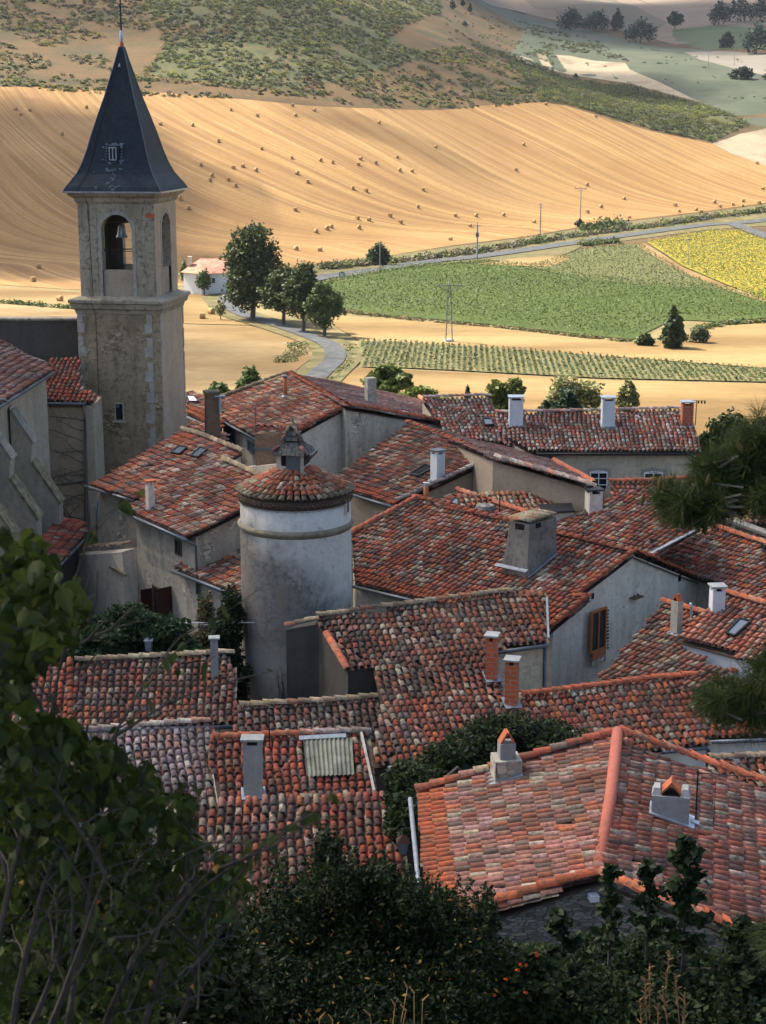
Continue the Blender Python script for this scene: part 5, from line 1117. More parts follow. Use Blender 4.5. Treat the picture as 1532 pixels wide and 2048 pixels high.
def dovecote():
    C = np.array([0., 56.5, 0.]); C[0] = (592-CU)/FPX*(56.5*_c+14.6*_s); th = Thing('round_tower', 'round pale rendered dovecote tower with a conical tiled roof and dark stain', 'tower', (C[0], C[1], -22))
    r = 112.5/FPX*(56.5*_c+15.1*_s)*.985; ze = -12.82; zr = zat(1043, 56.5, 592)
    P = [(r*1.03, -22), (r*1.012, -18.5), (r, -15.6), (r*.995, zr-.15)]
    def lathe(name, prof, mat, n=72, par=None, smooth=True): o = MB().lathe((C[0], C[1], 0), prof, n).to(th, name, M[mat], par); 
    def L2(name, prof, mat, n=72, par=None):
        o = MB().lathe((C[0], C[1], 0), prof, n).to(th, name, M[mat], par, smooth=True)
        for p in o.data.polygons:
            if len(p.vertices) > 4: p.use_smooth = False
        return o
    L2('wall', P+[(r*.985, ze-.1)], 'dove')
    # string course
    L2('string_course', [(r*.98, zr-.20), (r+.03, zr-.13), (r+.085, zr-.03), (r+.085, zr+.03), (r+.03, zr+.06), (r*.98, zr+.12)], 'ring')
    # three rows of small tiles under the eave
    Os, As, Bs = [], [], []
    for k, (rr, z) in enumerate(((r-.01, ze-.20), (r+.03, ze-.10), (r+.07, ze+.0))):
        N = 58
        for i in range(N):
            a = 2*PI*(i+.5*(k % 2))/N; o = np.array([math.cos(a), math.sin(a), 0]); Os.append(C+o*rr+zv*z); Bs.append(-o); As.append(np.array([-math.sin(a), math.cos(a), 0]))
    n = len(Os); V, F, k = tile_mesh(np.array(Os), np.array(As), np.array(Bs), np.repeat([-zv], n, 0), .95); T = np.repeat(pick('lichen', n)*1.35, k, 0)
    th.add('eave_tiles', V, F, M['tiles'], tint=T)
    L2('eave_bed', [(r*.99, ze-.26), (r+.05, ze-.22), (r+.03, ze+.02), (r*.5, ze+.08)], 'under')
    # cone of tiles
    Re = r+.06; Rt = .62; H = .52*(Re-Rt); Ls = math.hypot(Re-Rt, H); rows = int(Ls/.30)+1; Os, As, Bs, Ns = [], [], [], []
    for j in range(rows):
        f = j/rows; rr = Re+(Rt-Re)*f; z = ze+.06+H*f; N = 46 if j < 3 else (34 if j < 5 else 22)
        for i in range(N):
            a = 2*PI*(i+.2*random.random())/N; o = np.array([math.cos(a), math.sin(a), 0]); t = np.array([-o[1], o[0], 0]); b = (-o*(Re-Rt)+zv*H)/Ls; nn = np.cross(t, b); nn = nn if nn[2] > 0 else -nn
            Os.append(C+o*rr+zv*(z+random.uniform(-.012, .012))); As.append(t); Bs.append(b+t*random.uniform(-.05, .05)); Ns.append(nn)
    n = len(Os); V, F, k = tile_mesh(np.array(Os), np.array(As), np.array(Bs), np.array(Ns), 1.12, .3); T = pick('cone', n); m = np.array([np.linalg.norm((o-C)[:2]) for o in Os]) > Re-.1; T[m] = pick('lichen', int(m.sum()))
    rf = th.add('roof', V, F, M['tiles'], tint=np.repeat(T, k, 0)); L2('roof_bed', [(Re-.05, ze+.02), (Rt, ze+H+.02), (.1, ze+H+.1)], 'under', par=rf)
    # lantern turret
    a0 = math.radians(-57); ex = np.array([math.cos(a0+PI/4), math.sin(a0+PI/4), 0]); ey = np.array([-ex[1], ex[0], 0]); zb = ze+H-.1; zt = zb+.80; w = .48
    lb = MB().box((C[0]-.06, C[1], (zb+zt)/2), ex*w, ey*w, zv*(zt-zb)/2).to(th, 'lantern', M['tan'])
    c0 = np.array([C[0]-.06, C[1], 0])
    MB().box(c0-ex*0+ -ey*(w+.01)+zv*(zt-.22), ex*.30, ey*.012, zv*.2).box(c0+ex*(w+.01)+zv*(zt-.22), ey*.36, ex*.012, zv*.2).to(th, 'lantern_opening', M['void'], lb)
    MB().box(c0-ey*(w+.03)+zv*(zt-.3)+ex*.12, ex*.24, ey*.02, zv*.26).to(th, 'lantern_shutter', M['zinc'], lb)
    m = MB(); R = .56; cs = [c0+ex*sx*R+ey*sy*R+zv*(zt+.02) for sx, sy in ((-1, -1), (1, -1), (1, 1), (-1, 1))]; md = [c0+ex*sx*R*.55+ey*sy*R*.55+zv*(zt+.28) for sx, sy in ((-1, -1), (1, -1), (1, 1), (-1, 1))]; ap = c0+zv*(zt+.98)
    tp = [c0+ex*sx*.06+ey*sy*.06+zv*(zt+.92) for sx, sy in ((-1, -1), (1, -1), (1, 1), (-1, 1))]
    lr = th.add('lantern_roof', [x-zv*.06 for x in cs]+cs+md+tp, [(3, 2, 1, 0)]+[(4*q+i, 4*q+(i+1) % 4, 4*q+4+(i+1) % 4, 4*q+4+i) for q in range(3) for i in range(4)]+[(12, 13, 14, 15)], M['slate'], lb)
    # flat stone slates over it
    O = []; m = MB()
    for s in range(4):
        a, b = cs[s], cs[(s+1) % 4]; 
        for j in range(6):
            f = j/6.5; A = a+(md[s]-a)*min(1, f*2.2) if f < .45 else md[s]+(tp[s]-md[s])*(f-.45)/.55; Bq = b+(md[(s+1) % 4]-b)*min(1, f*2.2) if f < .45 else md[(s+1) % 4]+(tp[(s+1) % 4]-md[(s+1) % 4])*(f-.45)/.55
            L = np.linalg.norm(Bq-A); K = max(1, int(L/.16)); t = (Bq-A)/L; o = np.cross(t, zv); o = o if np.dot(o, A-c0) > 0 else -o; up = (-o*.62+zv*.78)
            for i in range(K): m.box(A+t*L*(i+.5)/K+o*.02+zv*random.uniform(.0, .03), t*L/K*.46, np.cross(t, up)*.014, up*.09)
    m.to(th, 'stone_slates', M['lausa'], lr)
    for s in (0, 1, 3):
        V, F, T = ridge_tiles([cs[s]+zv*.03, md[s]+zv*.04, tp[s]+zv*.03], 'old', .75); th.add('hip_tiles', V, F, M['tiles'], lr, tint=T)
    MB().lathe(ap-zv*.12, [(.09, 0), (.07, .12), (.03, .2), (.03, .34), (.0, .36)], 10).to(th, 'finial', M['coping'], lr)
    for sy in (-1, 1): 
        o = c0+ex*w+ey*sy*w*.8; MB().tube([o+zv*(zt-.35), o+ex*.30+zv*(zt-.02)], .03, 4).to(th, 'bracket', M['wood'], lb)
    # little opening under the eave on the right
    a = math.radians(-22); o = np.array([math.cos(a), math.sin(a), 0]); t = np.array([-o[1], o[0], 0]); q = C+o*(r+.0)+zv*(zat(1017, 55.5, 695))
    f = MB().box(q, t*.16, o*.04, zv*.24).to(th, 'small_opening', M['grey']); MB().box(q+o*.03, t*.10, o*.02, zv*.18).to(th, 'opening_recess', M['zinc'], f)
    # dead creeper at the foot
    m = MB(); rng = random.Random(4)
    for i in range(26):
        a = math.radians(-100+rng.uniform(-8, 22)); z = -20.4; P = []; da = rng.uniform(-.02, .05)
        for j in range(9): P.append(C+np.array([math.cos(a), math.sin(a), 0])*(r*1.015+.02)+zv*z); a += da+rng.uniform(-.03, .03); z += rng.uniform(.12, .3)
        m.tube(P, list(np.linspace(.018, .004, 9)), 3)
    m.to(th, 'creeper_stems', M['bark'])
    # fixed wire towards the green door
    b = C+np.array([-1.0, -.0, 0])*r*.9; b = C+np.array([math.cos(PI*1.25), math.sin(PI*1.25), 0])*r+zv*zat(1247, 55, 500)
    w2 = Thing('washing_line', 'pale washing line poles stretched from the round tower towards the annex', 'washing line', (b[0], b[1], b[2]))
    a2 = atY(358, 1246, 55.2); m = MB().tube([b, a2], .018, 5).tube([atY(400, 1250, 55.1), atY(450, 1249, 54.9)], .012, 4).tube([a2, a2-zv*.1], .02, 4); m.to(w2, 'pole', M['zincl'])
dovecote()

def house_back_left():
    th = Thing('stone_house', 'tall house with a big ridged roof and a grey stained gable, behind the round tower', 'house', (-2, 76, -25))
    p = Plane((441, 835), (516, 878), -15.1, .3, (580, 749)); r0, r1 = p.hit(580, 749), p.hit(692, 814)
    roof_on(th, p, [(441, 836), (545, 894), (692, 814), (580, 749), (443, 798)], 'mixed', 'grey', ins=[.3, .1, 0, .1, .1], ridge=[('red', (692, 814), (640, 783), (580, 749)), ('red', (552, 889), (692, 814)), ('lichen', (443, 798), (580, 749))])
    p2 = Plane(tuple(r0), tuple(r1), 0, .30, (911, 851), rise=False)
    roof_on(th, p2, [(911, 852), (838, 798), (580, 749), (692, 814)], 'pink', 'greyd', ins=[.3, .1, 0, .1], ridge=[('red', (692, 814), (800, 832), (911, 852)), ('red', (838, 798), (911, 852))])
    gutter(th, p, [(435, 833), (519, 880)])
    c, _ = chimney(th, p2, 741, 806, 24, 50, 'greyd', cap=None)
    g = p.hit(571, 797); MB().tube([g, g+zv*1.1], .10, 10).to(th, 'flue_pipe', M['brown_wood'], smooth=True); MB().tube([g+zv*1.1, g+zv*1.18], .13, 10).to(th, 'flue_cowl', M['zinc'])
    MB().box(g+p.n*.12, p.e*.16, p.u*.16, p.n*.05).to(th, 'flue_flashing', M['zincl'])
    a = p.hit(512, 868); MB().tube([a, a+zv*1.35], .02, 4).tube([a+zv*1.3-p.e*.3, a+zv*1.3+p.e*.3], .012, 3).tube([a+zv*1.05-p.e*.2, a+zv*1.05+p.e*.2], .012, 3).to(th, 'aerial', M['zinc'])
    skylight(th, p2, [(796, 828), (812, 832), (818, 829), (802, 825)], 'concrete', 'roof_patch')
    vp = VPlane(p.hit(441, 836)+p.u*np.array([1, 1, 0])*.31, p.hit(545, 894)+p.u*np.array([1, 1, 0])*.31)
    for q in ([(455, 848), (471, 855), (471, 884), (455, 880)], [(497, 880), (509, 887), (509, 906), (497, 902)]): window(th, vp, q, 'bluepaint', 'bluepaint', 1, 2, fw=.06, name='blue_shutter')
house_back_left()

def small_left():
    th = Thing('small_house', 'small house with a bright skylight and orange eave between bell tower and ridged roof', 'house', (-9, 76, -25))
    p = Plane((378, 832), (435, 862), -15.3, .3, (420, 800)); roof_on(th, p, [(372, 826), (440, 858), (447, 836), (437, 826), (436, 804), (405, 795), (374, 783)], 'mixed', 'dark', ins=[.3, .1, 0, 0, 0, 0, 0], eave=('new', .55+float(0)))
    skylight(th, p, [(376, 795), (384, 800), (397, 808), (386, 808)][:0] or [(375, 796), (390, 797), (399, 808), (380, 808)], 'paint'); gutter(th, p, [(376, 831), (441, 861)])
    th2 = Thing('low_roof', 'strip of old roof tucked below the orange eave, right of the bell tower', 'building', (-9, 72, -25))
    p2 = Plane((376, 864), (440, 892), -15.6, .25, (400, 840)); roof_on(th2, p2, [(372, 872), (452, 905), (452, 872), (376, 842)], 'mixed', 'dark')
    th3 = Thing('chimney_stack', 'short old dark chimney with a pale vent pipe, against the green bush', 'chimney', atY(424, 812, 80)); q = atY(424, 812, 80)
    MB().frustum(q-zv*1.5, np.array([.95, .3, 0]), np.array([-.3, .95, 0]), .72, .5, .62, .42, 2.2).to(th3, 'stack', M['oldbrick']); MB().box(q+zv*.72, (.36, .1, 0), (-.1, .28, 0), zv*.04).to(th3, 'cap', M['coping'])
    q = q+np.array([.42, -.2, 0]); MB().tube([q-zv*.3, q+zv*.5], .07, 8).box(q+zv*.52, (.25, .05, 0), (0, .1, 0), zv*.03).to(th3, 'vent_pipe', M['zincl'])
small_left()

def house_centre():
    th = Thing('stone_house', 'house with a white chimney on mossy brown tiles and a long brown gable, centre', 'house', (3, 67, -25))
    p = Plane((709, 986), (788, 1010), -16.3, .3, (819, 849)); r0, r1 = p.hit(819, 849), p.hit(988, 917)
    roof_on(th, p, [(709, 986), (788, 1010), (988, 917), (819, 849), (666, 955)], 'old', 'brown', ins=[.3, .1, 0, .05, .05], ridge=[('red', (988, 917), (900, 880), (819, 849)), ('pale', (792, 1008), (988, 918))], eave=('new', .45), )
    p2 = Plane(tuple(r0), tuple(r1), 0, .30, (1185, 973), rise=False)
    roof_on(th, p2, [(1185, 974), (1066, 902), (819, 849), (988, 917)], 'pink', 'brown', ins=[.2, .1, 0, .1], ridge=[('pale', (988, 919), (1080, 945), (1185, 976)), ('red', (1066, 902), (1185, 970))])
    gutter(th, p, [(706, 986), (790, 1012)])
    chimney(th, p, 875, 962, 29, 54, 'white', cap='open', capmat='zinc')
    skylight(th, p, [(822, 953), (852, 934), (868, 941), (838, 958)], 'void')
    # blind wall and old beam under the left eave
    a, b = atz(690, 1008, -17.2), atz(790, 1036, -17.2); d = (b-a)/2; V = MB().box((a+b)/2-zv*.0, d, np.cross(d/np.linalg.norm(d), zv)*.16, zv*.07).to(th, 'old_beam', M['wood'])
house_centre()

def house_back_right():
    th = Thing('stone_house', 'long house facing the fields with two arched white windows and pink tiles', 'house', (10, 76, -25))
    p = Plane((1065, 903), (1398, 903), -16.5, .3, (1362, 821))
    roof_on(th, p, [(1060, 903), (1398, 903), (1385, 868), (1385, 850), (1362, 821), (990, 829), (985, 850), (1010, 876)], 'back', 'tan', ins=[.35, .08, .08, .08, .08, 0, 0, 0], ridge=[('pale', (990, 829), (1180, 826), (1362, 821))])
    gutter(th, p, [(1072, 905), (1398, 905)], mat='iron')
    vp = VPlane(atz(1060, 903, -16.5)+np.array([0, .35, 0]), atz(1398, 903, -16.5)+np.array([0, .35, 0]))
    window(th, vp, [(1179, 944), (1215, 944), (1215, 982), (1179, 982)], 'paint', 'glass', 2, 3, 'quoin', .055, .08); window(th, vp, [(1287, 945), (1325, 945), (1325, 984), (1287, 984)], 'paint', 'glass', 2, 3, 'quoin', .055, .08)
    pipe(th, [vp.hit(1385, 908)+vp.n*.1, vp.hit(1385, 990)+vp.n*.1], .05)
    for u, v, m_, w, h in ((1031, 850, 'white', 27, 50), (1215, 851, 'white', 25, 50), (1373, 850, 'brick', 22, 40)): chimney(th, p, u, v, w, h, m_, cap='open', capmat='zincl')
    a = p.hit(1391, 850); m = MB().tube([a, a+zv*1.3], .025, 5)
    for j, x in enumerate((.05, .22, .38)): m.tube([a+zv*(1.28)+np.array([x-.3, 0, 0]), a+zv*1.28+np.array([x+.1, 0, 0])], .012, 3); m.box(a+zv*1.2+np.array([x+.05, 0, 0]), (.04, 0, 0), (0, .02, 0), (0, 0, .07))
    m.to(th, 'aerial', M['iron'])
    th2 = Thing('stone_house', 'house with a steep speckled roof and one small skylight, left of the long house', 'house', (4, 75, -25))
    p2 = Plane((905, 872), (1010, 869), -16.0, .32, (972, 795)); roof_on(th2, p2, [(895, 872), (1030, 890), (1000, 850), (974, 795), (845, 800)], 'back', 'tan', ins=[.2, 0, .05, 0, 0], ridge=[('pale', (845, 800), (910, 797), (974, 795))])
    skylight(th2, p2, [(965, 842), (982, 842), (987, 854), (970, 855)])
house_back_right()

def small_courts():
    th = Thing('small_house', 'low bright orange roof with plain chimneys below the long brown gable', 'house', (6, 58, -25))
    p = Plane((940, 990), (1180, 978), -15.3, .3, (1045, 1045), rise=False); roof_on(th, p, [(1200, 1068), (1060, 1055), (930, 1012), (915, 990), (1176, 976), (1215, 1000)], 'cone', 'dark', ins=[.2, 0, 0, 0, 0, 0])
    chimney(th, p, 1186, 1048, 33, 62, 'grey', cap='open', capmat='iron', skirt=False)
    c = p.hit(1112, 1040); c = c+zv*.1
    MB().box(c, p.e*.62, p.u*.35, zv*.35).to(th, 'dormer', M['grey']); MB().box(c+zv*.42+np.array([0, -.1, 0]), p.e*.70, np.array([0, .45, .06]), zv*.03).to(th, 'dormer_roof', M['iron'])
    a = p.hit(999, 1035); MB().tube([a-zv*.3, a+zv*1.0], .03, 5).to(th, 'aerial', M['iron'])
    pl = Plane((915, 985), (1045, 1028), -15.6, .3, (905, 1050), rise=False); th2 = Thing('small_house', 'sliver of roof with a blue skylight and a squat round stone drum', 'house', (3, 57, -25))
    roof_on(th2, pl, [(890, 1040), (1040, 1080), (1048, 1029), (915, 985), (872, 1003)], 'mixed', 'dark', ins=[.1, 0, 0, 0, 0], ridge=[('red', (915, 985), (980, 1007), (1048, 1029))])
    skylight(th2, pl, [(902, 1012), (912, 1002), (927, 1006), (917, 1016)], 'bluepaint')
    q = pl.hit(970, 1027); MB().lathe(q-zv*.3, [(.44, 0), (.42, .55), (.36, .66), (.2, .70)], 18).to(th2, 'stone_drum', M['slabst'], smooth=False)
    # roofs further right
    th3 = Thing('small_house', 'small roof with an orange ridge and a dark end wall under the arched windows', 'house', (9, 60, -25))
    p3 = Plane((1215, 1015), (1340, 1010), -16.2, .3, (1280, 965)); roof_on(th3, p3, [(1235, 1020), (1400, 1014), (1380, 962), (1215, 968)], 'red', 'dark', ridge=[('red', (1215, 968), (1300, 966), (1380, 962))])
    a = p3.hit(1216, 968); b = p3.hit(1242, 1014); c = atz(1196, 1004, b[2]-.2); th3.add('end_wall', [a, b, c, a-zv*3, b-zv*3, c-zv*3, ], [(0, 1, 4, 3), (2, 0, 3, 5), (1, 2, 5, 4), (0, 2, 1)], M['dark'])
small_courts()

def house_valley():
    th = Thing('stone_house', 'big house with a grey gable wall, brown window and massive tapering chimney, centre right', 'house', (4, 56, -25))
    p = Plane((709, 1166), (886, 1209), -17.5, .3, (868, 1010)); r0, r1 = p.hit(868, 1010), p.hit(1267, 1108)
    roof_on(th, p, [(709, 1166), (1100, 1262), (1175, 1200), (1152, 1195), (1267, 1108), (868, 1010), (835, 1000), (703, 1070)], 'mixed', 'grey', ins=[.3, .10, .1, .10, 0, .05, .05, .05], base=-27,
            ridge=[('red', (1267, 1108), (1150, 1080), (1050, 1055), (940, 1028), (868, 1008), (835, 1000)), ('new', (1100, 1262), (1175, 1200)), ('new', (1152, 1196), (1267, 1109)), ('new', (1175, 1201), (1152, 1196)), ('red', (835, 1000), (703, 1071))], eave=('new', .62+0.0), patches=[([(1085, 1190), (1110, 1185), (1112, 1262), (1085, 1262)], 'new')])
    gutter(th, p, [(704, 1168), (892, 1213)])
    gd = -(p.u*np.array([1, 1, 0])); gd = -gd/np.linalg.norm(gd)      # direction along the gable to the right
    def gp(u, v):                                                      # point of the right slope over the gable
        vp = VPlane(r1, r1+gd); return vp.hit(u, v)
    q1 = gp(1452, 1183); k = (r1[2]-q1[2])/np.linalg.norm((q1-r1)[:2]); p2 = Plane(tuple(r0), tuple(r1), 0, k, tuple(q1), rise=False)
    roof_on(th, p2, [tuple(q1), tuple(q1+(r0-r1)*.5), tuple(r0), tuple(r1)], 'mixed', 'grey', ins=[.05, .1, 0, .10], base=-27, ridge=[('new', tuple(r1+zv*.04), tuple((r1+q1)/2+zv*.03), tuple(q1+zv*.04))])
    vp = VPlane(r1+p.e*0, r1+gd); 
    # wall face stands .10 inside the verge
    ee = p.e if np.dot(p.e, r0-r1) > 0 else -p.e; vp = VPlane(r1+ee*.10, r1+ee*.10+gd)
    window(th, vp, [(1180, 1222), (1211, 1216), (1211, 1300), (1181, 1302)], 'brown_wood', 'glass', 2, 1, None, .07, name='brown_window')
    c = vp.hit(1197, 1308); MB().box(c+vp.n*.02, vp.d*.42, vp.n*.03, zv*.13).to(th, 'brick_infill', M['brick']); MB().box(vp.hit(1196, 1322)+vp.n*.03, vp.d*.45, vp.n*.02, zv*.10).to(th, 'rubble_patch', M['rubble'])
    m = MB()
    for i in range(12): m.box(vp.hit(1215, 1221+i*6.8)+vp.n*.015, vp.d*random.uniform(.03, .07), vp.n*.01, zv*.035)
    m.to(th, 'broken_jamb', M['under'])
    for (u, v, s) in ((1185, 1192, .11), (1359, 1156, .13)): MB().box(vp.hit(u, v)+vp.n*.01, vp.d*s*.7, vp.n*.012, zv*s).to(th, 'vent_hole', M['void'])
    c = vp.hit(1267, 1193); m = MB().box(c+vp.n*.14, vp.d*.30, vp.n*.15, zv*.02).box(c+vp.n*.12-vp.d*.15+zv*.06, vp.d*.02, vp.n*.02, zv*.06).box(c+vp.n*.12+vp.d*.12+zv*.06, vp.d*.02, vp.n*.02, zv*.06); m.to(th, 'wall_bracket', M['wood'])
    # massive chimney
    q = p.hit(1057, 1130); D = q[1]; e = p.e if p.e[0] > 0 else -p.e; f = p.u*np.array([1, 1, 0]); f /= np.linalg.norm(f); sc = FPX/(D*1.02)
    H = 104/sc; b = q-zv*.6
    ch = MB(); w0, w1, d0, d1 = .62, .44, 1.0, .84
    P = [b+e*a*w0+f*c2*d0 for a, c2 in ((-1, -1), (1, -1), (1, 1), (-1, 1))]
    T = [q+zv*(H*.93)+e*a*w1+f*c2*d1+f*.08+e*.12 for a, c2 in ((-1, -1), (1, -1), (1, 1), (-1, 1))]
    co = th.add('chimney', P+T, [(0, 3, 2, 1), (4, 5, 6, 7), (0, 1, 5, 4), (1, 2, 6, 5), (2, 3, 7, 6), (3, 0, 4, 7)], M['chim'])
    tc = q+zv*(H*.93)+f*.08+e*.12; MB().box(tc-zv*.45, e*(w1+.045), f*(d1+.045), zv*.03).to(th, 'chimney_band', M['chim'], co)
    MB().box(tc-f*(d1+.01)-zv*.14, e*.2, f*.02, zv*.11).box(tc+e*(w1+.01)-zv*.12-f*.3, f*.15, e*.02, zv*.09).to(th, 'smoke_hole', M['void'], co)
    O = []; A_ = []; B_ = []
    for i in range(9):
        for s in (-1, 1): O.append(tc+f*((i+.5)*2*d1/9-d1)+e*s*(w1+.10)+zv*.03); B_.append(-e*s+zv*.18); A_.append(f*s)
    n = len(O); V, F, k = tile_mesh(np.array(O), np.array(A_), np.array(B_), np.repeat([zv], n, 0), 1.3); th.add('tile_cap', V, F, M['tiles'], co, tint=np.repeat(pick('lichen', n), k, 0))
    MB().box(q-f*1.06+p.n*.12+e*0, e*.72, p.u*.10, p.n*.015).box(q+e*.68+p.n*.12, e*.04, p.u*.95, p.n*.015).to(th, 'flashing', M['lead'], co)
    # flue pipe on the far verge
    g = p.hit(852, 1003); MB().tube([g-zv*.1, g+zv*.62], .11, 10).to(th, 'flue_pipe', M['brown_wood'], smooth=True); MB().tube([g+zv*.62, g+zv*.75], .06, 8).box(g+zv*.78, (.12, 0, 0), (0, .12, 0), zv*.03).to(th, 'flue_cowl', M['zincl'])
    MB().box(p.hit(1017, 1083)+p.n*.2, e*.08, f*.05, zv*.14).to(th, 'red_vent', M['redpaint'])
    return p, r0, r1, p2, q1, vp
PF, FR0, FR1, PF2, FQ1, FVP = house_valley()

def parallel_roofs():
    th = Thing('stone_house', 'house whose speckled roof rises just beyond the orange ridge, left of the valley gutter', 'house', (9, 56, -25))
    p = Plane(tuple(FR0-zv*.75+np.array([.3, .3, 0])), tuple(FR1-zv*.75+np.array([.3, .3, 0])), 0, .30, (1250, 1000))
    roof_on(th, p, [(1030, 1050), (1160, 1090), (1292, 1120), (1350, 1085), (1400, 1055), (1330, 960), (1240, 990), (1130, 1040)], 'mixed', 'greyd', wall=False)
    a, b = p.hit(1292, 1114), p.hit(1392, 1062); MB().box((a+b)/2+p.n*.05, (b-a)/2, np.cross((b-a)/np.linalg.norm(b-a), p.n)*.07, p.n*.02).to(th, 'valley_gutter', M['lead'])
    th2 = Thing('stone_house', 'house with a bright speckled roof and dark gutter at the right edge, beyond the gable', 'house', (12, 54, -25))
    p2 = Plane((1455, 1180), (1532, 1202), -17.7, .3, (1430, 1058)); 
    roof_on(th2, p2, [(1300, 1116), (1455, 1182), (1640, 1236), (1640, 1125), (1532, 1092), (1428, 1057), (1390, 1066)], 'mixed', 'greyd', ins=[.5, .35, 0, 0, 0, 0, 0], ridge=[('red', (1428, 1057), (1532, 1093), (1640, 1128))])
    gutter(th2, p2, [(1452, 1182), (1640, 1237)], mat='iron')
    p3 = Plane(tuple(p2.hit(1428, 1057)), tuple(p2.hit(1532, 1092)), 0, .28, (1532, 1070), rise=False)
    roof_on(th2, p3, [(1640, 1118), (1640, 1075), (1532, 1052), (1428, 1056), (1532, 1091), (1640, 1126)], 'pink', 'rubble', ins=[0]*6)
    th3 = Thing('stone_house', 'far right stone house with a pale coping and pinkish roof behind the pine branch', 'house', (14, 58, -25))
    a, b = atY(1430, 1030, 69), atY(1560, 1078, 66.5); d = b-a; f = np.array([-d[1], d[0], 0])/np.linalg.norm(d[:2]); V = [a, b, b+f*.4, a+f*.4]
    th3.add('gable_wall', [x-zv*6 for x in V]+[V[0]-zv*.1, V[1], V[2], V[3]], [(0, 3, 2, 1), (4, 5, 6, 7), (0, 1, 5, 4), (1, 2, 6, 5), (2, 3, 7, 6), (3, 0, 4, 7)], M['rubble']); MB().box((a+b)/2+zv*.04, d/2, f*.25, zv*.06).to(th3, 'coping', M['copingp'])
    p4 = Plane((1490, 1048), (1640, 1044), -18.2, .3, (1560, 1015)); roof_on(th3, p4, [(1490, 1048), (1640, 1046), (1640, 1018), (1500, 1024)], 'pink', 'rubble', ridge=[('red', (1505, 1024), (1640, 1018))])
parallel_roofs()

def right_group():
    th = Thing('stone_house', 'dark mossy roof tucked against the grey gable, with a grey tent-topped chimney', 'house', (8, 49, -25))
    p = Plane((1325, 1208), (1410, 1232), -17.0, .3, (1182, 1345), rise=False)
    roof_on(th, p, [(1176, 1378), (1300, 1385), (1450, 1375), (1445, 1345), (1365, 1300), (1400, 1235), (1325, 1207)], 'old', 'dark', ins=[0]*7, ridge=[('new', (1325, 1208), (1365, 1220), (1412, 1233))])
    chimney(th, p, 1352, 1268, 24, 68, 'greyd', cap='tent', ang=math.atan2(p.e[1], p.e[0]))
    g = p.hit(1382, 1240); MB().tube([g, g+zv*.5, g+zv*.62+np.array([-.05, 0, 0])], .05, 8).to(th, 'flue_pipe', M['zincl'], smooth=True)
    th2 = Thing('stone_house', 'house with orange and cream tiles, a dark-framed skylight and pale blue wall', 'house', (11, 49, -25))
    p2 = Plane((1359, 1285), (1508, 1320), -17.3, .3, (1448, 1190)); roof_on(th2, p2, [(1352, 1279), (1640, 1357), (1640, 1245), (1532, 1214), (1449, 1190)], 'warm', 'white', ins=[.18, 0, 0, 0, .1], ridge=[('red', (1449, 1190), (1532, 1214), (1640, 1246))], base=-20.5)
    chimney(th2, p2, 1433, 1224, 28, 44, 'white', cap='open', capmat='concrete', ang=.1)
    skylight(th2, p2, [(1453, 1273), (1481, 1244), (1502, 1250), (1470, 1279)])
right_group()

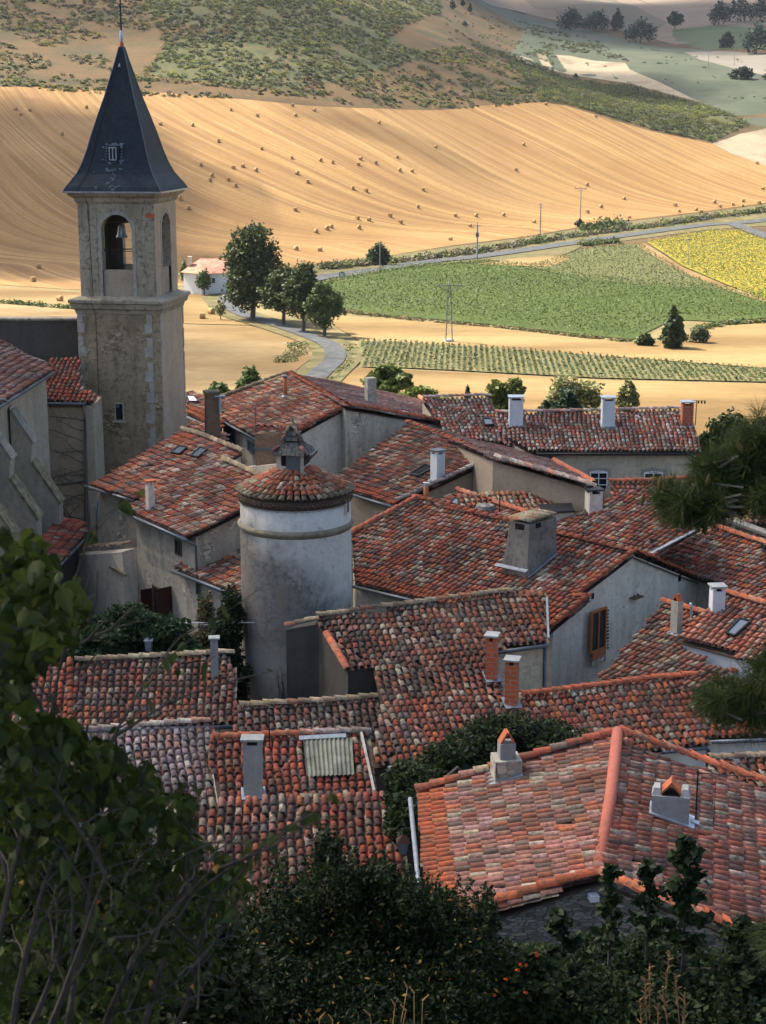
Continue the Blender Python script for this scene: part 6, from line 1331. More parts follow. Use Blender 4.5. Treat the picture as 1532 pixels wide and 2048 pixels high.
def house_big_brown():
    th = Thing('stone_house', 'house with a very long brown roof and a notched dark side wall, centre', 'house', (1, 52, -25))
    p = Plane((777, 1527), (876, 1519), -18.6, .3, (850, 1210))
    ins = [.25, 0, 0, 0, .05, .3, 0, 0, .0, .0, .12, .05, .12, .05]
    roof_on(th, p, [(738, 1531), (1000, 1509), (1075, 1480), (1012, 1393), (975, 1340), (987, 1299), (1092, 1284), (1086, 1186), (1010, 1189), (850, 1210), (632, 1240), (690, 1334), (745, 1328), (766, 1420)], 'old', 'dark', ins=ins, base=-27,
            ridge=[('lichen', (632, 1240), (740, 1224), (850, 1210), (940, 1198), (1010, 1189)), ('red', (652, 1275), (690, 1336))], patches=[([(930, 1385), (1010, 1400), (1000, 1515), (760, 1530), (740, 1420)], 'mixed'), ([(1050, 1190), (1088, 1187), (1092, 1284), (1075, 1284)], 'new')])
    gutter(th, p, [(775, 1530), (1000, 1512)], mat='zincl'); gutter(th, p, [(985, 1301), (1095, 1286)])
    # roof shoulder falling away behind the ridge on the left
    a, b = p.hit(632, 1240), p.hit(572, 1254); b = atz(572, 1254, a[2]-.35)
    c = p.hit(690, 1334); V = [a, b, b-zv*7, a-zv*7]; 
    back = np.array([.3, .5, 0]); w = MB(); 
    th.add('side_wall', [c-zv*.15+np.array([.10, 0, 0]), a-zv*.15+np.array([.1, 0, 0]), b-zv*.1, b-zv*8, a-zv*8, c-zv*8, b+back-zv*.1, b+back-zv*8, a+back*1.2-zv*.1, a+back-zv*8], [(0, 1, 2, 3, 4, 5), (2, 6, 7, 3), (1, 8, 6, 2), (6, 8, 9, 7)], M['dark'])
    V, F, T = ridge_tiles([b+zv*.0, a+zv*.02], 'lichen'); th.add('verge_tiles', V, F, M['tiles'], tint=T)
    # valley flashing against the big house
    a, b = p.hit(1088, 1202), p.hit(1091, 1284); MB().box((a+b)/2+p.n*.16+np.array([.08, 0, 0]), (b-a)/2, np.array([.035, 0, 0]), p.n*.01).to(th, 'valley_flashing', M['lead'])
    for u, v, w_, h in ((983, 1358, 27, 80), (1023, 1410, 30, 84)): chimney(th, p, u, v, w_, h, 'brick', dep=.42, cap='open', capmat='concrete', ang=-.25)
    # wall strip below the upper right eave is part of the same front
    q0 = p.hit(987, 1299)+p.u*np.array([1, 1, 0])*.3; q1 = p.hit(1092, 1284)+p.u*np.array([1, 1, 0])*.3; c = (q0+q1)/2; d = (q1-q0)/2; MB().box((c[0], c[1]+.10, c[2]-3.2), (d[0], d[1], 0), (0, .2, 0), zv*3.05).to(th, 'front_wall', M['tan'])
    e = q1+np.array([.06, -.15, -.2]); pipe(th, [e, e-zv*3.4], .05)
    th2 = Thing('low_roof', 'narrow blackened roof strip at the foot of the notched dark wall', 'building', (-2, 49, -25))
    p2 = Plane((478, 1418), (760, 1400), -18.0, .3, (600, 1500), rise=False); roof_on(th2, p2, [(775, 1529), (733, 1530), (726, 1482), (560, 1482), (470, 1486), (476, 1418), (766, 1400)], 'dark', 'dark', ins=[0]*7, base=-26, ridge=[('lichen', (478, 1418), (620, 1410), (764, 1400))])
    w = atY(752, 1540, 46.2); MB().box(w-zv*1.6+np.array([.1, 0, 0]), (.45, 0, 0), (0, .05, 0), zv*1.7).to(th2, 'grey_doorway', M['greyd'])
house_big_brown()

def front_left():
    th = Thing('stone_house', 'long low house with wavy brown tiles, left of the round tower foot', 'house', (-8, 50, -25))
    p = Plane((120, 1456), (480, 1445), -18.5, .3, (300, 1311)); roof_on(th, p, [(-30, 1461), (481, 1446), (457, 1311), (150, 1328), (-30, 1334)], 'old', 'grey', ins=[.2, .1, 0, 0, 0], ridge=[('lichen', (150, 1328), (300, 1320), (457, 1311))], patches=[([(0, 1335), (148, 1328), (150, 1460), (0, 1462)], 'red')], base=-25)
    V, F, T = ridge_tiles([p.hit(142, 1452)+p.n*.06, p.hit(140, 1328)+p.n*.08], 'new'); th.add('party_ridge', V, F, M['tiles'], tint=T)
    gutter(th, p, [(110, 1458), (478, 1448)])
    chimney(th, p, 430, 1354, 16, 70, 'concrete', cap='slab', skirt=False)
    lp = atY(299, 1345, 53.0); t2 = Thing('lamp_post', 'square glass lantern on a short red-brown post behind the low roof', 'street lamp', lp)
    MB().tube([lp-zv*3, lp+zv*.75], .05, 8).to(t2, 'post', M['redpaint']); z0 = lp+zv*.78
    MB().frustum(z0, np.array([1., 0, 0]), np.array([0, 1., 0]), .20, .20, .26, .26, .38).to(t2, 'lantern_glass', M['bluepaint'])
    m = MB(); [m.tube([z0+np.array([sx*.10, sy*.10, 0]), z0+np.array([sx*.13, sy*.13, .38])], .012, 4) for sx in (-1, 1) for sy in (-1, 1)]; m.to(t2, 'lantern_frame', M['iron']); MB().frustum(z0+zv*.38, np.array([1., 0, 0]), np.array([0, 1., 0]), .30, .30, .16, .16, .06).to(t2, 'lantern_cap', M['white'])
    th = Thing('stone_house', 'house with faded pinkish grey tiles and a pale ridge, behind the leafy branches', 'house', (-7, 44, -25))
    p = Plane((200, 1466), (408, 1449), -17.5, .3, (300, 1600), rise=False); roof_on(th, p, [(452, 1612), (300, 1625), (120, 1640), (130, 1475), (200, 1466), (409, 1449)], 'pale', 'greyd', ins=[0]*6, ridge=[('pale', (170, 1469), (300, 1458), (409, 1449))], base=-25)
    th = Thing('stone_house', 'house with orange tiles, a mossy corrugated sheet and a tall grey chimney with a slab', 'house', (-3, 43, -25))
    p = Plane((425, 1484), (715, 1471), -17.5, .3, (500, 1600), rise=False); roof_on(th, p, [(762, 1612), (440, 1625), (418, 1484), (728, 1470)], 'red', 'grey', ins=[.1, 0, 0, .1], base=-25, ridge=[('new', (425, 1483), (600, 1475)), ('pale', (600, 1475), (728, 1470))])
    # corrugated sheet
    Pq = [p.hit(606, 1493), p.hit(703, 1486), p.hit(708, 1560), p.hit(613, 1564)]; n = 56; V = []
    for a, b in ((Pq[0], Pq[1]), (Pq[3], Pq[2])):
        for i in range(n+1): V.append(a+(b-a)*i/n+p.n*(.20+.028*math.cos(2*PI*i/n*11)))
    th.add('corrugated_sheet', V, [(i, n+1+i, n+2+i, i+1) for i in range(n)], M['corr'], smooth=True)
    a, b = p.hit(598, 1488), p.hit(692, 1483); MB().box((a+b)/2+p.n*.2, (b-a)/2, p.u*.09, p.n*.03).to(th, 'sheet_flashing', M['lead'])
    a, b = p.hit(722, 1474), p.hit(748, 1592); MB().box((a+b)/2+p.n*.08, (b-a)/2, p.e*.035, p.n*.12).to(th, 'verge_board', M['greyd'])
    o, t = chimney(th, p, 507, 1592, 37, 108, 'concrete', cap='slab', ang=0.0, dep=.34)
    a = p.hit(539, 1500); MB().tube([a-zv*.5, a+zv*1.15], .02, 4).tube([a+zv*1.1-p.e*.12, a+zv*1.1+p.e*.12], .012, 3).to(th, 'aerial', M['iron'])
    a, b = p.hit(600, 1601), p.hit(624, 1600); MB().box((a+b)/2+p.n*.14, (b-a)/2, p.u*.08, p.n*.05).to(th, 'loose_slab', M['coping'])
    th = Thing('stone_house', 'nearest house in the centre, wide brown and grey barrel tiles behind the dark bush', 'house', (-3, 37, -25))
    p = Plane((450, 1608), (765, 1596), -17.7, .32, (500, 1700), rise=False); roof_on(th, p, [(846, 1880), (400, 1880), (330, 1625), (450, 1608), (766, 1596), (800, 1690)], 'old', 'grey', ins=[0]*6, base=-25, patches=[([(640, 1600), (770, 1590), (850, 1880), (760, 1880)], 'red')])
front_left()

def house_right_mid():
    th = Thing('stone_house', 'wide house with slanting rows of cream and brown tiles above white walls, right', 'house', (9, 48, -25))
    p = Plane((1325, 1496), (1415, 1487), -19.0, .3, (1300, 1363)); r = [(1040, 1397), (1180, 1380), (1300, 1364), (1440, 1352), (1640, 1336)]
    roof_on(th, p, [(1120, 1518), (1415, 1488), (1417, 1476), (1640, 1468), (1640, 1336), (1440, 1352), (1300, 1364), (1180, 1380), (1040, 1397), (1045, 1440)], 'mixed', 'white', ins=[.25, 0, .25, 0, 0, 0, 0, 0, .05, .05], ridge=[('red',)+tuple(r)], base=-24, patches=[([(1410, 1455), (1640, 1445), (1640, 1470), (1410, 1478)], 'red')])
    gutter(th, p, [(1322, 1499), (1414, 1490)]); gutter(th, p, [(1416, 1479), (1640, 1471)])
    q = p.hit(1414, 1490)-p.u*.1; pipe(th, [q-zv*.1, q-zv*2.5], .06, 'iron')
    th2 = Thing('low_roof', 'small brown tiled roof at the right edge behind the aerial', 'building', (11, 42, -25))
    p2 = Plane((1430, 1524), (1532, 1518), -17.6, .3, (1500, 1600), rise=False); roof_on(th2, p2, [(1640, 1620), (1400, 1600), (1415, 1524), (1640, 1514)], 'old', 'grey', ins=[0]*4, ridge=[('lichen', (1415, 1524), (1640, 1514))])
house_right_mid()

def house_front_right():
    th = Thing('stone_house', 'nearest big house, lower right, pink tiles, orange ridge and dark rubble gable', 'house', (4, 32, -25))
    p = Plane((828, 1595), (838, 1720), -15.5, .3, (1235, 1472)); r0, r1 = p.hit(1235, 1472), p.hit(1196, 1756)
    d = (p.hit(838, 1720)-p.hit(828, 1595)); d[2] = 0; d /= np.linalg.norm(d); eb = p.hit(835, 1590)+d*6.9
    roof_on(th, p, [(835, 1590), tuple(eb), tuple(r1), tuple(r0)], 'pink', 'slabst', ins=[.22, .06, 0, .06], base=-22, eave=('new', .50), ridge=[('new', tuple(eb+p.n*.04), (1000, 1812), tuple(r1+p.n*.04)), ('mixed', (835, 1591), (1040, 1530), tuple(r0+p.n*.04))], sag=.025)
    p2 = Plane(tuple(r0), tuple(r1), 0, .30, (1532, 1600), rise=False); e1 = p2.hit(1470, 1868)
    roof_on(th, p2, [(1640, 1930), (1640, 1615), tuple(r0), tuple(r1)], 'warm', 'slabst', ins=[.2, .06, 0, .06], base=-22, ridge=[('red', tuple(r1+p2.n*.04), (1330, 1812), (1470, 1868), (1600, 1915)), ('red', tuple(r0+p2.n*.04), (1400, 1530), (1532, 1576))], sag=.025)
    MB().tube([tuple(r1+zv*.12), tuple((r0+r1)/2+zv*.10+np.array([.04, 0, 0])), tuple(r0+zv*.12)], .13, 12).to(th, 'ridge_roll', mat_plain('smooth_terracotta_ridge', (.42, .13, .085), .85, 0, .15), smooth=True)
    gutter(th, p, [(829, 1592), tuple(eb)], mat='lead', outw=.10, r=.055)
    chimney(th, p, 1012, 1556, 60, 44, 'greyd', cap=None, taper=1.0, ang=.12)
    q = p.hit(1012, 1556); e = np.array([math.cos(.12), math.sin(.12), 0]); f = np.array([-e[1], e[0], 0]); h0 = 44/FPX*q[1]*1.1
    u0 = q+zv*h0; MB().frustum(u0-zv*.05, e, f, .36, .36, .36, .36, .42).to(th, 'chimney_neck', M['concrete'])
    m = MB(); tp = u0+zv*.37; [m.box(tp+e*s*.085+zv*.13, (-e*s*.5+zv*.86)*.155, f*.15, np.cross(f, (-e*s*.5+zv*.86))*.02) for s in (-1, 1)]; m.to(th, 'tile_cap', M['terra'])
    # right chimney: broad rendered block with a mortar crown
    q = p2.hit(1340, 1640); e = p2.u*np.array([1, 1, 0]); e /= np.linalg.norm(e); e = e if e[0] > 0 else -e; f = p2.e*np.array([1, 1, 0]); f /= np.linalg.norm(f); w = 76/FPX*q[1]*1.05; h = .68
    cb = MB().box(q+zv*(h/2-.35), e*w/2, f*.24, zv*(h/2+.30)).to(th, 'chimney', M['concrete']); tz = q+zv*(h-.05)
    m = MB()
    for s in (-1, 1): m.frustum(tz+e*s*(w/2-.10)-zv*.01, e, f, .22, .44, .12, .30, .16)
    m.to(th, 'mortar_crown', M['concrete'], cb); m = MB(); [m.box(tz+e*s*.12+zv*.14, (-e*s*.66+zv*.75)*.20, f*.20, np.cross(f, (-e*s*.66+zv*.75))*.02) for s in (-1, 1)]; m.to(th, 'tile_cap', M['terra'], cb); MB().box(tz+zv*.012, e*.2, f*.2, zv*.02).to(th, 'flue', M['void'], cb)
    MB().box(q+p2.n*.12-f*.0, p2.u*(w/2+.1), p2.e*.33, p2.n*.02).to(th, 'flashing', M['zincl'], cb)
    a = p2.hit(1391, 1650); m = MB().tube([a-zv*.1, a+zv*1.25], .018, 5).tube([a+zv*1.2-e*.05, a+zv*1.2+e*1.2], .012, 4)
    for i in range(8): m.tube([a+zv*1.2+e*(i*.15)-f*.12, a+zv*1.2+e*(i*.15)+f*.12], .006, 3)
    m.tube([a+zv*.95-e*.05, a+zv*.95+e*.1], .012, 4).tube([a+e*.38-zv*.2, a+e*.38+zv*1.1], .006, 3); m.to(th, 'aerial', M['iron'])
    MB().box(p2.hit(1386, 1656)+p2.n*.14, p2.u*.09, p2.e*.09, p2.n*.02).to(th, 'mast_foot', M['zincl'])
    # wall lamp under the ridge end
    vp = VPlane(r1+(r0-r1)/np.linalg.norm(r0-r1)*.07, eb); c = vp.hit(1184, 1790); MB().box(c+vp.n*.1, vp.d*.09, vp.n*.1, zv*.06).to(th, 'floodlight', M['paint'])
    return p
PP = house_front_right()

def alley_lantern():
    q = atY(806, 1690, 35); th = Thing('wall_lantern', 'small hanging street lantern with a red top in the dark alley', 'street lamp', q)
    MB().frustum(q-zv*.2, np.array([1., 0, 0]), np.array([0, 1., 0]), .15, .15, .27, .27, .30).to(th, 'lantern_glass', M['bluepaint']); MB().frustum(q+zv*.10, np.array([1., 0, 0]), np.array([0, 1., 0]), .31, .31, .06, .06, .14).to(th, 'lantern_cap', M['redpaint'])
    MB().tube([q+zv*.24, q+zv*.40, q+np.array([.5, .1, .42])], .018, 5).to(th, 'bracket', M['iron'])
alley_lantern()

# ---------------------------------------------------------------- planting in and before the village
def mass(name, label, cat, base, blobs, n, size, cols, **kw):
    """blobs: (u, v, Y, ru_px, rv_px, depth) -> ellipsoids"""
    B = []
    for (u, v, Y, ru, rv, dp) in blobs:
        c = atY(u, v, Y); k = Y*1.04/FPX; B.append((c[0], c[1], c[2], ru*k, dp, rv*k))
    return tree(name, label, cat, base, B, n, size, cols, **kw)
G_DK = [(.016, .028, .010), (.022, .038, .013), (.012, .021, .008), (.032, .048, .016)]
G_FIG = [(.018, .042, .016), (.028, .056, .02), (.012, .028, .011), (.04, .07, .026)]
G_REST = [(.035, .055, .014), (.055, .075, .02), (.02, .035, .01)]
mass('fig_tree', 'broad dark green fig bush filling the yard left of the round tower', 'bush', atY(280, 1400, 54)+np.array([0, 0, -2]), [(190, 1275, 54.5, 60, 50, 1.1), (260, 1265, 54, 75, 55, 1.3), (330, 1290, 54, 60, 48, 1.1), (370, 1330, 53.5, 45, 45, 1), (230, 1320, 53.5, 80, 40, 1)], 22000, .10, G_FIG, limbs=4, trunk=.1, crown='crown', mat='leaf')
mass('shrub', 'dark shrub wedged between the green door and the round tower', 'shrub', atY(450, 1420, 55)+np.array([0, 0, -1]), [(462, 1235, 55.5, 26, 55, .6), (450, 1300, 55, 35, 70, .7), (470, 1370, 54.5, 30, 60, .7)], 9000, .08, G_DK, trunk=.07, limbs=2, mat='leaf')
mass('shrub', 'thin brownish shrub in front of the green door', 'shrub', atY(415, 1330, 55), [(412, 1225, 55.8, 18, 40, .4), (405, 1290, 55.5, 25, 40, .4)], 1500, .07, [(.10, .10, .035), (.14, .10, .05), (.06, .08, .03)], trunk=.05, limbs=2, mat='leaf')
mass('alley_tree', 'dark spreading tree in the alley behind the tent-topped chimney', 'tree', atY(900, 1640, 42)+np.array([0, 0, -2]), [(1010, 1475, 42.5, 75, 45, .9), (1090, 1475, 42.5, 75, 28, .9), (900, 1535, 41, 75, 45, 1), (960, 1510, 42, 70, 50, 1), (820, 1580, 39, 50, 55, 1), (1140, 1490, 43, 35, 14, .5), (810, 1640, 37.5, 40, 50, .8)], 34000, .065, G_DK+G_REST, trunk=.14, limbs=6, mat='leaf')
# dense laurel-like bush, bottom centre
def laurel():
    base = atY(740, 2048, 15); base = np.array([base[0], 15, float(Z(base[0], 15))])
    top = [(655, 1650, 34, 60), (700, 1720, 45, 60), (760, 1712, 40, 50), (830, 1760, 50, 55), (890, 1770, 40, 60), (975, 1770, 18, 60), (980, 1850, 26, 60), (560, 1790, 40, 50), (500, 1830, 40, 50), (620, 1770, 45, 70)]
    B = [(u, v+rv, 15+random.uniform(-.6, .6), ru, rv, .30) for u, v, ru, rv in top]
    B += [(600, 1890, 14.6, 130, 90, .9), (760, 1870, 14.8, 150, 110, 1.0), (880, 1910, 14.6, 110, 95, .9), (700, 1990, 14, 230, 110, 1.2), (890, 2020, 14, 120, 100, 1.0), (540, 2000, 14, 110, 110, .9)]
    cols = [(.011, .023, .006), (.018, .032, .008), (.006, .012, .004), (.028, .044, .010), (.010, .018, .006)]
    th = mass('laurel_bush', 'big dense dark green bush with upright sprigs at the bottom centre', 'bush', base, B, 90000, .028, cols, trunk=.09, limbs=7, mat='leaf', asp=.45, up=.15)
    # upright sprigs
    P = []
    for i in range(150):
        u = random.uniform(470, 1000); vt = 1650+abs(u-655)*.55 if u < 720 else 1690+(u-700)*.28; vt += random.uniform(-12, 90); b = atY(u, vt+70, 15+random.uniform(-.7, .7)); L = random.uniform(.18, .42); dx = random.uniform(-.08, .08)
        for j in range(38):
            f = random.random(); a = random.uniform(0, 2*PI); rr = .05*(1-f*.6); P.append(b+np.array([dx*f+rr*math.cos(a), rr*math.sin(a), L*f]))
    V, F, T = leafcards(np.array(P), .028, cols+[(.07, .09, .03)], .1, .42); th.add('sprigs', V, F, M['leaf'], tint=T)
    # yellowing leaves
    K = crown_pts([tuple(list(atY(u, v, Y-.1))+[ru*Y/FPX*1.05, dp, rv*Y/FPX*1.05]) for u, v, Y, ru, rv, dp in B[10:]], 900, .9); V, F, T = leafcards(K, .026, [(.30, .20, .05), (.22, .12, .03)], .2, .45); th.add('yellow_leaves', V, F, M['leaf'], tint=T)
laurel()
def right_shrubs():
    base = np.array([2.6, 15.5, float(Z(2.6, 15.5))])
    mass('shrub', 'dark mixed undergrowth of broad-leaved shoots at the bottom right', 'shrub', base, [(1110, 1975, 16, 70, 60, .7), (1200, 1950, 16, 70, 60, .7), (1300, 1940, 16, 80, 70, .7), (1400, 1965, 16, 80, 60, .7), (1500, 1930, 16, 60, 60, .7), (1150, 2030, 15, 180, 60, 1), (1350, 2040, 15, 200, 70, 1), (1500, 2010, 15, 100, 70, .8), (1040, 2030, 15, 60, 50, .7)], 42000, .036, [(.018, .038, .012), (.030, .054, .018), (.040, .060, .018), (.011, .020, .007)], trunk=.06, limbs=6, mat='leaf', asp=.6)
    def shoot(lb, u, vt, vb, Y, w, n, size=.055):
        b = atY(u, vb, Y); t = atY(u, vt, Y); th = Thing('sapling', lb, 'sapling', (b[0], b[1], b[2]-1.0)); MB().tube([b-zv*1.0, (b+t)/2+np.array([.03, 0, 0]), t-zv*.04], [.02, .015, .006], 5).to(th, 'stem', M['bark']); P = []
        H = t[2]-b[2]; nb = max(9, n//70); bm = MB()
        for i in range(nb):
            f = (i+.5)/nb; an = i*2.4+random.uniform(-.4, .4); rr = w/FPX*Y*1.5*(1.02-f*.75)*random.uniform(.45, 1.15); o = b+zv*H*f*.97; e = o+np.array([rr*math.cos(an), rr*math.sin(an), rr*random.uniform(.2, .7)]); bm.tube([o, e], [.005, .002], 4)
            for j in range(int(n*.55/nb)): g = .25+.85*random.random()**.7; P.append(o+(e-o)*g*1.1+np.random.default_rng(i*977+j).normal(size=3)*np.array([.035, .035, .03]))
        for j in range(30): P.append(t+np.random.default_rng(j).normal(size=3)*np.array([.03, .03, .05])-zv*.05)
        bm.to(th, 'side_twigs', M['bark'])
        V, F, T = leafcards(np.array(P), size, [(.022, .042, .014), (.034, .056, .018), (.015, .028, .010)], .5, .62); th.add('crown', V, F, M['leaf'], tint=T)
    shoot('tallest upright maple sapling against the pink roof, lower right', 1366, 1678, 1900, 15.5, 40, 1500); shoot('small maple sapling left of the tallest one', 1292, 1725, 1880, 15.7, 26, 520); shoot('slender maple sapling in front of the rubble gable under the ridge', 1217, 1735, 1900, 15.8, 22, 420)
    shoot('bushy low sapling left of the slender one, on the rubble wall', 1120, 1830, 1960, 15.3, 36, 700); shoot('dark sapling low at the right edge of the undergrowth', 1480, 1850, 1980, 15.0, 50, 900)
    def flowers():
        th = Thing('trumpet_vine', 'patch of trumpet creeper with orange-red flowers at the bottom, right of the big bush', 'flowering vine', np.array([1.3, 14.3, -9])); P = []
        V, F, T = leafcards(crown_pts([tuple(list(atY(1050, 1960, 14.6))+[.35, .3, .35])], 2500, .6), .035, [(.035, .06, .02), (.05, .07, .02)], .4, .6); th.add('leaves', V, F, M['leaf'], tint=T)
        m = MB()
        for (u, v) in ((1040, 1928), (1050, 1930), (1070, 1906), (1008, 1958), (990, 1990), (1047, 1985), (1030, 1940), (1075, 1911)):
            q = atY(u, v, 14.0); m.tube([q, q+np.array([random.uniform(-.03, .03), -.04, .02])], [.006, .017], 6)
        m.to(th, 'flowers', mat_plain('orange_red_petals', (.55, .07, .02), .7, 0, .2))
        th = Thing('dry_stalks', 'dry tan seed stalks sticking up in the undergrowth at the bottom right', 'dry plant', atY(1310, 2040, 13.5)); m = MB(); rng = random.Random(9)
        for (u, v) in [(1300, 1930), (1340, 1905), (1290, 1960), (1325, 1975), (1350, 1950), (1280, 2000), (1315, 2010), (1370, 1990)]:
            a, b = atY(u+rng.uniform(-15, 15), v+110, 13.5), atY(u, v, 13.5); m.tube([a, (a+b)/2, b], .006, 4)
            for k in range(14):
                f = k/14; q = b+(a-b)*f*.6; m.tube([q, q+np.array([rng.uniform(-.05, .05), rng.uniform(-.04, .04), .035])], [.011, .003], 4)
        m.to(th, 'seed_heads', mat_plain('dry_seed_heads', (.24, .15, .07), .95, 0, .3))
        th = Thing('dry_stalks', 'small tan dry flower spikes at the bottom edge in front of the big bush', 'dry plant', atY(780, 2048, 12.5)); m = MB()
        for (u, v) in [(790, 2010), (828, 1985), (845, 2000), (812, 2020), (740, 2030), (640, 2035), (665, 2040), (815, 1975)]:
            a, b = atY(u+rng.uniform(-15, 15), v+70, 12.5), atY(u, v, 12.5); m.tube([a, b], .004, 4); m.tube([b-(b-a)*.02, b+np.array([rng.uniform(-.06, .06), 0, .05])], [.010, .004], 5)
        m.to(th, 'seed_heads', M['straw'])
    flowers()
right_shrubs()

# big-leaved tree on the left, close to the camera
def heart_leaves(P, size, cols, droop=.9):
    """folded heart-shaped leaves: 8 quads each around a midrib"""
    n = len(P); out = np.array([(0, 0), (.30, -.10), (.46, .18), (.42, .55), (.20, .95), (0, 1.30)])
    d = RNG.normal(size=(n, 3)); d[:, 2] = -np.abs(d[:, 2])*droop-.35; d /= np.linalg.norm(d, axis=1)[:, None]
    x = np.cross(d, RNG.normal(size=(n, 3))*np.array([.6, .3, .6])+np.array([0, 1., .5])); x /= np.linalg.norm(x, axis=1)[:, None]; nn = np.cross(x, d)
    s = (size*RNG.uniform(.6, 1.2, n))[:, None]; fold = RNG.uniform(.15, .5, n)[:, None]; curl = RNG.uniform(-.1, .35, n)[:, None]
    mid = [(0, t) for _, t in out]; Vs = []
    for (a, t) in mid: Vs.append(P+d*s*t-nn*s*curl*t*t*.5)
    for sg in (-1, 1):
        for (a, t) in out[1:5]: Vs.append(P+d*s*t+x*s*a*sg+nn*s*(a*fold)-nn*s*curl*t*t*.5)
    V = np.stack(Vs, 1)                                     # 6 + 4 + 4 = 14
    q = [(0, 6, 7, 1), (1, 7, 8, 2), (2, 8, 9, 3), (3, 9, 5, 4), (0, 1, 11, 10), (1, 2, 12, 11), (2, 3, 13, 12), (3, 4, 5, 13)]
    # vertices on the rim: index 6..9 (left), 10..13 (right)
    q = np.array(q); F = (q[None]+(np.arange(n)*14)[:, None, None]).reshape(-1, 4); c = np.array(cols)[RNG.integers(0, len(cols), n)]*RNG.uniform(.7, 1.3, (n, 1))
    T = np.repeat(c, 8, 0).reshape(n, 8, 3); sh = RNG.uniform(.85, 1.2, (n, 1, 1)); T[:, :4] *= sh; T[:, 4:] /= sh; return V.reshape(-1, 3), F, T.reshape(-1, 3)
M['barkd'] = mat_plain('dark_twig_bark', (.055, .045, .036), .95, 0, .4, 20)
def redbud():
    base = np.array([-1.6, 4.6, float(Z(-1.6, 4.6))]); th = Thing('leafy_tree', 'close tree with large drooping heart-shaped leaves filling the lower left', 'tree', base)
    m = MB(); tips = []; rng = random.Random(5)
    def branch(p, d, L, r, lvl):
        P = [p]; q = p.copy(); k = 6
        for i in range(k):
            d = d+np.array([rng.uniform(-.16, .16), rng.uniform(-.12, .12), rng.uniform(-.10, .12)]); d /= np.linalg.norm(d); q = q+d*L/k; P.append(q.copy())
            if lvl < 3 and i > 0 and rng.random() < .6:
                e = d+np.array([rng.uniform(-.8, .8), rng.uniform(-.5, .5), rng.uniform(-.3, .5)]); e /= np.linalg.norm(e); branch(q.copy(), e, L*rng.uniform(.35, .6), r*.5, lvl+1)
            tips.append((q.copy(), lvl))
        m.tube(P, list(np.linspace(r, r*.3, k+1)), 5)
    S0 = [(20, 2100, 4.5, 60, 1300), (130, 2100, 4.6, 240, 1500), (200, 2080, 4.7, 330, 1560), (90, 2100, 4.3, 120, 1600), (280, 2080, 4.6, 430, 1700), (330, 2100, 4.8, 480, 1760), (-30, 2000, 4.5, 30, 1180), (60, 2060, 4.6, 190, 1750)]
    for (u0, v0, Y, u1, v1) in S0:
        a = atY(u0, v0, Y); b = atY(u1, v1, Y+rng.uniform(-.3, .5)); d = b-a; L = np.linalg.norm(d); branch(a, d/L, L*.82, .012, 1); m.tube([base-zv*.3, base*.3+a*.7, a], [.04, .025, .012], 6)
    m.to(th, 'trunk', M['barkd'])
    # leaf places: a lopsided crown outline in depth layers
    zones = [([(-20, 1080), (70, 1065), (150, 1190), (175, 1230), (140, 1300), (60, 1350), (60, 1440), (150, 1450), (180, 1500), (-20, 1520)], 760, .052, 4.2, 6.0),
             ([(-20, 1460), (150, 1470), (300, 1530), (320, 1600), (400, 1590), (360, 1690), (200, 1680), (-20, 1700)], 1500, .042, 4.2, 6.4),
             ([(-20, 1640), (320, 1600), (400, 1690), (480, 1740), (495, 1810), (420, 1850), (440, 1950), (300, 2060), (-20, 2060)], 5200, .030, 4.6, 7.4)]
    VV, FF, TT, nv = [], [], [], 0
    for pix, n, size, ya, yb in zones:
        a = np.array(pix); LP = []
        while len(LP) < n:
            u, v = rng.uniform(a[:, 0].min(), a[:, 0].max()), rng.uniform(a[:, 1].min(), a[:, 1].max())
            if not inpoly(np.array([u]), np.array([v]), pix)[0]: continue
            if math.sin(u/23+v/31)+math.sin(u/11-v/17)*.7 < -.75: continue
            LP.append(atY(u, v-12, rng.uniform(ya, yb)))
        V, F, T = heart_leaves(np.array(LP), size, [(.024, .040, .008), (.032, .050, .010), (.016, .028, .006), (.052, .068, .014), (.019, .030, .008)]); VV.append(V); FF.append(F+nv); TT.append(T); nv += len(V)
    th.add('crown', np.concatenate(VV), np.concatenate(FF), M['leaf'], tint=np.concatenate(TT), smooth=True)
    tp = np.array([t[0] for t in tips if t[1] >= 2]); tp = tp[RNG.random(len(tp)) < .35]+RNG.normal(size=(1, 3))*.01
    V, F, T = heart_leaves(tp, .040, [(.045, .065, .015), (.06, .075, .02), (.03, .048, .012)]); th.add('young_leaves', V, F, M['leaf'], tint=T)
    # a few orange withered leaves
    W_ = np.array([atY(rng.uniform(40, 460), rng.uniform(1620, 1990), rng.uniform(4.2, 5.2)) for _ in range(16)]); V, F, T = heart_leaves(W_, .022, [(.35, .12, .02), (.28, .16, .03)]); th.add('withered_leaves', V, F, M['leaf'], tint=T)
    # bare twigs
    m = MB()
    for i in range(80):
        u, v = rng.uniform(0, 430), rng.uniform(1640, 2040); a = atY(u, v, 4.2+rng.random()); an = rng.gauss(1.0, .5); L = rng.uniform(60, 260); P = [a]; Y = a[1]
        for j in range(1, 6): an += rng.uniform(-.25, .25); P.append(atY(u+math.cos(an)*L*j/5, v-math.sin(an)*L*j/5, Y+.05*j))
        m.tube(P, list(np.linspace(.0036, .0014, 6)), 4)
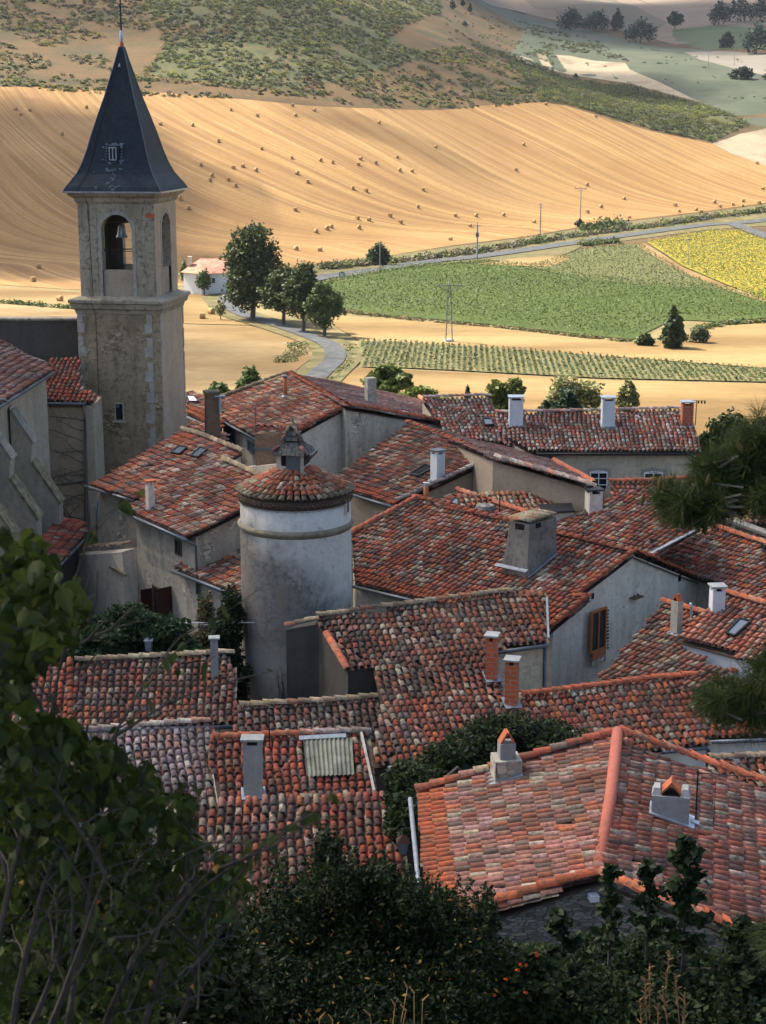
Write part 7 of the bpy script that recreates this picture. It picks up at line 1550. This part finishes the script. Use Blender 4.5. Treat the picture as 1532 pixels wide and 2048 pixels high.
    for (u, v, u2, v2) in ((160, 1290, 270, 1210), (120, 1310, 215, 1235), (130, 1350, 200, 1300), (175, 1245, 195, 1140), (140, 1240, 178, 1150), (170, 1480, 155, 1530), (175, 1450, 150, 1490)):
        Y = 5.2; m.tube([atY(u, v, Y), atY((u+u2)/2+8, (v+v2)/2+6, Y), atY(u2, v2, Y)], [.005, .004, .002], 4); m.tube([atY((u+u2)/2+8, (v+v2)/2+6, Y), atY(u2+25, v2+30, Y+.1)], [.003, .0015], 4)
    m.to(th, 'bare_twigs', M['barkd'])
    # shrub layer behind the branches
    mass('shrub', 'dense dark shrub behind the bare branches in the lower left corner', 'shrub', np.array([-2.2, 11, float(Z(-2.2, 11))]), [(60, 1750, 11, 120, 130, .8), (200, 1800, 11, 130, 130, .8), (120, 1950, 10.5, 200, 120, .9), (330, 1930, 10.5, 160, 110, .9), (380, 1840, 11, 90, 80, .6), (450, 2000, 10.5, 90, 80, .6), (40, 1600, 11.5, 80, 90, .7)], 30000, .036, [(.016, .026, .007), (.024, .034, .010), (.010, .016, .005), (.04, .046, .012)], trunk=.05, limbs=6, mat='leaf', asp=.55)
redbud()

# pine at the right, close to the camera
def pine():
    base = np.array([3.4, 7.6, float(Z(3.4, 7.6))]); th = Thing('pine_tree', 'pine boughs with long needles and small cones reaching in from the right edge', 'pine tree', base)
    rng = random.Random(3); m = MB(); nd = []; cones = []
    MB_ = m; m.tube([base-zv*.3, atY(1760, 1500, 7.6), atY(1740, 700, 7.6)], [.14, .11, .06], 8)
    def bough(u0, v0, pts, Y):
        P = [atY(u0, v0, Y)]+[atY(u, v, Y+rng.uniform(-.15, .15)) for u, v in pts]; m.tube(P, list(np.linspace(.03, .007, len(P))), 6); return P
    def tuft(c, ax, n=210, L=.10):
        ax = np.array(ax, float); ax /= np.linalg.norm(ax)
        a = RNG.normal(size=(n, 3)); a /= np.linalg.norm(a, axis=1)[:, None]; d = a*.75+ax*RNG.uniform(.35, 1.1, (n, 1)); d /= np.linalg.norm(d, axis=1)[:, None]; o = c+ax*RNG.uniform(-.10, .05, (n, 1)); l = L*RNG.uniform(.7, 1.15, (n, 1))
        s = np.cross(d, RNG.normal(size=(n, 3))); s /= np.linalg.norm(s, axis=1)[:, None]; s *= .0011; dr = np.array([0, 0, -.012])
        nd.append(np.stack([o-s, o+s, o+d*l*.55+s+dr*.3, o+d*l*.55-s+dr*.3], 1)); nd.append(np.stack([o+d*l*.55-s+dr*.3, o+d*l*.55+s+dr*.3, o+d*l+s*.3+dr, o+d*l-s*.3+dr], 1))
    bough(1740, 900, [(1620, 930), (1500, 960), (1400, 970), (1320, 985)], 7.0); bough(1740, 820, [(1600, 860), (1520, 890), (1440, 905)], 7.2); bough(1740, 1480, [(1600, 1430), (1520, 1405), (1450, 1390), (1420, 1385)], 6.6); bough(1740, 1250, [(1600, 1260), (1540, 1290)], 6.6)
    bough(1400, 970, [(1385, 1010), (1370, 1035)], 7.0); bough(1500, 960, [(1450, 1000), (1400, 1020)], 7.0); bough(1740, 1850, [(1600, 1830), (1540, 1800)], 6.2)
    T = []
    for (u0, u1, v0, v1, n, Y) in ((1325, 1385, 978, 1012, 16, 7.0), (1360, 1440, 985, 1035, 32, 7.0), (1400, 1532, 925, 1010, 66, 7.1), (1455, 1560, 870, 960, 46, 7.2), (1500, 1570, 840, 900, 20, 7.2), (1480, 1560, 980, 1010, 16, 7.0), (1420, 1480, 1370, 1425, 18, 6.6), (1485, 1560, 1365, 1430, 20, 6.6), (1530, 1570, 1290, 1340, 7, 6.6), (1540, 1580, 1850, 1900, 7, 6.2), (1412, 1470, 1385, 1410, 9, 6.6)):
        for i in range(n):
            u, v = rng.uniform(u0, u1), rng.uniform(v0, v1); c = atY(u, v, Y+rng.uniform(-.35, .35)); tuft(c, (rng.uniform(-1, .2), rng.uniform(-.5, .3), rng.uniform(-.5, .7)), 150); m.tube([c, c+np.array([rng.uniform(.05, .16), rng.uniform(-.05, .1), rng.uniform(-.05, .05)])], [.004, .006], 4)
    m.to(th, 'trunk', M['bark']); V = np.concatenate([x.reshape(-1, 3) for x in nd]); F = np.arange(len(V)).reshape(-1, 4); n = len(F); cc = np.array([(.030, .05, .014), (.045, .065, .018), (.018, .03, .010), (.09, .10, .025)])
    Tn = cc[RNG.integers(0, 4, n)]*RNG.uniform(.7, 1.3, (n, 1)); th.add('needles', V, F, M['leaf'], tint=Tn)
    MCN = mat_plain('young_cones', (.13, .10, .035), .8, 0, .3)
    for (u, v) in ((1345, 1027), (1416, 962), (1285, 1000), (1480, 895), (1345, 1380), (1412, 1395), (1440, 985), (1505, 985), (1378, 960), (1320, 965)):
        c = atY(u, v, 6.75); a = np.array([rng.uniform(-.5, .5), -.3, .6]); a /= np.linalg.norm(a); MB().tube([c-a*.03, c-a*.015, c, c+a*.02, c+a*.035], [.004, .009, .011, .007, .002], 8).to(th, 'cone', MCN)
pine()

# ---------------------------------------------------------------- clouds overhead: the village lies in the shade of one of them
def mat_cloud():
    t = NT('cloud_vapour'); d = t.n('ShaderNodeBsdfDiffuse'); d.inputs[0].default_value = (.9, .9, .9, 1); tl = t.n('ShaderNodeBsdfTranslucent'); tl.inputs[0].default_value = (.9, .9, .9, 1)
    m = t.n('ShaderNodeMixShader'); m.inputs[0].default_value = .6; t.l(d.outputs[0], m.inputs[1]); t.l(tl.outputs[0], m.inputs[2]); tt = t.n('ShaderNodeBsdfTransparent'); m2 = t.n('ShaderNodeMixShader'); m2.inputs[0].default_value = .33; t.l(m.outputs[0], m2.inputs[1]); t.l(tt.outputs[0], m2.inputs[2]); t.l(m2.outputs[0], t.out.inputs[0]); return t.m
def mat_thin(dens):
    t = NT('thin_cloud_vapour'); d = t.n('ShaderNodeBsdfDiffuse'); d.inputs[0].default_value = (.9, .9, .9, 1); tr = t.n('ShaderNodeBsdfTransparent'); m = t.n('ShaderNodeMixShader')
    tc = t.n('ShaderNodeTexCoord'); ln = t.n('ShaderNodeVectorMath', operation='LENGTH'); mpp = t.n('ShaderNodeMapping'); mpp.inputs['Scale'].default_value = (1, 1, 0); t.l(tc.outputs['Object'], mpp.inputs[0]); t.l(mpp.outputs[0], ln.inputs[0]); n = t.noise(1.8, 5, tc.outputs['Object'], .6)
    a = t.n('ShaderNodeMath', operation='MULTIPLY_ADD'); a.inputs[1].default_value = -1.0; t.l(ln.outputs['Value'], a.inputs[0]); a.inputs[2].default_value = 1.0
    b = t.n('ShaderNodeMath', operation='ADD'); t.l(a.outputs[0], b.inputs[0]); s = t.n('ShaderNodeMath', operation='MULTIPLY_ADD'); t.l(n, s.inputs[0]); s.inputs[1].default_value = .9; s.inputs[2].default_value = -.45; t.l(s.outputs[0], b.inputs[1])
    f = t.ramp(b.outputs[0], [(.0, g3(0)), (.42, g3(dens))]); t.l(f, m.inputs[0]); t.l(tr.outputs[0], m.inputs[1]); t.l(d.outputs[0], m.inputs[2]); t.l(m.outputs[0], t.out.inputs[0]); return t.m
def cloud(gx, gy, rx, ry, H, mat, label, thin=False):
    """lumpy cloud whose shadow falls on the ground around (gx, gy)"""
    gz = -25.0; c = np.array([gx, gy, gz])+np.array(SUN_DIR)*(H/SUN_DIR.z); n, k = 64, 32; V = []
    for i in range(k+1):
        th = PI*i/k
        for j in range(n):
            ph = 2*PI*j/n; x, y, z = math.sin(th)*math.cos(ph), math.sin(th)*math.sin(ph), math.cos(th)
            w = 1+.07*math.sin(3*ph+1+gx)+.05*math.sin(5*ph+2)*math.sin(th)+.04*math.sin(9*ph+i*.4) if not thin else 1
            V.append((x*w*(1+0), y*w, z*(1+.3*math.sin(4*ph)*math.sin(3*th)) if not thin else z))
    F = [(i*n+j, (i+1)*n+j, (i+1)*n+(j+1) % n, i*n+(j+1) % n) for i in range(k) for j in range(n)]
    o = mesh_obj('cloud', V, F, mat, smooth=True); o.location = tuple(c); o.scale = (rx, ry, 14 if not thin else 10); tag(o, label, 'cloud', kind='stuff')
MC = mat_cloud()
cloud(0, 20, 82, 70, 700, MC, 'grey-white cloud above the village that keeps the roofs in shade')
cloud(-86, 405, 62, 85, 300, mat_thin(.85), 'thin cloud shading the left of the stubble field', True)
cloud(-58, 335, 50, 30, 300, mat_thin(.7), 'thin cloud shading the foot of the stubble field', True)
cloud(-45, 205, 40, 30, 260, mat_thin(.45), 'thin cloud shading the dull stubble by the bell tower', True)
cloud(-20, 640, 150, 75, 350, mat_thin(.3), 'thin unseen cloud added to shade the scrub hillside', True)  # out-of-view cloud added to darken the scrub slope
cloud(10, 500, 30, 16, 300, mat_thin(.3), 'wisp of cloud over the middle of the stubble field', True)
cloud(210, 1000, 190, 190, 420, mat_thin(.9), 'cloud shading the far hills at the top right', True)
cloud(120, 720, 60, 60, 350, mat_thin(.6), 'cloud shading the blue green far slope', True)

# the air: far slopes fade a little
def haze():
    t = NT('air'); t.t.nodes.remove(t.b); v = t.n('ShaderNodeVolumePrincipled'); v.inputs['Color'].default_value = (.80, .88, 1, 1); v.inputs['Density'].default_value = .00005; v.inputs['Anisotropy'].default_value = .2
    t.l(v.outputs[0], t.out.inputs['Volume'])
    o = mesh_obj('haze', [(x, y, z) for z in (-36, 212) for x, y in ((-460, -70), (660, -70), (660, 1420), (-460, 1420))], [(3, 2, 1, 0), (4, 5, 6, 7), (0, 1, 5, 4), (1, 2, 6, 5), (2, 3, 7, 6), (3, 0, 4, 7)], t.m); tag(o, 'thin summer haze over the valley', 'haze', kind='stuff')
haze()
